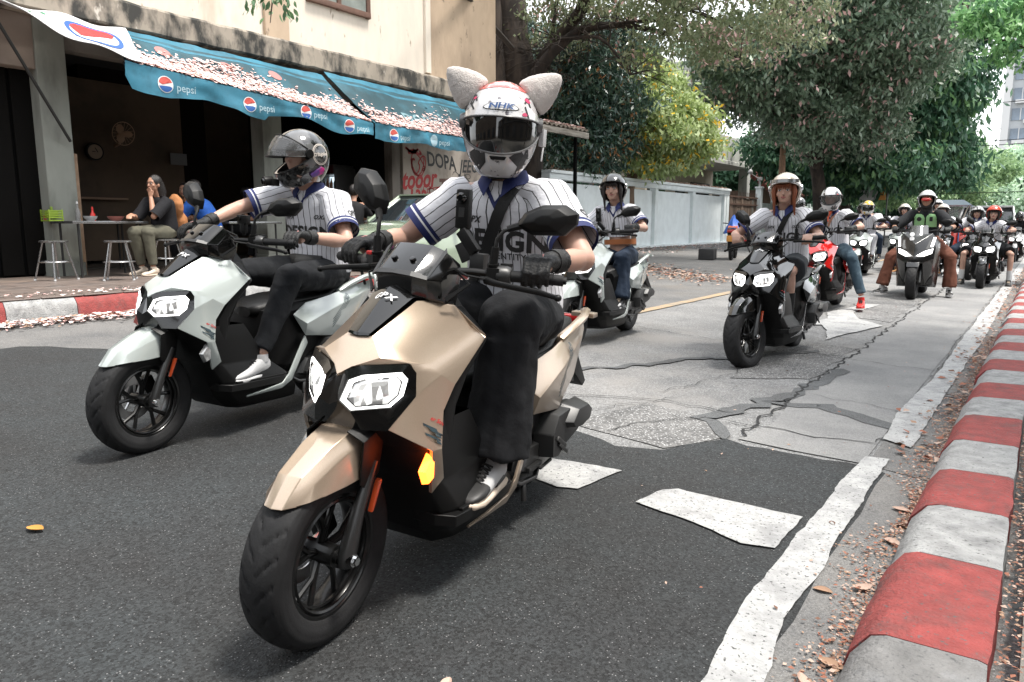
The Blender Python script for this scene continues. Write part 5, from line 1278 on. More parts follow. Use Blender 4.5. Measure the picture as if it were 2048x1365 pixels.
def shoe(parent, A, T, style=('white', None), s=1.0, n=16):
    """A ankle, T toe tip (both on the sole plane height of T); upper, sole, laces"""
    up_m, cap_m, sole_m = style; A = V(A); T = V(T); z0 = T.z
    d = (T - V((A.x, A.y, z0))); d.z = 0; L_ = .285 * s; d.normalize(); sd = V((-d.y, d.x, 0)); heel = T - d * L_
    def R(t, w_, h0, h1, sq=.7):
        c = heel + d * L_ * t; r = []
        for j in range(n):
            a = 2 * PI * j / n; cs, sn = math.cos(a), math.sin(a); x = math.copysign(abs(cs) ** sq, cs) * w_; h = (h0 + h1) / 2 + math.copysign(abs(sn) ** sq, sn) * (h1 - h0) / 2
            r.append(c + sd * x + V((0, 0, h)))
        return r
    q = s
    mb = MB(); mb.loft([R(.0, .018 * q, .03, .07 * q), R(.04, .032 * q, .022, .098 * q), R(.14, .038 * q, .02, .112 * q), R(.30, .041 * q, .02, .108 * q), R(.46, .044 * q, .02, .088 * q), R(.62, .049 * q, .02, .068 * q), R(.78, .051 * q, .02, .056 * q), R(.90, .044 * q, .02, .048 * q), R(.97, .030 * q, .02, .038 * q), R(1.0, .012 * q, .022, .03)])
    mb.tube([V((A.x, A.y, z0 + .085)) , V((A.x, A.y, z0 + .125)) + (V(A) - V((A.x, A.y, z0 + .12))) * .3], [.042 * q, .040 * q], 14)
    u = mb.build('shoe', up_m, parent, smooth=60)
    mb = MB(); mb.loft([R(-.02, .02, 0, .03, .9), R(.03, .038 * q, -.002, .030, .5), R(.3, .043 * q, 0, .028, .5), R(.6, .052 * q, 0, .026, .5), R(.8, .054 * q, 0, .026, .5), R(.95, .042 * q, .003, .028, .5), R(1.02, .018 * q, .008, .028, .8)]); mb.build('sole', sole_m, u, smooth=50)
    mb = MB()
    for i in range(5):
        t = .40 + i * .055; h = (.100 - i * .008) * q; c = heel + d * L_ * t
        mb.tube([c - sd * .022 * q + V((0, 0, h - .006)), c + V((0, 0, h + .003)) + d * .01, c + sd * .022 * q + V((0, 0, h - .006)) + d * .02], .0035, 5); mb.tube([c + sd * .022 * q + V((0, 0, h - .006)), c + V((0, 0, h + .004)) + d * .01, c - sd * .022 * q + V((0, 0, h - .006)) + d * .02], .0035, 5)
    mb.build('laces', M_SHB if up_m != M_SHB else M_SHS, u)
    if cap_m is not None:
        mb = MB(); mb.loft([R(.66, .0505 * q, .028, .0665 * q), R(.78, .0525 * q, .024, .0585 * q), R(.90, .0455 * q, .022, .0505 * q), R(.97, .0315 * q, .022, .040 * q), R(1.003, .013 * q, .024, .031)]); mb.build('toe_cap', cap_m, u, smooth=60)
        mb = MB(); mb.loft([R(.05, .0335 * q, .024, .06 * q), R(.2, .0405 * q, .022, .062 * q), R(.4, .0440 * q, .022, .05 * q)]); mb.build('heel_panel', cap_m, u, smooth=60)
    return u

def person(label, J, top='jersey', bottom=None, skin='light', gloves=True, shoes=(M_SHB, None, M_SHW), mtx=None, vox=.012, baggy=1.0, fat=1.0, group=None, hands='grip', sleeves=True, crop=False, topmat=None, legs_bare=False, collar=True, bar=(1, .3, 0), head=True, skirt=False, face=False, headR=None, prints=None, hair=None, sleeve_k=.72, pr=(.105, .088, .066), cat='person'):
    P = V(J['P']); base = V((P.x, P.y, 0)); root = tag(empty('person'), label, cat, group)
    if mtx is not None: root.matrix_basis = mtx @ Matrix.Translation(base)
    mover = [root]
    def fin():
        for c in mover_children: c.location = -base
    R = headR if headR is not None else Matrix.Identity(3)
    SL, SR, EL, ER, WL, WR, N, H = (V(J[k]) for k in ('SL', 'SR', 'EL', 'ER', 'WL', 'WR', 'N', 'H'))
    mb = MB()
    q_ = 1.0 if crop else .82
    mb.tube([P, P.lerp(N, .5) + V((0, .02, 0)), P.lerp(N, .82) + V((0, .01, 0)), N, H - R @ V((0, -.01, .06))], [.125 * fat * q_, .115 * fat * q_, .085 * fat, .050, .050], 16)
    mb.tube([SL, SL.lerp(SR, .5), SR], [.05, .05, .05], 12)
    for S_, E_, W_ in ((SL, EL, WL), (SR, ER, WR)):
        mb.tube([S_, S_.lerp(E_, .35), E_, E_.lerp(W_, .3), W_], [.056 * fat, .050 * fat, .040 * fat, .041 * fat, .027], 14)
        mb.ell(E_, (.041 * fat,) * 3, 10, 8)
    if hands == 'grip':
        for s_, W_, G_ in ((1, WL, J.get('GL')), (-1, WR, J.get('GR'))):
            bx = V((1 * s_, bar[1] * (1 if len(bar) < 4 else 1), bar[2]))
            if s_ < 0: bx = V((-1, bar[1], bar[2]))
            if not gloves: grip_hand(mb, W_, G_, bx, r=.0092)
            else: mb.tube([W_, W_.lerp(V(G_), .6)], [.026, .028], 10)
    elif hands == 'open':
        open_hand(mb, WL, J['GL'] - WL if isinstance(J['GL'], Vector) else V(J['GL']) - WL, J.get('nL', (0, 0, 1))); open_hand(mb, WR, V(J['GR']) - WR, J.get('nR', (0, 0, 1)))
    if head: head_geo(mb, H, R)
    legs = [(V(J['KL']), V(J['AL'])), (V(J['KR']), V(J['AR']))]
    for s_, (K_, A_) in zip((1, -1), legs):
        h_ = P + V((s_ * .085, 0, -.01)); mb.tube([h_, h_.lerp(K_, .5), K_, K_.lerp(A_, .3), A_], [.082, .072, .052, .052, .034], 14); mb.ell(K_, (.053,) * 3, 10, 8)
    me = remesh(mb.mesh('body', SKIN[skin], smooth=False), vox if not face and (gloves or hands != 'grip') else min(vox, .0085), 'body', SKIN[skin], 2)
    body = obj_from(me, 'body', root); kids = [body]
    # clothes
    tm = topmat or M_JER; tms = []
    if top:
        prof = PROFC if crop else PROF; mb = MB(); rings = torso_rings(P, N, prof, fat, seed=len(label), amp=.010 if tm is M_JER else .008); mb.loft(rings, 0, True, False, uv=38)
        for S_, E_ in ((SL, EL), (SR, ER)): last = sleeve(mb, S_, E_, sleeve_k, .087 * fat, .083 * fat, seed=S_.x * 9)
        sh_ = mb.build('shirt' if tm is M_JER else 'top', tm, root, smooth=70); kids.append(sh_)
        tms.append(sh_.data)
        if tm is M_JER or collar == 'cuffs':
            for S_, E_ in ((SL, EL), (SR, ER)):
                d = (E_ - S_).normalized(); c = S_ + (E_ - S_) * sleeve_k
                for a0, a1, m_ in ((-.034, -.020, M_NAVY), (-.020, -.013, M_TRIMW), (-.013, .012, M_NAVY)):
                    mb = MB(); mb.tube([c + d * a0 - V((0, 0, .004)), c + d * a1 - V((0, 0, .004))], [.0875 * fat, .0870 * fat], 24, caps=False); kids.append(mb.build('cuff', m_, root, smooth=60, solid=.002))
        if collar:
            cm = M_NAVY if tm is M_JER else tm; tan = (N - P).normalized(); D = V((0, -1, 0)) + tan * .0; mb = MB(); rows = [[], [], []]
            for j in range(31):
                a = lerp(-PI / 2 + .32, 2 * PI - PI / 2 - .32, j / 30); cs, sn = math.cos(a), math.sin(a); fr = max(0, -sn)
                drop = .062 * fr ** 6
                c = N + V((0, 0, -.018 - drop)); rows[0].append(c + V((cs * .070, sn * .070, .034))); rows[1].append(c + V((cs * .074, sn * .074, .042))); rows[2].append(c + V((cs * (.098 + .01 * fr), sn * (.092 + .02 * fr), -.004 - .012 * fr)))
            mb.loft(rows, 0, False, False); kids.append(mb.build('collar', cm, root, smooth=60, solid=.003))
            if tm is M_JER:
                bv = bvh_of(*tms); mb = MB(); Z = N.z
                for s_ in (-1, 1):
                    pts = [(s_ * .052, Z - .048), (0, Z - .125), (0, Z - .098), (s_ * .040, Z - .036)]
                    vv = []
                    for x, z in pts:
                        h_ = bv.ray_cast(V((N.x + x, -2, z)), V((0, 1, 0)), 5); vv.append((h_[0] if h_[0] is not None else V((N.x + x, N.y - .08, z))) - V((0, .005, 0)))
                    mb.add(vv, [(0, 1, 2, 3)])
                kids.append(mb.build('neckband', M_NAVY, root, smooth=False, solid=.003))
    if bottom is not None and not skirt:
        mb = MB(); b_ = baggy
        mb.ell(P + V((0, .01, -.005)), (.185 * fat, .155 * fat, .125), 20, 12)
        for s_, (K_, A_) in zip((1, -1), legs):
            h_ = P + V((s_ * .09, -.02, -.015)); mb.tube([h_, h_.lerp(K_, .45), K_.lerp(h_, .12), K_ + V((0, -.01, .0)), K_.lerp(A_, .35), K_.lerp(A_, .75), A_ + V((0, 0, .03 if b_ < 1.2 else -.0))], [pr[0] * 1.02, pr[0] * .96, pr[1] * 1.0, pr[1] * .95, pr[1] * .92 if b_ > 1.2 else pr[1] * .85, pr[2] * (1.15 if b_ > 1.2 else 1), pr[2] * (1.2 if b_ > 1.2 else .95)], 18)
            mb.ell(K_ + V((0, -.005, 0)), (pr[1] * .98,) * 3, 14, 10)
        amp = .012 if b_ > 1.2 else .007
        kz = V(J['KL']).z - .04
        def fold(p):
            q = V((p.x * 20, p.y * 20, p.z * 4)) if p.z < kz else V((p.x * 17, p.y * 5, p.z * 17))
            return amp * 1.1 * noise.noise(q) + .45 * amp * (noise.noise(V((p.x * 7, p.y * 12, p.z * 9 + p.y * 8))) + .55 * noise.noise(V((p.x * 20, p.y * 26 + p.z * 14, p.z * 22 - p.y * 12))) + .35 * abs(noise.noise(V((p.x * 9 + 3, (p.y + p.z) * 28, p.z * 6)))))
        me = remesh(mb.mesh('trousers', bottom, smooth=False), vox if vox > .011 else .010, 'trousers', bottom, 3, fold); kids.append(obj_from(me, 'trousers', root))
    if skirt:
        mb = MB(); mb.ell(P + V((0, 0, .0)), (.18, .15, .10), 20, 12)
        for s_, (K_, A_) in zip((1, -1), legs):
            h_ = P + V((s_ * .08, 0, 0)); mb.tube([h_, h_.lerp(K_, .5), h_.lerp(K_, .86)], [.10, .115, .125], 18)
        mb.tube([P.lerp(legs[0][0], .45), P.lerp(legs[0][0].lerp(legs[1][0], .5), .7), P.lerp(legs[1][0], .45)], [.09, .08, .09], 12)
        me = remesh(mb.mesh('skirt', bottom, smooth=False), .012, 'skirt', bottom, 3, lambda p: .014 * noise.noise(V((p.x * 22, p.y * 6, p.z * 5)))); kids.append(obj_from(me, 'skirt', root))
    if gloves and hands == 'grip':
        for s_, W_, G_ in ((1, WL, J['GL']), (-1, WR, J['GR'])):
            mb = MB(); grip_hand(mb, W_, G_, V((s_, bar[1], bar[2])), r=.0118 if vox < .013 else .014); d = (W_ - (EL if s_ > 0 else ER)).normalized(); mb.tube([W_ - d * .075, W_ - d * .05, W_ + d * .01], [.041, .037, .031], 14)
            g_ = remesh(mb.mesh('glove', M_GLOVE, smooth=False), .0055 if vox < .013 else .011, 'glove', M_GLOVE, 1); go = obj_from(g_, 'glove', root); kids.append(go)
            if vox < .013:
                mb = MB(); mb.tube([W_ - d * .045, W_ - d * .022], [.0405, .038], 14, caps=False); kids.append(mb.build('glove_strap', M_STRAP, root, solid=.002))
                mb = MB(); mid = W_.lerp(V(G_), .5); mb.tube([mid + V((.012 * s_, -.03, .034)), mid + V((.0, -.005, .044)), mid + V((-.006 * s_, .02, .040)), mid + V((-.018 * s_, .035, .034))], .0018, 5); kids.append(mb.build('glove_piping', mat('pink_piping', (.65, .3, .28, 1), .6), root))
    if shoes:
        for A_, T_ in ((J['AL'], J['TL']), (J['AR'], J['TR'])): kids.append(shoe(root, A_, T_, shoes, s=J.get('fs', 1.0)))
    if face: pre = set(bpy.data.objects); face_parts(root, H, R, skin); kids += [o for o in bpy.data.objects if o not in pre and o.parent == root]
    if hair: 
        pre = set(bpy.data.objects); hair(root, H, R); kids += [o for o in bpy.data.objects if o not in pre and o.parent == root]
    if prints: 
        pre = set(bpy.data.objects); prints(root, tms); kids += [o for o in bpy.data.objects if o not in pre and o.parent == root]
    root['_b'] = 0; del root['_b']
    for k_ in kids: k_.location = -base
    return root, body, tms, base
def Rh(yaw=0, pitch=0, roll=0): return (Matrix.Rotation(yaw, 3, 'Z') @ Matrix.Rotation(pitch, 3, 'X') @ Matrix.Rotation(roll, 3, 'Y'))
def later(root, base, fn):
    pre = set(bpy.data.objects); fn()
    for o in bpy.data.objects:
        if o not in pre and o.parent == root: o.location = -base
def pm(k): X, Y, yaw, lean, z0 = POSES[k]; return Matrix.Translation((X, Y, z0)) @ Matrix.Rotation(yaw, 4, 'Z') @ Matrix.Rotation(lean, 4, 'Y')
def jersey_prints(items, strap=None, side=True):
    def f(root, tms):
        if items: decal_chest(root, tms, items)
        if strap: strap_on(root, tms, strap)
        if side:      # marks down the left sleeve
            bv = bvh_of(*tms); mb = MB()
            for txt, c, size in side if isinstance(side, list) else []:
                M = frame(c, (-.25, 1, 0), (0, 0, 1)); v, q = project(text_mesh(txt, size, .2, .001), M, bv, (-1, -.25, 0), .003, .02, .12); mb.add(v, q)
            if mb.f: mb.build('sleeve_print', MATS['black_print'], root, smooth=False)
    return f
M_BPR = mat('black_print', G4(.02), .6)

# --- the rider nearest the camera
J = dict(P=(0, 1.20, .80), N=(0, 1.02, 1.315), H=(0, .955, 1.475), SL=(.185, 1.02, 1.245), SR=(-.185, 1.04, 1.235), EL=(.385, .86, 1.05), ER=(-.37, .93, 1.06), WL=(.335, .665, 1.045), WR=(-.345, .695, 1.05), GL=(.335, .583, 1.008), GR=(-.335, .583, 1.008),
         KL=(.20, .72, .83), KR=(-.20, .74, .82), AL=(.205, .65, .385), AR=(-.17, .66, .40), TL=(.215, .41, .272), TR=(-.17, .47, .283))
it = [('DESIGN', .0, 1.075, .102, .12, .004, M_BPR), ('IDENTITY', .03, 1.02, .034, 0, .0005, M_BPR), ('OXI', .115, 1.155, .034, .5, .001, M_BPR), ('GPX', -.10, 1.15, .034, .4, .001, M_BPR)]
root, body, tms, base = person('rider in front, white helmet with plush ears, black baggy trousers, riding the gold scooter', J, bottom=M_PANT, vox=.010, baggy=1.5, pr=(.118, .112, .098), shoes=(M_SHW, M_SHB, M_SHS), mtx=pm('main'),
    prints=jersey_prints(it, [(.085, 1.31), (.02, 1.18), (-.06, 1.02), (-.13, .90), (-.17, .84)], [('GPX', (.31, .95, 1.20), .036), ('OXI', (.325, .935, 1.165), .028), ('TEST', (.34, .915, 1.12), .03)]))
def main_extra():
    Rm = Rh(.42, .10, .0)
    mat('pale_trim_dark', G4(.10), .3)
    Wp = mat('helmet_white', (.52, .51, .51, 1), .12, coat=1, c3=(.07, .06, .07, 1), c3s=26, c3t=(.60, .66), var=.05)
    h, tr = helmet(root, (0, .955, 1.475), Rm, 'full', Wp, M_VISD, MATS['pale_trim_dark'], s=1.06, brow=15)
    bv = bvh_of(h.data); d = Rm @ V((0, 1, 0))
    def put(vf, c, xd, yd, dirn, m, nm, off=.002, ml=.02):
        M = frame(tr(V(c)), Rm @ V(xd), Rm @ V(yd)); v, f = project(vf, M, bv, Rm @ V(dirn), off, ml, .2); q = MB(); q.add(v, f)
        if q.f: q.build(nm, m, h, smooth=False)
    put(disc(.085, 28, 0, 0, 2 * PI, 1, .8), (0, -.03, .20), (1, 0, 0), (0, 1, 0), (0, .15, -1), mat('helmet_red', (.62, .07, .05, 1), .15, coat=1, c3=(.5, .3, .3, 1), c3s=30, c3t=(.55, .6)), 'crown_graphic')
    put(disc(.062, 30, 0, 0, 2 * PI, 1, .36), (0, -.2, .098), (1, 0, 0), (0, -.45, 1), (0, 1, -.45), M_BPR, 'badge_ring', .0015)
    put(disc(.058, 30, 0, 0, 2 * PI, 1, .33), (0, -.2, .098), (1, 0, 0), (0, -.45, 1), (0, 1, -.45), mat('badge_white', G4(.62), .3), 'badge', .0025)
    put(text_mesh('NHK', .040, .15, .0016), (0, -.2, .098), (1, 0, 0), (0, -.45, 1), (0, 1, -.45), mat('badge_blue', (.03, .07, .18, 1), .3), 'badge_letters', .006, .008)
    rg = random.Random(5)
    for k_ in range(12):      # black brush strokes and pink blossoms round the brow
        a = rg.uniform(-.075, .075); mb = MB()
        put(([( -.003, -.02, 0), (.003, -.02, 0), (.0045, .022, 0), (-.001, .02, 0)], [(0, 1, 2, 3)]), (math.copysign(.075, a) + a * .3, -.2, .09 + rg.uniform(-.02, .05)), (1, 0, rg.uniform(-.5, .5)), (0, 0, 1), (0, 1, -.3), M_BPR, 'brush_stroke') if abs(a) > .02 else None
        if k_ % 2: put(disc(rg.uniform(.006, .010), 5), (math.copysign(.07, a) + a * .4, -.2, .085 + rg.uniform(-.03, .05)), (1, 0, 0), (0, 0, 1), (0, 1, -.3), mat('blossom', (.5, .05, .12, 1), .3), 'blossom', .003)
    for s_ in (-1, 1):
        put(([(0, 0, 0), (.04, .03, 0), (.05, .01, 0), (.062, .045, 0), (.07, -.02, 0), (.05, -.05, 0), (.02, -.06, 0), (.03, -.03, 0)][::1], [tuple(range(8))]), (s_ * .035 if s_ > 0 else -.105, -.25, -.085), (1, 0, 0), (0, 0, 1), (0, 1, 0), M_BPR, 'chin_graphic')
    q = MB(); P_ = [(-.038, -.090), (-.030, -.080), (.030, -.080), (.038, -.090), (.022, -.125), (-.022, -.125)]
    v0 = []; 
    for k_, (dd, sc_) in enumerate(((.0, 1.0), (.006, .95))):
        ring = []
        for x, z in P_:
            o = tr(V((x * sc_, -.4, z))); hh = bv.ray_cast(o, d, 1); ring.append((hh[0] if hh[0] is not None else o) - d * (dd - .004))
        v0.append(ring)
    q.loft(v0, 0, True, True); q.build('chin_vent', mat('vent_cream', (.55, .50, .46, 1), .35), h, bevel=.003)
    q = MB(); ring = []
    for x, z in [(-.028, -.083), (.028, -.083), (.022, -.094), (-.022, -.094)]:
        o = tr(V((x, -.4, z))); hh = bv.ray_cast(o, d, 1); ring.append(hh[0] - d * .0065)
    q.add(ring, [(0, 1, 2, 3)]); q.build('vent_slot', M_BLKM, h, smooth=False)
    for s_ in (-1, 1):      # plush ears
        mb = MB(); c = V((s_ * .090, .0, .100)); ax = V((s_ * .74, .0, .62)).normalized(); sd = V((s_ * .62, 0, -.74)).normalized(); rings = []
        for t, w_, th in [(0, .062, .03), (.12, .066, .034), (.35, .060, .032), (.6, .046, .026), (.8, .030, .019), (.93, .017, .012), (1, .004, .004)]:
            cc = c + ax * (t * .128) ; rings.append([tr(cc + sd * math.cos(a) * w_ + V((0, 1, 0)) * math.sin(a) * th) for a in np.linspace(0, 2 * PI, 33)[:-1]])
        mb.loft(rings); me = remesh(mb.mesh('plush_ear', M_FUR, smooth=False), .0045, 'plush_ear', M_FUR, 3, lambda p: .0012 * noise.noise(p * 120) + .0010 * noise.noise(p * 300)); e = obj_from(me, 'plush_ear', h)
    q = MB(); c = V((.142, -.01, -.02)); q.box(tr(c), (.018, .03, .06)); q.tube([tr(c + V((.004, -.01, -.03))), tr(c + V((.0, -.03, -.075)))], .004, 5); q.build('intercom', mat('pale_grey_plastic', G4(.4), .4), h, bevel=.005)
    q = MB(); q.tube([(0, 1.0, 1.315), (0, .985, 1.37)], [.064, .066], 20); q.build('neck_gaiter', M_STRAP, root)
    q = MB(); q.box((-.07, .862, 1.035), (.05, .014, .07), rot=(0, -.5, 0)); q.build('strap_buckle', M_GREYP, root, bevel=.003)
later(root, base, main_extra)

# --- the rider on the white scooter at the left
J = dict(P=(0, 1.32, .80), N=(0, 1.22, 1.305), H=(0, 1.135, 1.465), SL=(.185, 1.22, 1.235), SR=(-.185, 1.18, 1.245), EL=(.37, 1.08, 1.0), ER=(-.33, .98, 1.16), WL=(.33, .76, 1.03), WR=(-.33, .72, 1.07), GL=(.335, .675, 1.005), GR=(-.335, .60, 1.008),
         KL=(.20, .80, .80), KR=(-.2, .80, .80), AL=(.18, .59, .40), AR=(-.17, .72, .40), TL=(.19, .36, .283), TR=(-.17, .53, .283))
it = [('DESIGN', .0, 1.03, .098, .12, .004, M_BPR), ('OXI', .11, 1.125, .034, .5, .001, M_BPR), ('GPX', -.10, 1.12, .034, .4, .001, M_BPR)]
root, body, tms, base = person('rider at left in black helmet with raised visor, black jeans, white trainers', J, bottom=M_JEANK, vox=.010, pr=(.100, .078, .055), shoes=(M_SHW, None, M_SHW), mtx=pm('white'), fat=1.02,
    prints=jersey_prints(it, None, [('GPX', (.31, 1.15, 1.16), .040), ('OXI', (.32, 1.14, 1.12), .032), ('TEST', (.33, 1.13, 1.08), .034)]))
def white_extra():
    Rm = Rh(-.42, .16, 0); K = mat('helmet_black', G4(.012), .1, coat=1, col2=G4(.10), c2s=7, c2t=(.56, .62))
    h, tr = helmet(root, (0, 1.135, 1.465), Rm, 'full', K, M_VISC, M_BLKM, opened=.55, s=1.06)
    bv = bvh_of(h.data)
    def put(vf, c, xd, yd, dirn, m, nm, off=.002):
        M = frame(tr(V(c)), Rm @ V(xd), Rm @ V(yd)); v, f = project(vf, M, bv, Rm @ V(dirn), off, .02, .25); q = MB(); q.add(v, f)
        if q.f: q.build(nm, m, h, smooth=False)
    lt = mat('helmet_letter', (.5, .45, .4, 1), .4)
    put(disc(.060, 30, .055), (.2, .075, .01), (0, 1, 0), (0, 0, 1), (-1, -.2, 0), lt, 'emblem_ring'); put(disc(.052, 30, .049), (.2, .075, .01), (0, 1, 0), (0, 0, 1), (-1, -.2, 0), lt, 'emblem_ring')
    put(text_mesh("D'Bigbike", .026, 0, .0009), (.2, .075, .01), (0, 1, 0), (0, 0, 1), (-1, -.2, 0), lt, 'emblem_letters', .003)
    q = MB(); q.tube([tr(V((0, -.185, -.105))), tr(V((0, -.235, -.105)))], [.026, .028], 14); q.box(tr(V((0, -.185, -.115))), (.05, .06, .04)); q.build('chin_camera', M_BLKM, h, bevel=.004)
    q = MB(); q.tube([tr(V((0, -.235, -.105))), tr(V((0, -.243, -.105)))], [.018, .016], 14); q.build('camera_lens', M_BLKG, h)
    q = MB(); q.prism([(-.02, -.095), (.055, -.055), (.075, -.07), (.06, -.10), (-.01, -.115)], .112, .130, M=Matrix.Translation(tr(V((0, 0, 0)))) @ Rm.to_4x4()); q.build('intercom', mat('iridescent', (.06, .03, .12, 1), .15, coat=1, col2=(.4, .02, .12, 1), c2s=9), h, bevel=.004)
    q = MB(); q.tube([(0, 1.20, 1.30), (0, 1.17, 1.37)], [.060, .062], 20); q.build('neck_skin_fold', SKIN['light'], root)
    q = MB(); q.tube([tr(V((-.05, -.115, .03))), tr(V((0, -.132, .03))), tr(V((.05, -.115, .03)))], [.010, .012, .010], 8); q.build('glasses', M_BLKG, h)
later(root, base, white_extra)
bag = MB(); bag.tube([(-.12, 1.20, .86), (0, 1.13, .85), (.12, 1.18, .86)], [.04, .055, .04], 12); bag.tube([(.13, 1.2, .86), (.19, 1.35, .88), (.17, 1.5, .80), (.185, 1.52, .71)], [.012, .012, .012, .012], 8, flat=.4)
o = tag(bag.build('waist_bag', M_STRAP), 'black waist bag with trailing strap worn by the rider at left', 'bag'); o.matrix_basis = pm('white')

# --- woman on the black scooter
def fringe(col, long_=False, tail=False):
    def f(root, H, R):
        def T(p): return V(H) + R @ V(p)
        mb = MB(); mb.ell(T((0, .012, .035)), (.086, .102, .108), 18, 12, rot=R.to_4x4())
        mb.build('hair', col, root)
        mb = MB()
        for i in range(9):
            x = -.055 + .0138 * i; mb.tube([T((x * .7, -.085, .085)), T((x, -.105, .055)), T((x * 1.1, -.098, .03 - .006 * (i % 3)))], [.008, .009, .003], 6)
        for s_ in (-1, 1): mb.tube([T((s_ * .075, -.05, .06)), T((s_ * .088, -.055, .0)), T((s_ * .082, -.05, -.07)), T((s_ * .085, -.02, -.11 if not long_ else -.2))], [.018, .022, .016, .006], 8)
        mb.build('fringe', col, root)
        if long_:
            mb = MB(); mb.tube([T((0, .06, .0)), T((0, .09, -.1)), T((.02, .11, -.24))], [.07, .075, .04], 12); mb.build('hair_length', col, root)
    return f
J = dict(P=(0, 1.10, .80), N=(0, .93, 1.285), H=(.02, .875, 1.42), SL=(.165, .95, 1.225), SR=(-.165, .93, 1.225), EL=(.34, .80, 1.03), ER=(-.38, .80, 1.06), WL=(.335, .60, 1.04), WR=(-.355, .70, 1.07), GL=(.315, .50, 1.005), GR=(-.315, .67, 1.005),
         KL=(.14, .65, .74), KR=(-.12, .66, .74), AL=(.14, .66, .39), AR=(-.13, .62, .39), TL=(.15, .45, .283), TR=(-.14, .44, .283))
it = [('DESIGN', .0, 1.03, .10, .12, .004, M_BPR), ('OXI', .105, 1.12, .032, .5, .001, M_BPR), ('GPX', -.10, 1.12, .032, .4, .001, M_BPR)]
root, body, tms, base = person('woman in cream open helmet and charcoal skirt riding the gloss black scooter', J, bottom=M_SKIRT, skirt=True, gloves=False, vox=.010, fat=.94, shoes=(M_SHB, None, M_SHB), mtx=pm('black'), face=True, headR=Rh(.10, 0), hair=fringe(M_HAIRB, True), bar=(1, .1, 0),
    prints=jersey_prints(it, [(.08, 1.28), (.02, 1.16), (-.08, .98), (-.13, .9)], [('GPX', (.28, .9, 1.15), .035)]))
def black_extra():
    Rm = Rh(.10, 0); h, tr = helmet(root, (.02, .885, 1.435), Rm, 'open', mat('helmet_cream', (.62, .54, .44, 1), .15, coat=1), M_VISC, M_CHROME, s=1.02, glass=False)
    q = MB(); pts = [tr(V((.128 * math.sin(a), -.165 * math.cos(a), .075))) for a in np.linspace(-1.15, 1.15, 15)]; q.loft([[p + V((0, 0, .012)) for p in pts], [p - V((0, .012, .016)) for p in pts]], 0, False, False); q.build('raised_visor', mat('visor_tint', G4(.08), .06, coat=1), h, solid=.003)
    for s_, A, K in ((1, (.14, .66, .36), (.14, .655, .60)), (-1, (-.13, .62, .36), (-.12, .65, .60))):
        q = MB(); q.tube([A, V(A).lerp(V(K), .5), V(A).lerp(V(K), .85)], [.042, .053, .056], 14); q.build('knee_sock', M_STRAP, root)
later(root, base, black_extra)

# --- girl in the cropped jersey
J = dict(P=(0, 1.24, .78), N=(0, 1.12, 1.275), H=(0, 1.07, 1.415), SL=(.155, 1.13, 1.215), SR=(-.155, 1.13, 1.215), EL=(.33, 1.02, 1.03), ER=(-.33, 1.0, 1.04), WL=(.33, .72, 1.045), WR=(-.34, .71, 1.05), GL=(.335, .60, 1.008), GR=(-.335, .60, 1.008),
         KL=(.16, .86, .74), KR=(-.16, .86, .74), AL=(.17, .76, .38), AR=(-.16, .76, .38), TL=(.18, .56, .283), TR=(-.16, .56, .283), fs=.95)
def belt(root, tms):
    q = MB(); q.loft([[V((.165 * math.cos(a), 1.22 + .13 * math.sin(a), z)) for a in np.linspace(0, 2 * PI, 33)[:-1]] for z in (.885, .935)], 0, True, False); q.build('belt', mat('tan_leather', (.30, .10, .03, 1), .45), root, solid=.006)
    decal_chest(root, tms, [('COPTER', .09, 1.15, .022, 0, .0006, M_BPR)])
root, body, tms, base = person('girl in black open helmet and cropped pinstripe jersey showing a tan belt', J, bottom=M_NAVYP, vox=.010, fat=.90, crop=True, shoes=(M_SHB, M_SHW, M_SHW), mtx=pm('w3'), face=True, headR=Rh(.12, 0), hair=fringe(M_HAIR, True), baggy=1.3, pr=(.098, .088, .075), prints=belt)
def w3_extra():
    Rm = Rh(.12, 0); h, tr = helmet(root, (0, 1.08, 1.43), Rm, 'open', mat('helmet_gloss_black', G4(.008), .08, coat=1), M_VISC, M_BLKM, s=1.0, glass=False)
later(root, base, w3_extra)

# --- rider on the red scooter, one foot down
J = dict(P=(0, 1.22, .80), N=(0, 1.10, 1.30), H=(0, 1.06, 1.46), SL=(.18, 1.10, 1.24), SR=(-.18, 1.10, 1.24), EL=(.40, .98, 1.06), ER=(-.38, .96, 1.06), WL=(.34, .72, 1.05), WR=(-.34, .70, 1.05), GL=(.335, .60, 1.008), GR=(-.335, .60, 1.008),
         KL=(.32, .80, .66), KR=(-.2, .78, .80), AL=(.44, .80, .16), AR=(-.17, .72, .40), TL=(.47, .58, .005), TR=(-.17, .50, .283))
root, body, tms, base = person('rider in white racing helmet, blue jeans and red shoes, left foot on the road', J, bottom=M_JEANB, vox=.013, pr=(.102, .080, .062), shoes=(M_SHR, None, M_SHR), mtx=pm('red'),
    prints=jersey_prints([('DESIGN', .0, 1.03, .098, .12, .004, M_BPR)], None, [('GPX', (.31, 1.05, 1.16), .036)]))
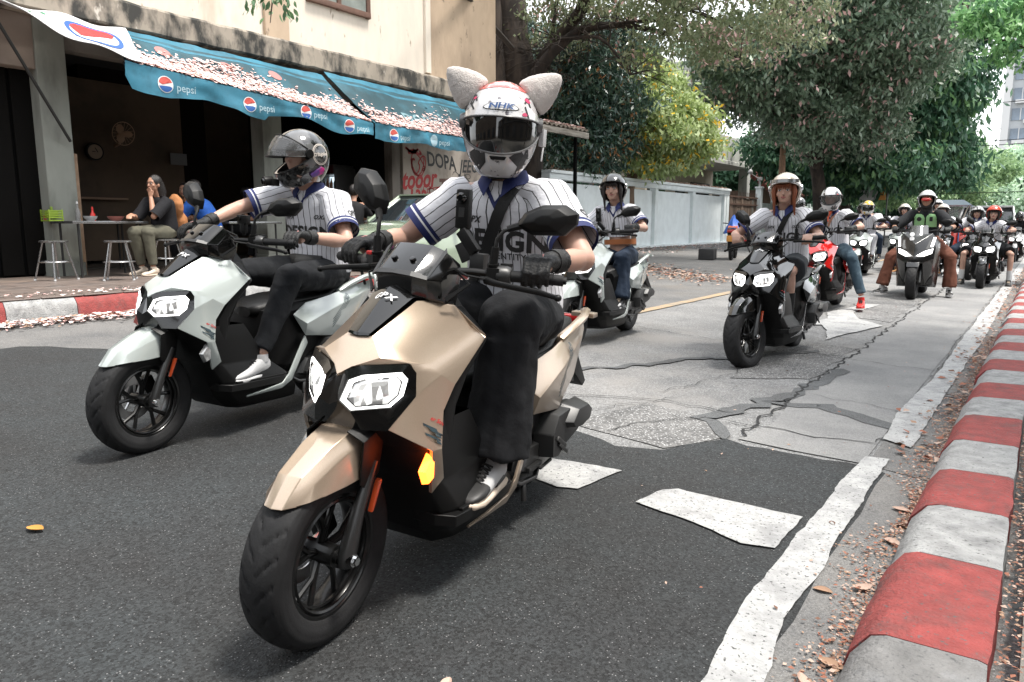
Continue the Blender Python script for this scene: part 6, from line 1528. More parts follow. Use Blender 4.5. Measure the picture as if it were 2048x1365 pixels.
def red_extra():
    Rm = Rh(.15, .1); h, tr = helmet(root, (0, 1.06, 1.46), Rm, 'full', mat('helmet_race', (.6, .6, .61, 1), .12, coat=1, col2=G4(.02), c2s=9, c2t=(.54, .57), c3=(.45, .03, .03, 1), c3s=7, c3t=(.64, .66)), M_VISC, M_BLKM, s=1.05)
    q = MB(); q.tube([(0, 1.02, 1.30), (0, .985, 1.28), (-.02, .97, 1.22), (-.015, .965, 1.15)], [.035, .03, .018, .006], 8); q.build('neckerchief', mat('orange_scarf', (.6, .1, .04, 1), .8), root)
    strap_on(root, tms, [(.09, 1.3), (0, 1.16), (-.05, 1.05)], .03, m=mat('tan_strap', (.4, .2, .13, 1), .6))
later(root, base, red_extra)
# ------------------------------------------------------------------ fittings on the first two scooters
def cam_rig(k, label, x, y, z, s=1.0):
    r = tag(empty('action_camera'), label, 'camera'); r.matrix_basis = pm(k) @ Matrix.Translation((x, y, z))
    q = MB(); q.box((0, 0, .065), (.048, .030, .125)); q.build('camera_body', M_BLKM, r, bevel=.008)
    q = MB(); q.tube([(0, -.014, .10), (0, -.024, .10), (0, -.030, .10)], [.018, .017, .010], 16); q.build('camera_lens', M_BLKG, r)
    q = MB(); q.box((0, -.016, .055), (.020, .002, .030)); q.build('camera_screen', M_GREYP, r)
    q = MB(); q.tube([(0, 0, .005), (.0, 0, -.012), (.03, .0, -.045), (.05, .0, -.075)], [.010, .014, .015, .010], 10); q.box((.03, -.012, -.035), (.035, .03, .085), rot=(0, -.7, 0)); q.build('clamp_arm', M_BLKM, r, bevel=.004)
    q = MB(); q.box((.065, .0, -.10), (.05, .04, .06)); q.tube([(.04, 0, -.08), (.075, 0, -.125)], .008, 8); q.build('clamp', M_GREYP, r, bevel=.006)
    return r
cam_rig('main', 'slim black camera on a clamp above the gold scooter handlebar', .06, .60, 1.125)
cam_rig('w3', 'phone sized camera upright on the handlebar of the white scooter behind', .06, .55, 1.10)
cam_rig('red', 'dark upright phone on the handlebar of the red scooter', .05, .55, 1.10)
g = tag(empty('action_camera'), 'compact clamp camera beside the left hand mirror of the white scooter at left', 'camera'); g.matrix_basis = pm('white') @ Matrix.Translation((.13, .54, 1.05))
q = MB(); q.box((0, 0, .06), (.06, .035, .045)); q.box((0, .0, .02), (.03, .03, .05)); q.tube([(0, 0, -.02), (0, 0, .03)], .010, 8); q.build('camera_body', M_BLKM, g, bevel=.004)
q = MB(); q.tube([(-.012, -.016, .065), (-.012, -.026, .065)], .012, 12); q.build('camera_lens', M_BLKG, g)

# ------------------------------------------------------------------ riders further back
def std(H=1.46, dy=0.0, lean=0.0, wide=0.0, feet='board'):
    d = dict(P=(0, 1.22 + dy, .80), N=(0, 1.10 + dy - lean, 1.30), H=(0, 1.05 + dy - lean, H), SL=(.18, 1.10 + dy - lean, 1.235), SR=(-.18, 1.10 + dy - lean, 1.235), EL=(.38 + wide, .95, 1.05), ER=(-.38 - wide, .95, 1.05),
             WL=(.34, .70, 1.04), WR=(-.34, .70, 1.04), GL=(.335, .60, 1.008), GR=(-.335, .60, 1.008), KL=(.2, .78, .80), KR=(-.2, .78, .80), AL=(.18, .70, .40), AR=(-.18, .70, .40), TL=(.19, .49, .283), TR=(-.19, .49, .283))
    if feet == 'down': d.update(KL=(.38, .80, .60), KR=(-.38, .80, .60), AL=(.42, .78, .14), AR=(-.42, .78, .14), TL=(.46, .60, .01), TR=(-.50, .60, .01))
    return d
def passenger(): 
    return dict(P=(0, 1.52, .86), N=(.02, 1.46, 1.34), H=(.05, 1.42, 1.49), SL=(.18, 1.45, 1.28), SR=(-.16, 1.45, 1.28), EL=(.27, 1.30, 1.08), ER=(-.27, 1.30, 1.08), WL=(.18, 1.12, 1.02), WR=(-.18, 1.12, 1.02), GL=(.10, 1.05, 1.0), GR=(-.10, 1.05, 1.0),
                KL=(.27, 1.12, .80), KR=(-.27, 1.12, .80), AL=(.27, 1.20, .42), AR=(-.27, 1.20, .42), TL=(.29, 1.02, .30), TR=(-.29, 1.02, .30))
def place(x, y, yaw=0, lean=0): return Matrix.Translation((x, y, gz(x) + .002)) @ Matrix.Rotation(yaw, 4, 'Z') @ Matrix.Rotation(lean, 4, 'Y')
HM = dict(cream=mat('helmet_ivory', (.46, .42, .37, 1), .15, coat=1), white=mat('helmet_plain_white', G4(.48), .15, coat=1), dark=mat('helmet_dark', G4(.03), .15, coat=1), silver=mat('helmet_silver_pattern', G4(.45), .15, coat=1, col2=G4(.03), c2s=10, c2t=(.52, .56)),
          yellow=mat('helmet_yellow_white', (.6, .6, .58, 1), .15, coat=1, col2=(.6, .38, .04, 1), c2s=6, c2t=(.5, .53), c3=G4(.02), c3s=9, c3t=(.56, .6)), orange=mat('helmet_orange', (.55, .055, .025, 1), .15, coat=1), checker=mat('helmet_checker', G4(.5), .15, coat=1, col2=G4(.03), c2s=16, c2t=(.5, .53)))
def far_rider(label, M, J, hel, kind='open', bottom=M_NAVYP, skin='light', tm=None, gloves=True, shoes=(M_SHB, None, M_SHW), group='riders further back', scarf=None, face_=True, **k):
    root, body, tms, base = person(label, J, bottom=bottom, skin=skin, topmat=tm, vox=.017, gloves=gloves, mtx=M, shoes=shoes, group=group, bar=(1, .2, 0), headR=Rh(.05), face=face_ and kind == 'open', hair=fringe(M_HAIR) if kind == 'open' and face_ else None, **k)
    H = V(J['H'])
    later(root, base, lambda: helmet(root, H + V((0, .01, .012)), Rh(.05), kind, HM[hel], M_VISD if kind == 'full' else M_VISC, None, s=1.03, glass=False))
    if scarf is not None:
        def sc_(): q = MB(); q.tube([V(J['N']) - V((0, .01, .01)), V(J['N']) + V((0, -.02, .06)), H + V((0, -.03, -.05))], [.075, .078, .080], 14); q.build('face_scarf', scarf, root)
        later(root, base, sc_)
    return root, tms, base
M_DSC = mat('dark_scarf', G4(.012), .8); M_BRSC = mat('maroon_scarf', (.10, .02, .018, 1), .8)
G_ = 'riders further back'
S_ = 'scooters further back'
# white scooter with the yellow and white helmet, and a passenger
M = place(-3.22, 16.9, .05); pose_m = lambda o, M_: setattr(o, 'matrix_basis', M_)
o = make_scooter('white scooter head on beyond the red scooter, yellow and white helmeted rider', 'white', S_, decals=False); o.matrix_basis = M
J = std(1.45, lean=.06); J['H'] = (.02, .97, 1.44); far_rider('rider in yellow and white helmet looking down on the far white scooter', M, J, 'yellow', 'full', M_SHW and cloth('white_trousers', (.5, .5, .52, 1)), gloves=False)
J = passenger(); J['H'] = (-.12, 1.42, 1.42); J['N'] = (-.08, 1.46, 1.27); far_rider('dark glasses passenger behind the yellow helmeted rider', M, J, 'dark', 'open', M_NAVYP, hands=None)
# white scooter, girl in ivory open helmet
M = place(-2.85, 19.4, .04); o = make_scooter('far white scooter partly behind the big black scooter, at its left', 'white', S_, decals=False); o.matrix_basis = M
far_rider('girl in ivory open helmet on the far white scooter left of the green vest', M, std(1.44), 'cream', 'open', M_NAVYP, gloves=False)
# red scooter, dark helmet, maroon scarf
M = place(-2.36, 18.3, .0); o = make_scooter('far red scooter half hidden by the big black scooter', 'red', S_, decals=False); o.matrix_basis = M
far_rider('rider in dark helmet and maroon scarf leaning beside the green vest', M, std(1.42, feet='down'), 'dark', 'open', M_NAVYP, scarf=M_BRSC, shoes=(M_SHBR, None, M_SHW))
# tall rider behind, white helmet
M = place(-2.5, 22.2, .0); o = make_scooter('far black scooter hidden behind the maroon scarf rider', 'black', S_, decals=False); o.matrix_basis = M
J = std(1.62, feet='down'); J['N'] = (0, 1.1, 1.44); J['SL'] = (.18, 1.1, 1.37); J['SR'] = (-.18, 1.1, 1.37); J['P'] = (0, 1.2, .92); far_rider('tall rider in plain white helmet rising behind the green vest', M, J, 'white', 'open', M_NAVYP)
# right of the green vest
M = place(-1.98, 19.0, .05); o = make_scooter('far black scooter just right of the green vest rider', 'black', S_, decals=False); o.matrix_basis = M
far_rider('rider in ivory open helmet with bare forearm right of the green vest', M, std(1.44, wide=.04), 'cream', 'open', M_PANT, gloves=False, shoes=(M_SHW, None, M_SHW))
# the pair behind the black scooter woman
M = place(-4.85, 17.6, .05); o = make_scooter('far white scooter hidden behind the woman in the cream helmet', 'white', S_, decals=False); o.matrix_basis = M
J = std(1.52); J['N'] = (0, 1.1, 1.36); far_rider('rider in silver checked helmet just right of the cream helmet', M, J, 'checker', 'full', M_NAVYP)
M = place(-5.0, 20.4, .0); o = make_scooter('far silver scooter behind the silver checked helmet', 'silver', S_, decals=False); o.matrix_basis = M
far_rider('rider with face just visible between the black and red scooters', M, std(1.36), 'dark', 'open', M_NAVYP)
# pair at the right: orange helmet in front, white helmet behind
M = place(-.92, 15.9, -.02)
o = make_scooter('black twin headlight scooter at right ridden by the orange helmet', 'black', S_, decals=False, steer=0); o.matrix_basis = M
q = MB(); q.box((0, -.02, .55), (.12, .01, .06)); p_ = q.build('number_plate', mat('plate_grey', G4(.35), .5), o, bevel=.003)
J = std(1.36, feet='down'); J.update(N=(0, 1.08, 1.22), SL=(.16, 1.08, 1.15), SR=(-.16, 1.08, 1.15), TL=(.40, .62, .01), TR=(-.42, .62, .01), AL=(.38, .80, .14), AR=(-.38, .80, .14), H=(.03, 1.02, 1.35))
far_rider('girl in orange helmet with bare legs and white socks at the right', M, J, 'orange', 'open', cloth('black_shorts', (.012, .013, .015, 1)), skirt=True, gloves=False, shoes=(M_SHB, None, M_SHB))
q = MB()
for s_ in (-1, 1): q2 = MB(); q2.tube([(s_ * .39, .795, .12), (s_ * .385, .795, .30)], .048, 12); o2 = q2.build('white_sock', mat('white_sock', G4(.55), .9), o)
M = place(-1.27, 18.1, .02); o = make_scooter('far black scooter half behind the orange helmet at its left', 'black', S_, decals=False); o.matrix_basis = M
far_rider('rider in white patterned helmet at the left shoulder of the orange helmet', M, std(1.38, feet='down'), 'silver', 'open', M_NAVYP, shoes=(M_SHW, None, M_SHW))
# far right edge
M = place(-.80, 27.6, -.03); o = make_scooter('far silver scooter at the right edge of the photo', 'silver', S_, decals=False); o.matrix_basis = M
far_rider('rider in all black with dark helmet at the right edge', M, std(1.40), 'dark', 'full', M_PANT, tm=cloth('black_jacket', (.015, .016, .018, 1)), sleeve_k=.98)

# ------------------------------------------------------------------ green vest rider on the big black scooter
Mg = place(-1.62, 12.75, .02)
mx = thing('scooter', 'big black touring scooter with windscreen and slanted headlights, green vest rider', 'scooter', group=S_); mx.matrix_basis = Mg
for y_ in (0, 1.42):
    w_ = obj_from(rim_mesh(), 'front_wheel' if y_ == 0 else 'rear_wheel', mx); w_.location = (0, y_, .27); w_.scale = (1.1, 1.06, 1.06); obj_from(tyre_mesh(), 'tyre', w_)
KG = mat('satin_black_paint', G4(.007), .25, coat=.4)
q = MB(); Vv = dict(a=(0, -.08, .62), b=(0, -.02, .84), c=(0, .22, .98), d=(.13, .02, .70), e=(.26, .16, .80), f=(.20, .26, 1.0), g=(.30, .34, .86), h=(.25, .12, .62), i=(.12, -.03, .56), j=(.30, .36, .60), k=(.22, .22, .40), l=(.12, .16, .36), m=(0, -.02, .52), n=(.26, .42, .30), o=(.14, .30, .20), p=(.30, .52, .80))
ks = list(Vv); ix = {k_: i for i, k_ in enumerate(ks)}; mir(q, list(Vv.values()), [tuple(ix[c] for c in t) for t in ('abd', 'bed', 'bfe', 'bcf', 'fge', 'adi', 'aim', 'dhi', 'deh', 'egh', 'ghj', 'gpj', 'hjk', 'hki', 'ikl', 'jnk', 'kno', 'kol')]); q.build('front_fairing', KG, mx, smooth=25, solid=.01, bevel=.006, merge=True)
for s_ in (1, -1):
    q = MB(); P_ = [(.03, -.085, .665), (.13, .0, .735), (.235, .11, .775), (.225, .095, .70), (.12, -.02, .655)]; q.loft([[(s_ * x, y - .012, z) for x, y, z in P_], [(s_ * (x * .9 + .012), y - .022, z * .9 + .071) for x, y, z in P_]]); q.build('headlight', M_LED, mx)
    q = MB(); P_ = [(.20, .06, .80), (.235, .10, .80), (.255, .20, .94), (.225, .18, .94)]; q.loft([[(s_ * x, y - .014, z) for x, y, z in P_], [(s_ * x, y - .022, z) for x, y, z in P_]]); q.build('running_light', M_LED, mx)
q = MB(); rows = [[(x * (1 - .25 * t), .12 + .22 * t - .12 * (x / .17) ** 2 * -1, .90 + .22 * t) for x in np.linspace(-.15, .15, 11)] for t in (0, .33, .66, 1)]; q.loft(rows, 0, False, False); q.build('windscreen', mat('tinted_screen', G4(.10), .08, alpha=.72, coat=1), mx, smooth=60, solid=.004)
q = MB(); [q.add(*disc(.034, 20), M=Matrix.Translation((-.06, .085 + z * .0, .92 + z)) @ Matrix.Rotation(1.25, 4, 'X')) for z in (.0, .065)]; q.build('sticker', M_WTXT, mx, smooth=False)
q = MB(); q.box((0, -.11, .47), (.13, .012, .07)); q.build('number_plate', mat('plate_grey', G4(.35), .5), mx)
q = MB(); q.prism([(-.16, .50), (-.10, .57), (.05, .60), (.14, .55), (.10, .53), (-.10, .53)], -.085, .085); q.build('front_fender', KG, mx, bevel=.01)
q = MB(); rings = [[(-x, y, z0), (x, y, z0), (x * 1.05, y, (z0 + z1) / 2), (x * .9, y, z1), (-x * .9, y, z1), (-x * 1.05, y, (z0 + z1) / 2)] for y, z0, z1, x in [(.3, .2, .8, .24), (.5, .16, .62, .28), (.8, .18, .62, .26), (1.2, .35, .80, .24), (1.6, .55, .86, .18), (1.9, .7, .88, .09)]]; q.loft(rings); q.build('body', KG, mx, bevel=.02)
q = MB(); q.loft([[(-x, y, z - .06), (x, y, z - .06), (x * .9, y, z), (-x * .9, y, z)] for y, z, x in [(.75, .80, .12), (.95, .80, .18), (1.3, .82, .18), (1.4, .9, .17), (1.8, .92, .13)]]); q.build('seat', M_SEAT, mx, bevel=.02)
q = MB(); [q.tube([(0, .5, 1.0), (s_ * .2, .52, 1.04), (s_ * .40, .60, 1.02)], .014, 8) for s_ in (-1, 1)]; q.build('handlebar', M_BLKM, mx)
for s_ in (1, -1):
    q = MB(); q.tube([(s_ * .22, .36, .98), (s_ * .32, .38, 1.14)], .008, 6); q.ell((s_ * .36, .38, 1.17), (.075, .02, .045), 12, 8); q.build('mirror', M_BLKM, mx)
    q = MB(); q.tube([(s_ * .09, 0, .26), (s_ * .085, .14, .52)], .02, 8); q.build('fork_leg', M_DMET, mx)
J = std(1.52, feet='down'); J.update(P=(0, 1.25, .90), N=(0, 1.12, 1.36), SL=(.2, 1.12, 1.30), SR=(-.2, 1.12, 1.30), H=(0, 1.06, 1.52), KL=(.42, .84, .62), KR=(-.42, .84, .62), WL=(.38, .68, 1.07), WR=(-.38, .68, 1.07), GL=(.36, .60, 1.03), GR=(-.36, .60, 1.03), EL=(.42, .9, 1.1), ER=(-.42, .9, 1.1), AL=(.44, .80, .15), AR=(-.52, .78, .15), TL=(.47, .6, .01), TR=(-.62, .64, .01))
root, tms, base = far_rider('rider in pale green vest, white helmet and black face mask, brown trousers, feet down', Mg, J, 'white', 'open', M_BROWNP, skin='tan', tm=cloth('black_riding_jacket', (.014, .015, .017, 1)), scarf=M_DSC, shoes=(M_SHW, M_SHB, M_SHW), baggy=1.3, sleeve_k=1.0, pr=(.11, .095, .085), face_=False)
def vest():
    bv = bvh_of(*tms); gm = mat('pale_green_vest', (.26, .48, .22, 1), .7)
    for s_ in (-1, 1):
        M_ = frame((s_ * .085, 0, 1.205), (1, 0, 0), (0, 0, 1)); v, f = project(([(-.07, -.11, 0), (.075, -.11, 0), (.078, .03, 0), (.05, .09, 0), (-.045, .10, 0), (-.072, .04, 0)], [tuple(range(6))]), M_, bv, (0, 1, 0), .012, .03, 3); q = MB(); q.add(v, f); q.build('vest_panel', gm, root, solid=.006)
        vf = disc(.035, 18) if s_ < 0 else ([(-.022, -.035, 0), (.022, -.035, 0), (.022, .035, 0), (-.022, .035, 0)], [(0, 1, 2, 3)])
        M_ = frame((s_ * .085, 0, 1.22), (1, 0, 0), (0, 0, 1)); v, f = project(vf, M_, bv, (0, 1, 0), .022, .02, 3); q = MB(); q.add(v, f); q.build('vest_badge', M_BPR, root, smooth=False)
    q = MB(); q.ell(V((0, .955, 1.53)), (.072, .045, .032), 14, 8); q.build('red_goggles', mat('red_goggle_lens', (.5, .02, .015, 1), .1, coat=1), root)
later(root, base, vest)

# ------------------------------------------------------------------ cars, tuk-tuk, pickup, parked motorcycle
M_GLASS = mat('car_glass', (.018, .022, .025, 1), .06, coat=1); M_TYRE = MATS['tyre_rubber']
def car(label, loc, rz, paint, cat='car', h=1.42, L_=4.2, W_=1.72, lights=False):
    r = thing('parked_car', label, cat, loc, rz); hw = W_ / 2
    prof = [(-L_ / 2, .35, .62, .86), (-L_ / 2 + .12, .25, .80, .95), (-L_ / 2 + .9, .22, .93, 1.0), (-L_ / 2 + 1.15, .22, .97, 1.0), (0, .22, .98, 1.0), (L_ / 2 - .7, .22, 1.0, 1.0), (L_ / 2 - .12, .25, .95, .96), (L_ / 2, .38, .75, .88)]
    q = MB(); q.loft([[(-hw * w_, y, z0), (hw * w_, y, z0), (hw * w_ * 1.01, y, (z0 + z1) / 2), (hw * w_ * .93, y, z1), (hw * w_ * .5, y, z1 + .03), (-hw * w_ * .5, y, z1 + .03), (-hw * w_ * .93, y, z1), (-hw * w_ * 1.01, y, (z0 + z1) / 2)] for y, z0, z1, w_ in prof]); q.build('body', paint, r, smooth=50, bevel=.02)
    y0, y1, y2, y3 = -L_ / 2 + 1.05, -L_ / 2 + 1.75, L_ / 2 - 1.1, L_ / 2 - .35
    q = MB(); q.loft([[(-hw * .86, y, .96), (hw * .86, y, .96), (hw * .86 * w_, y + dy, z), (-hw * .86 * w_, y + dy, z)] for y, dy, z, w_ in ((y0, .02, .98, 1), (y1, 0, h, .84), (y2, 0, h, .84), (y3, -.02, 1.02, 1))]); q.build('cabin_glass', M_GLASS, r, smooth=30, bevel=.02)
    q = MB(); q.box((0, (y1 + y2) / 2, h + .005), (hw * 1.44, y2 - y1 + .1, .03)); 
    for s_ in (-1, 1):
        for ya, yb in ((y0, y1), (y3, y2)): q.tube([(s_ * hw * .87, ya, .97), (s_ * hw * .73, yb, h)], .03, 6)
        q.tube([(s_ * hw * .87, (y1 + y2) / 2, .97), (s_ * hw * .735, (y1 + y2) / 2, h)], .03, 6)
    q.build('roof_frame', paint, r, bevel=.01)
    for y in (-L_ / 2 + .78, L_ / 2 - .78):
        for s_ in (-1, 1):
            q = MB(); q.lathe([(.20, -.09), (.28, -.10), (.31, -.06), (.31, .06), (.28, .10), (.20, .09)], c=(s_ * (hw - .10), y, .31), n=28); q.build('tyre', M_TYRE, r); q = MB(); q.lathe([(.0, .05), (.08, .07), (.19, .06), (.205, .09)], c=(s_ * (hw - .09), y, .31), n=20) if s_ > 0 else q.lathe([(.0, -.05), (.08, -.07), (.19, -.06), (.205, -.09)], c=(s_ * (hw - .09), y, .31), n=20); q.build('rim', M_METAL, r)
    for s_ in (-1, 1):
        q = MB(); q.box((s_ * hw * .68, -L_ / 2 + .06, .68), (.36, .1, .16)); q.build('headlight', M_LED if lights else M_CLR, r, bevel=.03)
        q = MB(); q.box((s_ * hw * .68, L_ / 2 - .06, .74), (.34, .08, .14)); q.build('tail_light', M_RED, r, bevel=.02)
        q = MB(); q.box((s_ * (hw + .07), y0 + .3, 1.0), (.16, .1, .12)); q.build('wing_mirror', paint, r, bevel=.02)
    q = MB(); [q.box((0, -L_ / 2 + .02, .60 + .06 * i), (.7, .04, .025)) for i in range(3)]; q.build('grille', M_BLKM, r); q = MB(); q.box((0, -L_ / 2 - .01, .42), (.44, .02, .12)); q.build('number_plate', mat('plate_white', G4(.5), .5), r)
    return r
car('pale green hatchback at the left roadside behind the gold scooter rider', (-8.6, 9.9, gz(-8.6)), .06, mat('pale_green_paint', (.27, .33, .24, 1), .2, coat=1))
car('silver saloon with headlights on, far down the road at right', (-1.6, 39.5, gz(-1.6)), 0, mat('silver_car', G4(.5), .25, metal=.4, coat=1), lights=True)
car('pale car far behind the orange helmet rider', (-3.3, 45, gz(-3.3)), 0, mat('pale_car', G4(.42), .25, coat=1))
car('dark car far behind at the right edge of the road', (-.9, 47, 0), 0, mat('dark_car', G4(.03), .2, coat=1))
# pickup with white front
pk = thing('pickup', 'white pickup truck with headlights, following behind the tuk-tuk', 'pickup truck', (-1.75, 29.5, gz(-1.75))); WP = mat('truck_white', G4(.4), .3, coat=.8)
q = MB(); q.box((0, .1, .92), (1.74, 1.4, .62)); q.box((0, 2.9, .95), (1.74, 3.2, .5)); q.build('body', WP, pk, bevel=.06)
q = MB(); q.loft([[(-.82, y, .95), (.82, y, .95), (.7, y + dy, 1.72), (-.7, y + dy, 1.72)] for y, dy in ((.55, .45), (2.0, -.1))]); q.build('cab_glass', M_GLASS, pk, bevel=.03)
q = MB(); q.box((0, 1.45, 1.74), (1.45, 1.2, .06)); [q.tube([(s_ * .83, .55, 1.2), (s_ * .71, 1.0, 1.73)], .035, 6) for s_ in (-1, 1)]; q.build('roof_frame', WP, pk, bevel=.01)
q = MB(); q.box((0, -.62, .98), (1.0, .05, .24)); q.box((0, -.63, .52), (1.5, .08, .12)); q.build('grille', M_BLKM, pk, bevel=.01); q = MB(); q.box((0, -.66, .74), (1.76, .16, .18)); q.build('bumper', M_CHROME, pk, bevel=.03)
for s_ in (-1, 1):
    q = MB(); q.box((s_ * .70, -.62, .98), (.30, .06, .20)); q.build('headlight', M_CLR, pk, bevel=.02)
    for y in (.1, 3.3): q = MB(); q.lathe([(.0, -.1), (.28, -.12), (.36, -.10), (.36, .10), (.28, .12), (0, .1)], c=(s_ * .74, y, .36), n=24); q.build('tyre', M_TYRE, pk)
q = MB(); q.box((0, -.75, .74), (.46, .02, .12)); q.build('number_plate', MATS['plate_white'], pk)
# tuk-tuk
tk = thing('tuk_tuk', 'red tuk-tuk with pale blue canopy roof behind the green vest rider', 'tuk-tuk', (-2.72, 27.2, gz(-2.72)), .05); TR = mat('tuk_red', (.55, .03, .015, 1), .3, coat=.8)
q = MB(); q.loft([[(-w_, y, .42), (w_, y, .42), (w_ * 1.02, y, z), (-w_ * 1.02, y, z)] for y, z, w_ in ((-.35, .98, .30), (-.1, 1.05, .48), (.35, .95, .55), (.5, .62, .60), (1.2, .62, .68), (1.4, 1.0, .70), (2.3, 1.0, .70))]); q.build('body', TR, tk, bevel=.03)
q = MB(); q.box((0, -.38, .74), (.16, .03, .52)); q.build('front_stripe', mat('tuk_white', G4(.55), .4), tk, bevel=.01)
q = MB(); q.box((-.3, .25, .75), (.03, .5, .3)); q.box((.45, -.02, .7), (.03, .4, .3)); q.build('blue_panel', mat('tuk_blue', (.03, .15, .35, 1), .4), tk)
q = MB(); q.loft([[(-.72, y, 1.72), (-.5, y, 1.86), (.5, y, 1.86), (.72, y, 1.72), (.70, y, 1.70), (-.70, y, 1.70)] for y in (-.3, .8, 2.3)]); q.build('canopy_roof', mat('canopy_blue_white', (.38, .46, .52, 1), .5, col2=(.1, .2, .36, 1), c2s=2, c2t=(.55, .6), stretch=(.3, .3, 6)), tk, smooth=50)
[(lambda q: (q.tube([(s_ * w_, y0, .95), (s_ * .66, y1, 1.72)], .022, 8), q.build('roof_post', M_CHROME, tk)))(MB()) for s_ in (-1, 1) for w_, y0, y1 in ((.42, -.25, -.22), (.6, .9, .9), (.68, 2.2, 2.2))]
q = MB(); q.box((0, -.2, 1.36), (.95, .03, .62), rot=(-.06, 0, 0)); q.build('windscreen', mat('clear_screen', G4(.3), .05, alpha=.3, coat=1), tk)
q = MB(); q.box((0, 1.9, 1.0), (1.2, .35, .6)); q.box((0, 1.5, .82), (1.2, .6, .12)); q.build('seat', mat('brown_seat', (.17, .06, .03, 1), .6), tk, bevel=.04)
for c_ in ((0, -.15, .25), (-.55, 1.8, .25), (.55, 1.8, .25)): q = MB(); q.lathe([(0, -.05), (.16, -.06), (.25, -.05), (.25, .05), (.16, .06), (0, .05)], c=c_, n=24); q.build('wheel', M_TYRE, tk)
for s_ in (-1, 1): q = MB(); q.ell((s_ * .24, -.34, 1.0), (.08, .06, .08), 12, 8); q.build('headlight', M_CLR, tk)
far_rider('tuk-tuk driver in tan shirt behind the windscreen', Matrix.Translation((-2.72, 26.6, gz(-2.72) + .12)), dict(std(1.4), P=(0, 1.22, .78)), 'dark', 'full', M_BEIGEP, tm=cloth('tan_shirt', (.2, .1, .05, 1)), gloves=False, head=True) if False else None
# parked motorcycle with the blue cover, seen from behind
bk = thing('motorcycle', 'parked motorcycle under a blue cover, orange plate towards the camera', 'motorcycle', (-7.05, 20.2, gz(-7.05)), .25)
for y in (0, -1.22 + 2.44): 
    q = MB(); q.lathe([(.22, -.04), (.27, -.05), (.30, -.03), (.305, 0), (.30, .03), (.27, .05), (.22, .04)], c=(0, y, .305), n=36); w_ = q.build('tyre', M_TYRE, bk); q = MB(); q.lathe([(.22, -.02), (.2, -.02), (.2, .02), (.22, .02)], c=(0, y, .305), n=36)
    for i in range(8): q.tube([(0, y, .305), (0, y + .21 * math.cos(i * .785), .305 + .21 * math.sin(i * .785))], .008, 5)
    q.build('spoke_rim', M_METAL, w_)
q = MB(); q.prism([(-.25, .72), (-.30, .86), (.05, .90), (.45, .84), (.62, .78), (.5, .6), (.15, .58)], -.11, .11); q.build('tail_body', M_BLKG, bk, bevel=.03)
q = MB(); q.box((0, -.29, .80), (.22, .05, .08)); q.build('tail_light', M_RED, bk, bevel=.02); q = MB(); q.box((0, -.34, .60), (.22, .015, .16)); q.build('number_plate', mat('plate_orange', (.6, .27, .06, 1), .5), bk, bevel=.004)
q = MB(); q.box((0, -.30, .40), (.15, .02, .28)); q.build('mud_flap', M_BLKM, bk); q = MB(); q.tube([(.14, .0, .30), (.15, .5, .34), (.15, -.28, .42)], .045, 10); q.tube([(-.02, .5, .4), (-.02, .7, .4)], .12, 12); q.box((0, .55, .42), (.2, .3, .25)); q.build('engine_and_exhaust', M_DMET, bk, bevel=.02)
for s_ in (-1, 1):
    q = MB(); q.tube([(s_ * .1, .02, .32), (s_ * .1, .12, .66)], .025, 8); q.build('shock_absorber', M_METAL, bk); q = MB(); q.tube([(s_ * .1, 1.22, .305), (s_ * .1, 1.0, .85)], .02, 8); q.build('fork_leg', M_METAL, bk)
q = MB(); q.tube([(-.34, .85, 1.02), (0, .92, .98), (.34, .85, 1.02)], .013, 8); q.build('handlebar', M_BLKM, bk)
q = MB(); q.prism([(.1, .74), (.15, .92), (.3, .95), (.4, .76)], -.13, .13); q.build('orange_side_panel', mat('orange_plastic', (.6, .12, .02, 1), .3, coat=.8), bk, bevel=.01)
q = MB(); ring = lambda z, sx, sy, cy, k_: [(sx * math.cos(a) * (1 + .12 * math.sin(a * 5 + k_)), cy + sy * math.sin(a) * (1 + .1 * math.sin(a * 4 + k_)), z + .03 * math.sin(a * 6)) for a in np.linspace(0, 2 * PI, 41)[:-1]]
q.loft([ring(.74, .30, .50, .62, 0), ring(.88, .24, .46, .62, .3), ring(1.0, .16, .36, .66, .6), ring(1.14, .10, .22, .72, .9), ring(1.22, .05, .08, .74, 1)]); o = tag(q.build('cover', mat('blue_tarp', (.02, .10, .42, 1), .4, var=.15, vs=6, bump=.3, bs=12), smooth=60), 'bright blue plastic cover draped over the parked motorcycle', 'cover'); o.location = bk.location; o.rotation_euler = bk.rotation_euler
q = MB(); q.box((-7.55, 19.75, gz(-7.5) + .16), (.42, .5, .30), rot=(0, 0, .2)); tag(q.build('mounting_block', mat('dark_ramp', G4(.03), .8, var=.2), bevel=.03), 'dark rubber kerb ramp block beside the parked motorcycle', 'ramp block')
# ------------------------------------------------------------------ things in and before the noodle shop
M_STEEL = mat('stool_steel', G4(.42), .25, metal=.9); ZF = .445
def make_stool():
    r = empty('stool'); q = MB(); q.lathe([(0, .505), (.15, .505), (.165, .50), (.165, .485), (.15, .48), (0, .485)], axis='Z', n=28); q.build('seat', M_STEEL, r)
    for i in range(4):
        a = PI / 4 + i * PI / 2; q = MB(); q.tube([(.12 * math.cos(a), .12 * math.sin(a), .49), (.24 * math.cos(a), .24 * math.sin(a), 0)], .0115, 8); l_ = q.build('leg', M_STEEL, r); q = MB(); q.tube([(.237 * math.cos(a), .237 * math.sin(a), .02), (.241 * math.cos(a), .241 * math.sin(a), 0)], .016, 8); q.build('foot_cap', mat('white_cap', G4(.5), .6), l_)
    q = MB(); q.tube([(.182 * math.cos(a), .182 * math.sin(a), .235) for a in np.linspace(0, 2 * PI, 29)], .008, 6); q.build('foot_ring', M_STEEL, r); return r
st0 = make_stool()
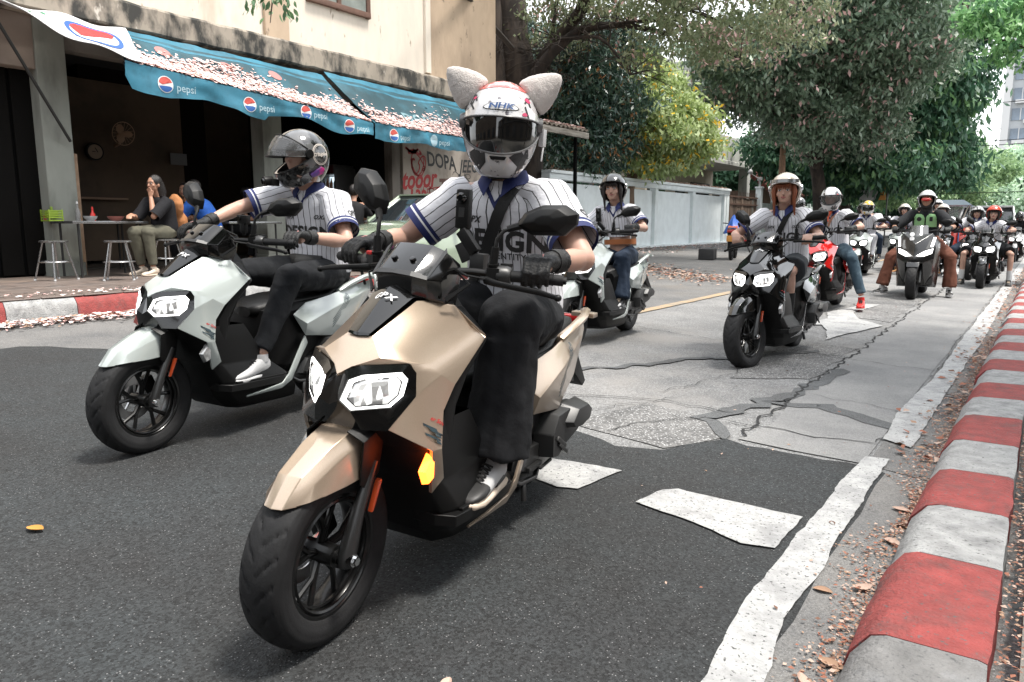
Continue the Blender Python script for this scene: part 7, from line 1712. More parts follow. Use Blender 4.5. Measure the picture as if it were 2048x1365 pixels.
SP = [(-10.35, 4.35, 'steel stool in front of the first column, leftmost of the row'), (-9.72, 4.85, 'steel stool between the first column and the seated woman'), (-10.15, 5.75, 'steel stool under the woman resting her chin on her hand'), (-10.6, 6.75, 'steel stool under the diner in the blue shirt'), (-9.75, 8.95, 'steel stool under the diner in black right of the helmeted rider'), (-9.75, 9.55, 'steel stool by the right hand table near the graffiti wall'), (-10.4, 3.45, 'steel stool at the far left edge by the dark shutter')]
for i, (x, y, l) in enumerate(SP):
    o = st0 if i == 0 else copy_tree(st0); o.location = (x, y, ZF); o.rotation_euler = (0, 0, i * .7 + .3); tag(o, l, 'stool', 'steel stools along the pavement')
def table(label, x, y, w_, d_, z=.75):
    r = thing('table', label, 'table', (x, y, ZF), group='steel edged tables'); q = MB(); q.box((0, 0, z - .012), (w_, d_, .024)); q.build('tabletop', mat('table_black', G4(.03), .3), r, bevel=.003); q = MB()
    for s_ in (-1, 1): q.box((s_ * w_ / 2, 0, z - .012), (.02, d_ + .02, .034)); q.box((0, s_ * d_ / 2, z - .012), (w_, .02, .034))
    q.build('steel_edging', M_STEEL, r, bevel=.003)
    for sx in (-1, 1):
        for sy in (-1, 1): q = MB(); q.tube([(sx * w_ * .42, sy * d_ * .42, z - .02), (sx * w_ * .42, sy * d_ * .42, 0)], .016, 8); q.build('leg', mat('table_leg_dark', G4(.04), .5, metal=.6), r)
    return r
table('steel edged table in front of the seated woman', -10.75, 5.15, .62, 1.0); table('steel edged table by the diner in the blue shirt', -11.0, 7.6, .7, 1.0); table('steel edged table right of the helmeted rider near the graffiti', -10.2, 10.0, .7, 1.1); table('dark table at the first column in the shadow', -11.9, 5.6, .7, 1.2)
TZ = ZF + .752
def bowl(label, x, y, m, r=.09, grp='bowls on the tables'):
    q = MB(); q.lathe([(.0, .0), (r * .5, .0), (r * .55, .012), (r * .85, .04), (r, .07), (r * .95, .07), (r * .8, .042), (r * .4, .02), (0, .018)], c=(x, y, TZ), axis='Z', n=28); tag(q.build('bowl', m), label, 'bowl', grp)
bowl('white soup bowl at the near end of the woman\'s table', -10.6, 4.95, mat('white_ceramic', G4(.5), .25)); bowl('pink plastic bowl before the woman', -10.62, 5.3, mat('pink_plastic', (.45, .16, .13, 1), .4), .11); bowl('wide pink bowl on the table by the graffiti wall', -10.05, 9.72, MATS['pink_plastic'], .12); bowl('small white bowl on the table by the graffiti wall', -10.1, 10.25, MATS['white_ceramic'], .09)
bk_ = thing('basket', 'lime green plastic cutlery basket on the dark table', 'basket', (-11.2, 4.72, TZ)); gm = mat('lime_plastic', (.22, .32, .03, 1), .5)
q = MB(); [q.box((x, y, .05 + k_ * .03), (.012 if abs(x) > .1 else .24, .012 if abs(y) > .08 else .17, .02)) for k_ in range(4) for x, y in ((-.12, 0), (.12, 0), (0, -.085), (0, .085))]; [q.box((sx * .12, sy * .085, .08), (.016, .016, .16)) for sx in (-1, 1) for sy in (-1, 1)]; q.box((0, 0, .01), (.24, .17, .02)); q.box((0, 0, .1), (.01, .17, .1)); q.box((0, 0, .17), (.03, .03, .06)); q.build('crate_frame', gm, bk_, bevel=.002)
def bottle(label, x, y, m, h=.2, cap=None):
    r = thing('bottle', label, 'bottle', (x, y, TZ), group='bottles on the tables'); q = MB(); q.lathe([(0, 0), (.032, 0), (.034, .02), (.034, h * .55), (.014, h * .78), (.013, h)], axis='Z', n=18); q.build('bottle_body', m, r); q = MB(); q.tube([(0, 0, h), (0, 0, h + .03)], [.015, .010], 12); q.build('cap', cap or M_SHW, r)
rm = mat('red_sauce', (.35, .02, .015, 1), .25); bottle('red sauce bottle on the woman\'s table', -10.85, 5.1, rm, .17, rm); bottle('clear bottle on the woman\'s table behind the basket', -10.95, 4.95, mat('clear_bottle', G4(.2), .1, alpha=.6), .24); bottle('red sauce bottle on the table by the graffiti wall', -10.0, 10.1, rm, .16, rm); bottle('tall white capped bottle on the table by the graffiti wall', -10.3, 9.72, MATS['clear_bottle'], .26); bottle('magenta capped jar on the dark table at the first column', -11.45, 4.35 + .4, mat('magenta_plastic', (.4, .02, .06, 1), .4), .12)
q = MB(); q.box((-10.35, 9.5, TZ + .06), (.14, .14, .12)); q.tube([(-10.35, 9.5, TZ + .12), (-10.35, 9.5, TZ + .17)], .05, 12); tag(q.build('condiment_pot', mat('teal_pot', (.03, .10, .09, 1), .4), bevel=.01), 'teal condiment pot on the table by the graffiti wall', 'pot')
# drinks fridge glowing inside
fr = thing('fridge', 'glass door drinks fridge glowing in the dark shop', 'fridge', (-12.7, 11.05, ZF), .1)
q = MB(); q.box((0, .3, .95), (.72, .06, 1.9)); q.box((-.35, 0, .95), (.04, .62, 1.9)); q.box((.35, 0, .95), (.04, .62, 1.9)); q.box((0, 0, .12), (.7, .62, .24)); q.box((0, -.02, 1.86), (.7, .62, .2)); q.build('cabinet', mat('fridge_dark', G4(.04), .4), fr, bevel=.01)
q = MB(); q.box((0, .26, 1.0), (.66, .01, 1.5)); q.build('lit_back', mat('fridge_light', G4(.7), .5, emit=(.75, .9, 1), es=.55), fr)
for k_ in range(4):
    q = MB(); q.box((0, 0, .35 + .36 * k_), (.66, .5, .015)); sf = q.build('shelf', M_STEEL, fr)
    for j in range(6): q = MB(); q.lathe([(0, 0), (.034, 0), (.034, .15), (.013, .21), (.013, .25), (0, .25)], c=(-.26 + j * .104, -.1, .36 + .36 * k_), axis='Z', n=12); q.build('bottle', random.choice([mat('cola', (.03, .01, .008, 1), .1), mat('orange_soda', (.5, .16, .03, 1), .15), mat('water', (.3, .4, .45, 1), .1), mat('green_soda', (.04, .2, .06, 1), .12)]), sf)
q = MB(); q.box((0, -.315, 1.02), (.62, .008, 1.5)); q.build('glass_door', mat('fridge_glass', G4(.5), .03, alpha=.12), fr)
q = MB(); q.box((0, -.335, 1.86), (.66, .01, .16)); q.build('header_panel', mat('fridge_header', (.05, .01, .012, 1), .4), fr)
# fan, clock, notice on the back wall of the room
XW = -14.0
q = MB(); q.box((XW - .12, 7.3, 2.1), (.06, 2.3, 3.2)); tag(q.build('room_divider', M_BROWN, smooth=False), 'brown painted room divider at the back of the shop', 'wall')
fn_ = thing('wall_fan', 'pale wall fan turned aside above the seated woman', 'fan', (XW + .05, 7.05, 2.62)); q = MB(); q.tube([(.0, 0, -.05), (.18, 0, -.02), (.22, 0, .08)], .03, 8); q.ell((.24, 0, .12), (.09, .07, .07), 12, 8); q.build('motor', mat('fan_pale', (.4, .25, .16, 1), .4), fn_)
q = MB(); [q.tube([(.34 + .03 * math.sin(a * 1), .2 * math.cos(a), .14 + .2 * math.sin(a)) for a in np.linspace(0, 2 * PI, 25)], .007, 5) for _ in (0,)]; [q.tube([(.34, 0, .14), (.34, .2 * math.cos(a), .14 + .2 * math.sin(a))], .003, 4) for a in np.arange(0, 6.28, .35)]; q.build('guard', MATS['fan_pale'], fn_)
for i in range(3): a = i * 2.094; q = MB(); q.ell((.32, .09 * math.cos(a), .14 + .09 * math.sin(a)), (.012, .06 + .03 * abs(math.cos(a)), .06 + .03 * abs(math.sin(a))), 10, 6); q.build('blade', MATS['fan_pale'], fn_)
ck = thing('clock', 'round wall clock left of the fan', 'clock', (XW + .02, 6.75 - .05, 2.44)); q = MB(); q.tube([(-.05, 0, 0), (.02, 0, 0)], .15, 28); q.build('clock_case', M_BLKM, ck); q = MB(); q.tube([(.02, 0, 0), (.026, 0, 0)], .125, 28); q.build('clock_face', mat('clock_face', (.28, .2, .14, 1), .5), ck); q = MB(); q.box((.03, .02, .03), (.004, .012, .09), rot=(.5, 0, 0)); q.box((.03, -.03, 0), (.004, .06, .01)); q.build('clock_hands', M_BLKM, ck)
q = MB(); q.box((XW + .0, 8.3, 2.42), (.01, .34, .22)); tag(q.build('notice', mat('dim_paper', G4(.16), .7), smooth=False), 'small pale notice on the brown wall above the blue shirt', 'notice')
q = MB(); q.box((XW + .02, 6.75, 1.62), (.16, .9, .035)); tag(q.build('wall_shelf', mat('shelf_tan', (.25, .15, .09, 1), .6)), 'tan shelf on the brown wall behind the seated woman', 'shelf')
# by the graffiti wall
ac = thing('condenser_unit', 'pale grey slatted condenser box at the foot of the graffiti wall', 'air conditioner', (-10.95, 13.0, .44)); q = MB(); q.box((0, 0, .33), (.34, .75, .62)); q.build('case', mat('ac_grey', G4(.3), .5, var=.1), ac, bevel=.01); [(lambda q_: (q_.box((.18, 0, .12 + i * .07), (.02, .62, .02)), q_.build('slat', MATS['ac_grey'], ac)))(MB()) for i in range(7)]
q = MB(); q.prism([(-.3, 0), (.3, 0), (.34, .72), (-.34, .72)], -.25, .25, 'X', M=Matrix.Translation((-10.9, 12.2, .44))); q.box((-10.9, 12.2, 1.18), (.56, .74, .06)); tag(q.build('rubbish_bin', mat('bin_green', (.02, .035, .03, 1), .5), bevel=.02), 'dark green wheelie bin before the graffiti wall', 'bin')
me = (lambda b: (b.ell((-10.8, 12.1, 1.29), (.16, .2, .14), 16, 10), b)[1])(MB()).mesh('plastic_bag', mat('white_bag', G4(.5), .35), smooth=60)
for v_ in me.vertices: d_ = noise.noise(v_.co * 9) * .05; v_.co += v_.normal * d_
tag(obj_from(me, 'plastic_bag'), 'crumpled white plastic bag on top of the bin', 'bag')
# diners
def diner(label, x, y, rz, top, pants, H=None, hair_=True, skin='dim', chin=False, lean=.08, stool=.52):
    z = stool
    J = dict(P=(0, 0, z + .10), N=(0, -lean, z + .58), H=(0, -lean - .05, z + .745), SL=(.17, -lean, z + .52), SR=(-.17, -lean, z + .52), EL=(.24, -lean - .18, z + .28), ER=(-.24, -lean - .18, z + .28), WL=(.12, -lean - .38, z + .32), WR=(-.12, -lean - .38, z + .32), GL=(.06, -lean - .46, z + .30), GR=(-.06, -lean - .46, z + .30),
             KL=(.13, -.42, z + .08), KR=(-.13, -.42, z + .08), AL=(.14, -.38, .12), AR=(-.14, -.32, .12), TL=(.15, -.58, .0), TR=(-.15, -.52, .0))
    if chin: J.update(EL=(.17, -lean - .26, z + .30), WL=(.08, -lean - .20, z + .56), GL=(.04, -lean - .17, z + .66), nL=(0, 1, 0))
    M = Matrix.Translation((x, y, ZF)) @ Matrix.Rotation(rz, 4, 'Z')
    hr = None
    if hair_:
        def hr(root, H_, R_):
            q = MB(); q.ell(V(H_) + V((0, .02, .035)), (.088, .104, .106), 16, 10)
            if hair_ == 'long': q.tube([V(H_) + V((0, .05, .02)), V(H_) + V((0, .09, -.10)), V(H_) + V((.02, .09, -.24))], [.09, .09, .05], 12)
            q.build('hair', M_HAIR, root)
    root, body, tms, base = person(label, J, bottom=pants, skin=skin, gloves=False, hands='open', vox=.014, topmat=top, mtx=M, shoes=(M_SHS, None, M_SHS), face=True, hair=hr, collar=False, group='diners at the shop', sleeve_k=1.0 if top.name == 'black_sweater' else .7, bar=(1, 0, 0))
    return root
BS = cloth('black_sweater', (.012, .012, .014, 1)); BL = cloth('blue_shirt', (.01, .06, .26, 1)); BT = cloth('black_tee', (.012, .012, .013, 1)); OR = cloth('orange_top', (.3, .08, .03, 1))
diner('woman with long black hair in black, chin on hand, at the left table', -10.35, 5.85, .25, BS, M_KHAKI, hair_='long', chin=True)
diner('diner in a bright blue shirt bent over the second table', -10.65, 6.8, -1.0, BL, M_BEIGEP, lean=.22)
diner('diner with a lit face deep in the shop beyond the blue shirt', -12.2, 8.3, 2.0, BT, M_PANT, lean=.18)
diner('diner in black tee and pale shorts right of the helmeted rider', -9.85, 8.98, -2.6, BT, M_BEIGEP, lean=.1)
diner('dark haired diner in the shadow behind the blue shirt', -11.9, 7.2, .6, BT, M_PANT, lean=.12)
# orange shawl on the seat behind the woman
q = MB(); q.ell((-10.55, 6.15, 1.42), (.16, .10, .18), 14, 10); q.ell((-10.6, 6.2, 1.2), (.18, .12, .18), 14, 10); tag(obj_from(remesh(q.mesh('shawl', OR, smooth=False), .015, 'shawl', cloth('tan_shawl', (.35, .15, .06, 1)), 3, lambda p: .01 * noise.noise(p * 14)), 'shawl'), 'tan shawl hanging behind the woman\'s shoulder', 'shawl')
# ------------------------------------------------------------------ trees
def leafmat(name, c, c2, tr=.3, rough=.5, spec=.5, g=1.75):
    c = tuple(q * g for q in c); c2 = tuple(q * g for q in c2)
    def fn(t, N, L, p):
        tc = N.new('ShaderNodeTexCoord'); n = N.new('ShaderNodeTexNoise'); n.inputs['Scale'].default_value = 1.7; n.inputs['Detail'].default_value = 5; L.new(tc.outputs['Object'], n.inputs['Vector'])
        r = N.new('ShaderNodeMapRange'); r.inputs[1].default_value = .35; r.inputs[2].default_value = .65; L.new(n.outputs['Fac'], r.inputs[0])
        x = N.new('ShaderNodeMix'); x.data_type = 'RGBA'; L.new(r.outputs[0], x.inputs[0]); x.inputs[6].default_value = (*c, 1); x.inputs[7].default_value = (*c2, 1)
        L.new(x.outputs[2], p.inputs['Base Color']); p.inputs['Roughness'].default_value = rough; p.inputs['Specular IOR Level'].default_value = spec
        tb = N.new('ShaderNodeBsdfTranslucent'); L.new(x.outputs[2], tb.inputs['Color']); ms = N.new('ShaderNodeMixShader'); ms.inputs[0].default_value = tr
        o = [q for q in N if q.type == 'OUTPUT_MATERIAL'][0]; L.new(p.outputs[0], ms.inputs[1]); L.new(tb.outputs[0], ms.inputs[2]); L.new(ms.outputs[0], o.inputs['Surface'])
    return node_mat(name, fn)
LM = dict(canopy=[leafmat('leaf_sage', (.085, .115, .06), (.14, .16, .085)), leafmat('leaf_sage_pale', (.19, .20, .12), (.12, .14, .08)), mat('blossom_pale_pink', (.62, .40, .38, 1), .7)],
          dark=[leafmat('leaf_glossy', (.018, .04, .03), (.03, .06, .045), .1, .28, .8), leafmat('leaf_glossy_b', (.035, .065, .045), (.05, .085, .05), .15, .3, .8), leafmat('leaf_rust', (.22, .09, .03), (.2, .1, .04))],
          lime=[leafmat('leaf_lime', (.36, .45, .17), (.28, .38, .13), .45, .45, .5, .95), leafmat('leaf_lime_pale', (.55, .64, .36), (.44, .54, .26), .45, .4, .5, .95), leafmat('leaf_yellow', (.55, .36, .03), (.5, .3, .04))],
          big=[leafmat('leaf_grey_green', (.05, .085, .055), (.09, .125, .08), .25, .4), leafmat('leaf_grey_pale', (.13, .17, .12), (.09, .13, .085), .25, .4), MATS['blossom_pale_pink'] if 'blossom_pale_pink' in MATS else None],
          deep=[leafmat('leaf_deep', (.018, .05, .03), (.03, .075, .04), .25), leafmat('leaf_deep_b', (.045, .10, .05), (.03, .07, .04), .3), leafmat('leaf_deep_c', (.08, .15, .06), (.06, .12, .05), .35)],
          round=[leafmat('leaf_mid', (.10, .17, .08), (.15, .22, .11), .35), leafmat('leaf_mid_b', (.16, .24, .12), (.2, .28, .14), .35), leafmat('leaf_mid_c', (.06, .11, .05), (.08, .14, .07), .3)],
          rtop=[leafmat('leaf_fresh', (.09, .2, .08), (.15, .27, .11), .45), leafmat('leaf_fresh_b', (.2, .33, .15), (.13, .25, .1), .45), leafmat('leaf_fresh_c', (.04, .10, .05), (.06, .13, .06), .3)],
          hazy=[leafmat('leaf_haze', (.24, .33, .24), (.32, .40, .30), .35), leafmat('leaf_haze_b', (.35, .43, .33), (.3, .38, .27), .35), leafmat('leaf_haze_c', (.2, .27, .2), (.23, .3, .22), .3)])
LM['big'][2] = mat('blossom_pale_pink', (.62, .40, .38, 1), .7)
M_BARK = mat('bark_dark', (.028, .021, .018, 1), .9, col2=(.06, .045, .036, 1), c2s=4, bump=.9, bs=14, stretch=(1, 1, .25), var=.2, vs=6); M_BARKL = mat('bark_pale', (.14, .095, .065, 1), .9, var=.25, vs=5, bump=.7, bs=18, stretch=(1, 1, .3)); M_TWIG = mat('twig', (.05, .04, .033, 1), .9)
def foliage(blobs, n, leaf, kind, probs, clump=.42, elong=2.2, droop=.35, seed=0, density=None, shell=.55):
    rg = np.random.default_rng(seed); B = np.array(blobs, float)
    vol = B[:, 3] * B[:, 4] * B[:, 3] if density is None else np.array(density, float); vol = vol ** .8; vol /= vol.sum(); V_ = []; MI = []; 
    per = 26
    for b, f in zip(B, vol):
        k = int(n * f / per) + 1; d = rg.normal(size=(k, 3)); d /= np.linalg.norm(d, axis=1)[:, None]; r = rg.uniform(shell, 1.05, (k, 1)) ** .8
        r *= 1 + .22 * np.sin(d[:, :1] * 5 + b[0]) * np.cos(d[:, 2:3] * 4 + b[1])
        cc = b[:3] + d * r * np.array([b[3], b[3], b[4]]); cs = clump * rg.uniform(.6, 1.3, (k, 1))
        tone = rg.random(k)
        P_ = np.repeat(cc, per, 0) + rg.normal(size=(k * per, 3)) * np.repeat(cs, per, 0) * np.array([1, 1, .42]) * .6
        P_[:, 2] -= .15 * np.repeat(cs, per, 0)[:, 0] * rg.random(k * per)
        V_.append(P_); t = np.repeat(tone, per) + rg.normal(size=k * per) * .12
        MI.append(np.digitize(np.clip(t, 0, .999), np.cumsum(probs)[:-1]))
    C_ = np.concatenate(V_); mi = np.clip(np.concatenate(MI), 0, 2); m = len(C_)
    a = rg.normal(size=(m, 3)); a[:, 2] -= droop * 2; a /= np.linalg.norm(a, axis=1)[:, None]
    u = rg.normal(size=(m, 3)); u[:, 2] += .9; b_ = np.cross(a, u); b_ /= np.linalg.norm(b_, axis=1)[:, None] + 1e-9
    L_ = leaf * rg.uniform(.65, 1.35, (m, 1)); w_ = L_ / elong
    Vt = np.stack([C_, C_ + a * L_ * .5 + b_ * w_ * .5, C_ + a * L_, C_ + a * L_ * .5 - b_ * w_ * .5], 1).reshape(-1, 3)
    Q = np.arange(m * 4, dtype=np.int32).reshape(-1, 4)
    return np_mesh('crown', Vt, Q, LM[kind], mi)
def wob(pts, k=4, a=.08, seed=0):
    out = []; P_ = [V(p) for p in pts]
    for i in range(len(P_) - 1):
        for j in range(k):
            t = j / k; p0 = P_[max(i - 1, 0)]; p1 = P_[i]; p2 = P_[i + 1]; p3 = P_[min(i + 2, len(P_) - 1)]
            q = .5 * ((2 * p1) + (p2 - p0) * t + (2 * p0 - 5 * p1 + 4 * p2 - p3) * t * t + (3 * p1 - p0 - 3 * p2 + p3) * t ** 3); out.append(q + noise.noise_vector(q * 1.3 + V((seed, 0, 0))) * a)
    out.append(P_[-1]); return out
def limb(mb, pts, r0, r1, n=10, a=.08, seed=0):
    w = wob(pts, 4, a, seed); k = len(w); mb.tube(w, [lerp(r0, r1, (i / (k - 1)) ** .8) for i in range(k)], n); return w
def twigs(mb, w, rg, n, L_, r, up=.2, sub=2):
    for i in range(n):
        p = w[rg.randrange(len(w) // 4, len(w))]; d = V((rg.uniform(-1, 1), rg.uniform(-1, 1), rg.uniform(-.5, .9) + up)).normalized(); l = L_ * rg.uniform(.5, 1.2)
        q = [p, p + d * l * .35 + V((0, 0, .02)), p + d * l * .7 + V((rg.uniform(-.1, .1), rg.uniform(-.1, .1), rg.uniform(-.1, .05))) * l, p + d * l + V((0, 0, -.12 * l))]; q = wob(q, 2, .03, i); mb.tube(q, [lerp(r, r * .25, j / (len(q) - 1)) for j in range(len(q))], 4, caps=False)
        for s_ in range(sub):
            a = q[rg.randrange(1, len(q))]; d2 = (d + V((rg.uniform(-1, 1), rg.uniform(-1, 1), rg.uniform(-.6, .6)))).normalized(); mb.tube([a, a + d2 * l * .25, a + d2 * l * .45 - V((0, 0, .05))], [r * .5, r * .35, r * .15], 3, caps=False)
def tree(label, base, trunks, crown, twig=None, group='trees behind the wall', bark=None):
    r = thing('tree', label, 'tree', base, group=group); off = -V(base); rg = random.Random(int(base[1] * 10))
    mb = MB(); ws = [limb(mb, pts, r0, r1, 12 if r0 > .1 else 7, .06, i) for i, (pts, r0, r1) in enumerate(trunks)]
    o = mb.build('trunk', bark or M_BARK, r, smooth=60); o.location = off; o['label'] = 'trunk and limbs'; del o['label']
    if twig:
        mb = MB()
        for w in ws[1:] if len(ws) > 1 else ws: twigs(mb, w, rg, *twig)
        o = mb.build('twigs', M_TWIG, r, smooth=False); o['kind'] = 'stuff'; o.location = off
    o = obj_from(crown, 'crown', r); o.location = off; return r
canopy = [(-9.92, 19.09, 7.82, 3.24, 1.08), (-7.48, 19.38, 6.73, 2.18, 1.16), (-12.47, 19.59, 7.02, 1.04, 0.89), (-6.1, 20.32, 6.48, 1.54, 0.9), (-8.66, 19.63, 5.96, 1.62, 0.68), (-9.5, 17.0, 9.2, 3.5, 1.2), (-6.5, 15.5, 9.0, 3.4, 1.2), (-4.0, 18.0, 8.6, 2.6, 1.2)]
trunk1 = [(-12.75, 18.5, .3), (-12.8, 18.57, 2.91), (-13.0, 18.68, 4.23), (-13.27, 18.79, 5.85), (-13.58, 18.89, 7.46), (-13.86, 18.97, 9.5)]
tree('big dark trunked tree with spreading limbs and pale pink blossom over the road', (-12.75, 18.5, .3),
     [(trunk1, .58, .42), ([(-13.02, 18.78, 4.4), (-12.39, 18.94, 5.91), (-11.46, 19.05, 6.9), (-10.71, 19.12, 7.9)], .30, .13), ([(-12.93, 18.5, 4.2), (-12.45, 18.63, 5.5), (-11.53, 18.91, 6.41), (-10.27, 19.23, 6.65), (-8.79, 19.59, 6.22)], .24, .05), ([(-11.75, 18.73, 6.34), (-10.63, 19.03, 6.31), (-9.81, 19.29, 5.26)], .08, .02),
      ([(-10.66, 19.07, 6.58), (-8.93, 19.55, 6.56), (-7.01, 20.09, 5.45)], .06, .02), ([(-13.3, 18.2, 4.4), (-13.54, 18.29, 5.52), (-13.71, 18.42, 6.82), (-13.92, 18.61, 8.57)], .24, .16), ([(-10.71, 19.12, 7.9), (-9.44, 19.67, 7.3), (-8.18, 20.13, 6.76), (-6.19, 20.76, 5.84)], .09, .02), ([(-12.6, 18.8, 5.0), (-12.2, 19, 6.6), (-12.0, 19.2, 8.4)], .10, .05), ([(-11.46, 19.05, 6.9), (-9.5, 17.6, 8.2), (-6.5, 16.5, 8.6), (-4, 17.5, 8.3)], .13, .03)],
     foliage(canopy, 34000, .16, 'canopy', (.58, .35, .07), .40, 2.4, .5, 1), twig=(26, 1.3, .018, .1, 3))
dark = [(-12.93, 21.55, 5.96, 1.62, 1.3), (-11.8, 21.26, 4.83, 1.25, 1.32), (-12.7, 21.55, 3.71, 1.55, 0.97), (-14.04, 21.78, 4.82, 1.01, 1.52), (-15.34, 22.49, 6.88, 1.05, 1.41), (-12.74, 23.17, 7.16, 1.52, 0.84)]
tree('dark glossy leaved mango like tree crowding over the shed and white wall', (-13.4, 21.8, .3), [([(-13.4, 21.8, .3), (-13.3, 21.8, 3), (-13, 21.7, 6)], .22, .08)], foliage(dark, 62000, .20, 'dark', (.60, .394, .006), .42, 3.4, .5, 2))
lime = [(-12.1, 23.8, 6.36, 1.3, 0.8), (-11.65, 23.9, 5.49, 1.7, 1.05), (-10.57, 23.8, 4.49, 1.5, 0.84), (-9.96, 24.51, 3.82, 0.84, 0.51), (-11.84, 24.53, 4.45, 1.23, 1.05), (-11.1, 24.23, 3.36, 1.12, 0.48)]
tree('bright yellow green tree standing over the white wall', (-12.3, 24.3, .3), [([(-12.3, 24.3, .3), (-12.2, 24.04, 2.36), (-11.9, 24.32, 3.58), (-11.74, 24.7, 4.97)], .32, .12), ([(-12.2, 24.1, 2.6), (-12.6, 24.4, 3.8), (-12.5, 24.6, 5)], .14, .05), ([(-11.95, 24.2, 3.2), (-11, 24.2, 4.2)], .09, .03)], foliage(lime, 36000, .19, 'lime', (.42, .56, .02), .36, 2.3, .6, 3), bark=M_BARKL)
big = [(-9.98, 28.73, 6.38, 1.89, 1.14), (-8.84, 29.73, 7.32, 2.27, 1.7), (-9.81, 26.53, 7.22, 1.58, 1.05), (-8.61, 32.05, 5.56, 2.23, 1.22), (-7.56, 35.26, 5.42, 2.38, 1.51), (-7.43, 29.66, 8.18, 2.74, 1.46), (-5.51, 32.23, 7.88, 2.65, 1.32), (-4.5, 34.71, 8.7, 1.5, 1.3), (-6.78, 33.67, 7.16, 2.84, 1.42), (-6, 30, 10.5, 4, 1.5)]
tree('huge grey green tree arching over the road with long horizontal limbs', (-8.6, 36.8, .25), [([(-8.6, 36.8, .25), (-8.61, 36.3, 1.83), (-8.72, 35.36, 3.79), (-9.03, 32.94, 5.29), (-9.46, 30.22, 5.7), (-10.52, 28.19, 5.6)], .42, .10), ([(-8.69, 35.39, 3.6), (-8.11, 34.91, 5.64), (-6.83, 33.74, 7.76), (-6.07, 33.22, 8.7)], .28, .10), ([(-6.07, 33.22, 8.7), (-4.86, 33.41, 8.38), (-3.88, 34.87, 9.09)], .1, .04), ([(-9.03, 32.94, 5.29), (-9.2, 31.5, 6.6), (-8.4, 29.8, 8.2)], .14, .05)],
     foliage(big, 92000, .23, 'big', (.47, .51, .02), .55, 2.3, .45, 4, shell=.35), twig=(9, 1.6, .03, .1, 2), group='trees overhanging the road')
deep = [(-5.19, 39.81, 7.28, 2.53, 2.53), (-5.0, 42.62, 5.72, 1.6, 2.0), (-6.56, 38.17, 3.87, 2.53, 1.26), (-5.45, 44.01, 4.19, 2.57, 1.28), (-5.0, 45.66, 7.74, 1.03, 2.05), (-8.51, 39.25, 3.79, 2.19, 1.22), (-10.74, 40.37, 4.95, 2.82, 1.54), (-4.6, 41.29, 8.41, 1.15, 1.38), (-6, 41, 10.5, 3.5, 1.8)]
tree('deep green tree with drooping fronds behind the riders', (-9.0, 43.5, .25), [([(-9.0, 43.5, .25), (-9.01, 43.46, 1.68), (-8.79, 41.61, 4.19), (-7.58, 40.47, 6.68)], .40, .15), ([(-8.79, 41.61, 4.19), (-6.5, 41.5, 6), (-5, 42, 7)], .2, .06)], foliage(deep, 74000, .36, 'deep', (.55, .33, .12), .55, 2.6, .8, 5, shell=.3), group='trees overhanging the road')
rnd = [(-6.84, 51.6, 3.49, 2.43, 1.09), (-5.53, 56.47, 4.51, 2.27, 1.62), (-7.95, 46.94, 2.89, 1.7, 0.62), (-4.67, 59.34, 3.32, 1.35, 1.01)]
tree('rounded mid green street tree above the tuk-tuk', (-5.9, 54, .2), [([(-5.9, 54, .2), (-5.56, 53.42, 1.76), (-5.63, 53.79, 3.91)], .3, .15)], foliage(rnd, 34000, .24, 'round', (.4, .45, .15), .5, 2.2, .3, 6), group='trees overhanging the road')
tree('slim pale trunked tree far down the road above the parked cars', (-4.85, 59, .1), [([(-4.85, 59, .1), (-4.8, 58.93, 1.65), (-4.88, 59.23, 3.49)], .28, .2)], foliage([(-3.9, 64, 5.2, 2.0, 1.0), (-5.5, 66, 6.0, 2.2, 1.3)], 9000, .3, 'round', (.4, .45, .15), .5, 2.2, .3, 16), bark=M_BARKL, group='trees overhanging the road')
rtop = [(-2.0, 26.98, 7.3, .7, .6), (-1.4, 27.36, 6.6, .6, .45), (-1.7, 28.18, 6.3, .35, .15), (-0.9, 27.45, 5.9, .3, .2), (-1.2, 27.66, 7.7, .6, .5), (0.6, 26.8, 6.6, .8, 1.0), (1.6, 26, 6.6, 1.4, 1.4)]
tree('fresh green tree reaching in at the top right corner', (1.6, 26, .1), [([(1.6, 26, .1), (1.5, 26, 3), (1.0, 26.3, 5.2)], .22, .1), ([(1.0, 26.3, 5.2), (-.4, 27, 6.0), (-1.8, 27.3, 6.6)], .08, .03)], foliage(rtop, 12000, .21, 'rtop', (.4, .38, .22), .26, 2.4, .6, 7), group='trees on the right side')
tree('dark leaved tree just showing at the right edge', (.9, 17.8, .1), [([(.9, 17.8, .1), (.8, 17.8, 2.2)], .12, .06)], foliage([(-.02, 17.5, 2.25, .36, .50), (.6, 17.8, 2.7, .7, .9)], 4200, .13, 'deep', (.5, .4, .1), .2, 2.6, .7, 8), group='trees on the right side')
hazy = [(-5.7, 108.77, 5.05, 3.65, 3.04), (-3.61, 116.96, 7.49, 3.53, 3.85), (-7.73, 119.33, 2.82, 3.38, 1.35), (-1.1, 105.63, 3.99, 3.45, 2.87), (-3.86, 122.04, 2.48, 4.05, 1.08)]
tag(obj_from(foliage(hazy, 26000, .5, 'hazy', (.4, .4, .2), .9, 1.8, .2, 9, shell=.2), 'distant_trees'), 'pale distant trees closing the end of the road', 'trees', kind='stuff')
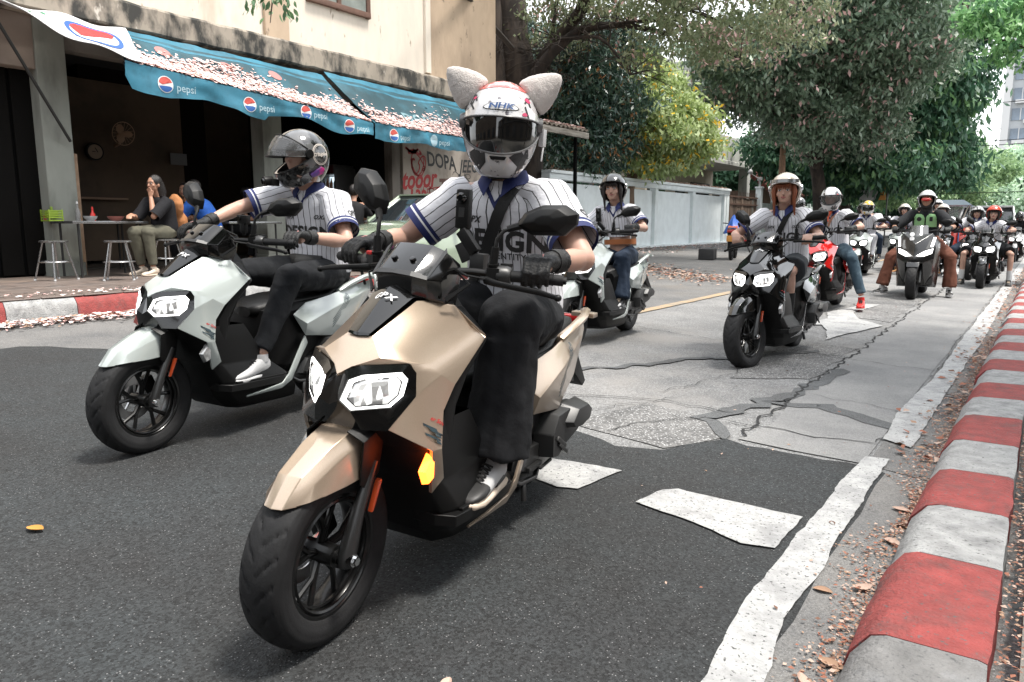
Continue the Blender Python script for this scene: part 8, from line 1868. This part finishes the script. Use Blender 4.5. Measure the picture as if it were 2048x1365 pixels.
hedge = [(-15.57, 54.04, 3.41, 4.22, 1.41), (-12.58, 58.62, 3.13, 4.38, 1.46), (-9.34, 63.42, 3.02, 4.54, 1.36), (-7.33, 69.79, 2.75, 2.84, 1.05), (-17.34, 50.62, 5.15, 3.04, 2.03), (-15.44, 58.28, 5.56, 5.95, 2.23), (-11.01, 61.67, 6.66, 5.95, 3.34), (-20, 44, 6, 3, 4), (-19, 30, 5.5, 2, 4), (-17, 27, 4.5, 1.5, 3.2), (-7.5, 75, 4.5, 2.5, 2.5)]
tag(obj_from(foliage(hedge, 60000, .42, 'deep', (.78, .2, .02), .8, 2, .3, 10, shell=.25), 'undergrowth'), 'dark mass of undergrowth behind the fences', 'undergrowth', kind='stuff')
# street trees on the camera's own pavement, out of the frame: they shade the road and stand in its reflections
for i, (x, y, h) in enumerate(((3.6, -3.5, 6.2), (3.4, 6.5, 6.6), (-14, -7, 7))):
    tree(['leafy street tree on the near pavement behind the camera', 'leafy street tree on the near pavement right of the riders', 'leafy tree left of the shop outside the frame'][i], (x, y, .1), [([(x, y, .1), (x + .1, y, 2.5), (x - .3, y + .2, 5)], .2, .1)], foliage([(x, y, h, 2.6, 1.5), (x - 1.6, y + 1.5, h + .6, 2.2, 1.2), (x + 1, y - 2, h + .4, 2.2, 1.3)], 9000, .30, 'deep', (.5, .4, .1), .6, 2, .4, 20 + i), group='trees on the right side')
# unseen buildings added beside and behind the camera, to shade and darken reflections
ob = thing('house', 'brown two storey row house added across the pavement, out of the frame', 'building', (12, 4, 0)); q = MB(); q.box((0, 0, 3), (5, 44, 6)); q.build('wall', mat('row_house_brown', (.10, .075, .055, 1), .85, var=.2, vs=1), ob, smooth=False)
for i in range(8):
    for z in (1.6, 4.4): q = MB(); q.box((-2.53, -18 + i * 5.2, z), (.08, 2.6, 2.2)); q.build('window', MATS['dark_window_glass'], ob)
q = MB(); q.box((-3, 0, 3.4), (1.6, 44, .12)); q.build('canopy', mat('tin_canopy', G4(.12), .6), ob)
ob = thing('house', 'dark building added behind the camera, out of the frame', 'building', (-10, -17, 0)); q = MB(); q.box((0, 0, 4), (30, 5, 8)); q.build('wall', MATS['row_house_brown'], ob, smooth=False)
for i in range(6): q = MB(); q.box((-12 + i * 4.8, 2.53, 2.0), (2.6, .08, 2.4)); q.build('window', MATS['dark_window_glass'], ob)
# sprig hanging before the shop front at top left
q = MB(); q.tube([(-7.24, 5.5, 3.95), (-7.23, 5.52, 3.6), (-7.22, 5.47, 3.36)], [.012, .009, .004], 6); q.tube([(-7.24, 5.5, 3.85), (-7.4, 5.4, 3.6)], [.008, .003], 5); q.tube([(-7.24, 5.5, 3.85), (-7.05, 5.62, 3.55)], [.008, .003], 5); q.tube([(-7.24, 5.5, 3.95), (-8.5, 7, 5.2), (-10.5, 12, 6.4), (-12.6, 17.6, 6.0)], [.012, .03, .05, .08], 6)
sp = thing('branch', 'leafy sprig hanging in front of the cream wall at top left', 'branch', (-7.24, 5.5, 3.6)); o = q.build('stem', M_TWIG, sp); o.location = (7.24, -5.5, -3.6)
rg = random.Random(11)
lmesh = [cached(('sprigleaf', k_), lambda k_=k_: (lambda b: (b.loft([[(-.001, 0, 0), (.001, 0, 0)], [(-.020, .03, .006), (.020, .03, .006)], [(-.024, .055, .004), (.024, .055, .004)], [(-.014, .085, -.004), (.014, .085, -.004)], [(0, .105, -.014), (.0005, .105, -.014)]], 0, False, False), b)[1])(MB()).mesh('leaf', leafmat('leaf_sprig_%s' % 'ab'[k_], ((.05, .10, .05), (.09, .16, .07))[k_], (.07, .12, .06)))) for k_ in (0, 1)]
for i in range(74):
    c_ = rg.choice([(-7.28, 5.46, 3.57, .16, .14), (-7.08, 5.6, 3.54, .13, .13), (-7.41, 5.36, 3.58, .08, .10), (-7.2, 5.5, 3.7, .16, .1)]); o = obj_from(rg.choice(lmesh), 'leaf', sp); o.location = (c_[0] + rg.gauss(0, c_[3] * .6) + 7.24, c_[1] + rg.gauss(0, c_[3] * .5) - 5.5, c_[2] + rg.gauss(0, c_[4] * .5) - 3.6); o.rotation_euler = (rg.uniform(-2.2, -.6), rg.uniform(-.6, .6), rg.uniform(0, 6.3)); o.scale = (rg.uniform(.7, 1.15),) * 3

# ------------------------------------------------------------------ poles, wires, signs, tower
q = MB(); q.tube([(-9.25, 32.3, .2), (-9.28, 32.32, 3.01), (-9.34, 32.51, 4.25), (-9.39, 32.88, 6.9)], [.16, .14, .12, .10], 12); tag(q.build('utility_pole', mat('brown_pole', (.20, .115, .07, 1), .85, var=.2)), 'bare brown pole rising behind the woman in the cream helmet', 'pole')
wr = thing('overhead_wires', 'thin overhead wires crossing before the pale tower', 'wires', (-2, 42, 6)); 
for z0, z1 in ((7.4, 6.9), (5.5, 5.35), (5.3, 5.15), (2.95, 3.1), (9.6, 8.6)):
    q = MB(); q.tube([(lerp(-9, 6, t) + 2, lerp(45, 40, t) - 42, lerp(z0, z1, t) - 6 - .35 * math.sin(PI * t)) for t in np.linspace(0, 1, 12)], .016, 4); q.build('wire', M_BLKM, wr)
sg = thing('sign_board', 'white and orange sign board on a pole between the trees', 'sign', (-6.6, 38.2, .2)); q = MB(); q.box((-.35, 0, 2.55), (.75, .06, .95)); q.build('white_panel', mat('sign_white', G4(.42), .5), sg, bevel=.01); q = MB(); q.prism([(.02, 2.08), (.38, 2.08), (.38, 3.02), (.2, 3.02)], -.035, .035, 'Y'); q.build('orange_panel', mat('sign_orange', (.6, .25, .05, 1), .5), sg)
q = MB(); q.tube([(.44, 0, 0), (.44, 0, 3.3)], .03, 8); q.tube([(.2, 0, 3.1), (.65, 0, 3.1)], .02, 6); q.build('sign_pole', M_DMET, sg); q = MB(); v, f = text_mesh('cafe', .22, 0, .004); q.add(v, f, M=Matrix.Translation((-.35, -.036, 2.7)) @ Matrix.Rotation(PI / 2, 4, 'X')); q.build('sign_letters', M_BPR, sg, smooth=False) if False else None
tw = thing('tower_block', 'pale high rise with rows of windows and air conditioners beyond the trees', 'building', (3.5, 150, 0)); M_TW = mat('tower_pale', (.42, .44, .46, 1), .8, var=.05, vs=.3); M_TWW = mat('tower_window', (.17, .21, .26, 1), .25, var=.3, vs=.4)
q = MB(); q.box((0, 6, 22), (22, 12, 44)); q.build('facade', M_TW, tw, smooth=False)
q = MB(); [q.box((x, -.3, 22), (1.1, .9, 44)) for x in (-10.9, -5.6, -.3, 5, 10.9)]; q.build('pilaster', mat('tower_white', G4(.55), .7), tw, smooth=False)
wm = (lambda b: (b.box((0, 0, 0), (3.8, .2, 1.9)), b)[1])(MB()).mesh('window', M_TWW, smooth=False); am = (lambda b: (b.box((0, 0, 0), (1.7, .8, .55)), b)[1])(MB()).mesh('air_conditioner', MATS['tower_white'], smooth=False); fm = (lambda b: (b.box((0, 0, 0), (.12, .12, 1.9)), b)[1])(MB()).mesh('mullion', MATS['tower_white'], smooth=False)
for fl in range(13):
    for k_, x in enumerate((-8.2, -2.9, 2.4, 7.9)):
        o = obj_from(wm, 'window', tw); o.location = (x, -.08, 3 + fl * 3.2); 
        for dx in (-.7, .7): m_ = obj_from(fm, 'mullion', o); m_.location = (dx, -.1, 0)
        if k_ < 3: o = obj_from(am, 'air_conditioner', tw); o.location = (x + (.6 if (fl + k_) % 2 else -.7), -.6, 1.75 + fl * 3.2)
pb = thing('far_building', 'low white building at the far end of the road', 'building', (-7.5, 82, 0)); q = MB(); q.box((0, 0, 2.3), (5, 5, 4.6)); q.build('wall', mat('far_white', G4(.5), .8), pb, smooth=False); q = MB(); q.box((0, -2.55, 3.2), (3, .1, 1)); q.build('window', M_TWW, pb)

# ------------------------------------------------------------------ litter: fallen leaves and petals
def scatter(name, label, n, fn, size, mats, seed, lift=.012, cat='litter'):
    rg = np.random.default_rng(seed); Vs = []; Q = []; mi = []
    for i in range(n):
        x, y, z = fn(rg); r = size * rg.uniform(.5, 1.5); a = rg.uniform(0, 6.28); t = rg.uniform(-.5, .5, 3); b = len(Vs); c, s_ = math.cos(a) * r, math.sin(a) * r; z += lift * rg.uniform(.2, 1.6); k_ = rg.uniform(.35, .8)
        Vs += [(x + c, y + s_, z + t[0] * r * .5), (x - s_ * k_, y + c * k_, z + r * .3), (x - c, y - s_, z + t[1] * r * .5), (x + s_ * k_, y - c * k_, z + r * .15 * t[2])]; Q += [(b, b + 1, b + 2, b + 3)]; mi.append(int(rg.integers(len(mats))))
    return tag(obj_from(np_mesh(name, Vs, Q, mats, mi), name), label, cat, kind='stuff')
LT = [mat('litter_tan', (.30, .185, .12, 1), .85), mat('litter_brown', (.14, .07, .045, 1), .85), mat('litter_pale', (.42, .30, .24, 1), .85), mat('litter_rust', (.26, .10, .06, 1), .85)]
def gut(rg):
    y = rg.uniform(0.9, 9); k_ = noise.noise(V((y * 1.7, 3, 0))) + .35 * math.sin(y * 5.3); w_ = max(.02, .055 + .06 * k_); return (-.335 - abs(rg.normal(0, w_)), y, .012)
scatter('leaf_litter', 'small tan leaf litter along the foot of the right kerb', 5200, gut, .0065, LT, 31, .006)
scatter('leaf_litter', 'leaf crumbs in the joint behind the right kerb', 1800, lambda rg: (rg.uniform(-.01, .05) , rg.uniform(1.2, 8), .118), .007, LT, 32, .006)
scatter('leaf_litter', 'leaves further along the gutter', 700, lambda rg: (-.33 - abs(rg.normal(0, .12)), rg.uniform(4, 24), .012), .022, LT, 33)
scatter('leaf_litter', 'sparse leaf crumbs over the road', 700, lambda rg: (rg.uniform(-4, -.35), rg.uniform(2, 18), 0) , .008, LT, 34, .02)
PM = [MATS['petal_pale'], MATS['petal_pink'], mat('petal_white', G4(.55), .7)]
def lk_(rg): x = -7.82 + abs(rg.normal(0, .14)); return (x, rg.uniform(1.2, 5.3) if rg.random() < .8 else rg.uniform(5, 11), gz(x) + .01)
scatter('fallen_petals', 'pink and white petals drifted against the left kerb', 2400, lk_, .028, PM + [LT[0]], 35, .03, 'petals')
scatter('fallen_petals', 'petals on the left pavement edge', 260, lambda rg: (-8.0 - abs(rg.normal(0, .25)), rg.uniform(1.5, 6), .44), .025, PM, 36, .02, 'petals')
scatter('leaf_litter', 'drift of dry leaves across the far lane before the wall', 1600, lambda rg: ((lambda t: (lerp(-8.6, -4.9, t) + rg.normal(0, .35), lerp(16.4, 13.2, t) + rg.normal(0, .45), .03 * (7.6 - 3 * t - 1) * 1.0))(rg.random())), .035, LT + [LT[2]], 37, .03)
scatter('leaf_litter', 'scattered leaves along the foot of the white wall', 1300, lambda rg: ((lambda x: (x, rg.uniform(17, 34), gz(x)))(-11.8 + abs(rg.normal(0, .9)))), .035, LT + PM, 38, .03)
scatter('leaf_litter', 'dead leaves along the capping of the white wall', 700, lambda rg: (-12.0 + rg.normal(0, .1), rg.uniform(18.6, 33.4), 2.74), .035, LT, 39, .04)
# single large leaves one can point at
def big_leaf(label, x, y, L_, rz, m, z=None, curl=.35, roll=0.0):
    q = MB(); rows = []
    for i in range(9):
        t = i / 8; w_ = math.sin(PI * min(1, t * .97 + .02)) ** .7 * .27 * L_; h = curl * L_ * (t - .5) ** 2; rows.append([(-w_, (t - .5) * L_, h + w_ * .55), (-w_ * .5, (t - .5) * L_, h + w_ * .12), (0, (t - .5) * L_, h), (w_ * .5, (t - .5) * L_, h + w_ * .12), (w_, (t - .5) * L_, h + w_ * .55)])
    q.loft(rows, 0, False, False); o = q.build('fallen_leaf', m, smooth=60); o.location = (x, y, (gz(x) if z is None else z) + .012); o.rotation_euler = (0, roll, rz); return tag(o, label, 'leaf', 'large fallen leaves')
for a in [('curled pale leaf at the bottom edge by the kerb', -.395, 1.80, .085, .5, LT[2], None, .5, .5), ('pinkish brown leaf propped on the kerb foot near the bottom', -.36, 1.93, .07, 1.3, LT[0]), ('small folded brown leaf below the long red kerb stone', -.33, 2.3, .05, .2, LT[1]), ('rolled tan leaf lying alone in the gutter', -.475, 2.34, .06, 1.6, LT[0], None, .1), ('star shaped pale leaf against the red kerb stone', -.375, 2.42, .07, 2.4, LT[2], None, .8),
          ('pale upturned leaf beside the white kerb stone', -.36, 2.86, .075, .9, LT[2]), ('brown leaf leaning on the second white kerb stone', -.345, 3.05, .07, 2.0, LT[1]), ('thin pale leaf above the drift by the kerb', -.38, 3.22, .07, 1.4, LT[2]), ('dark crumpled leaf on the white edge line', -.575, 2.92, .04, .4, LT[1]), ('yellow ochre leaf alone on the dark asphalt at left', -2.86, 1.05, .075, 1.9, mat('leaf_ochre', (.42, .20, .04, 1), .8)), ('pale leaf on the dark asphalt at the bottom centre', -1.12, 1.28, .05, .3, LT[2]), ('small pale leaf on dark asphalt between the two front wheels', -2.1, 1.9, .03, 1.1, LT[2]),
          ('pale crescent leaf on the slab behind the kerb', .06, 3.15, .07, 1.5, LT[2], .115), ('brown leaf on the slab behind the kerb', .075, 2.95, .05, .8, LT[0], .115), ('small crescent leaf below the brown one on the slab', .035, 2.82, .05, 1.4, LT[2], .115)]: big_leaf(*a)
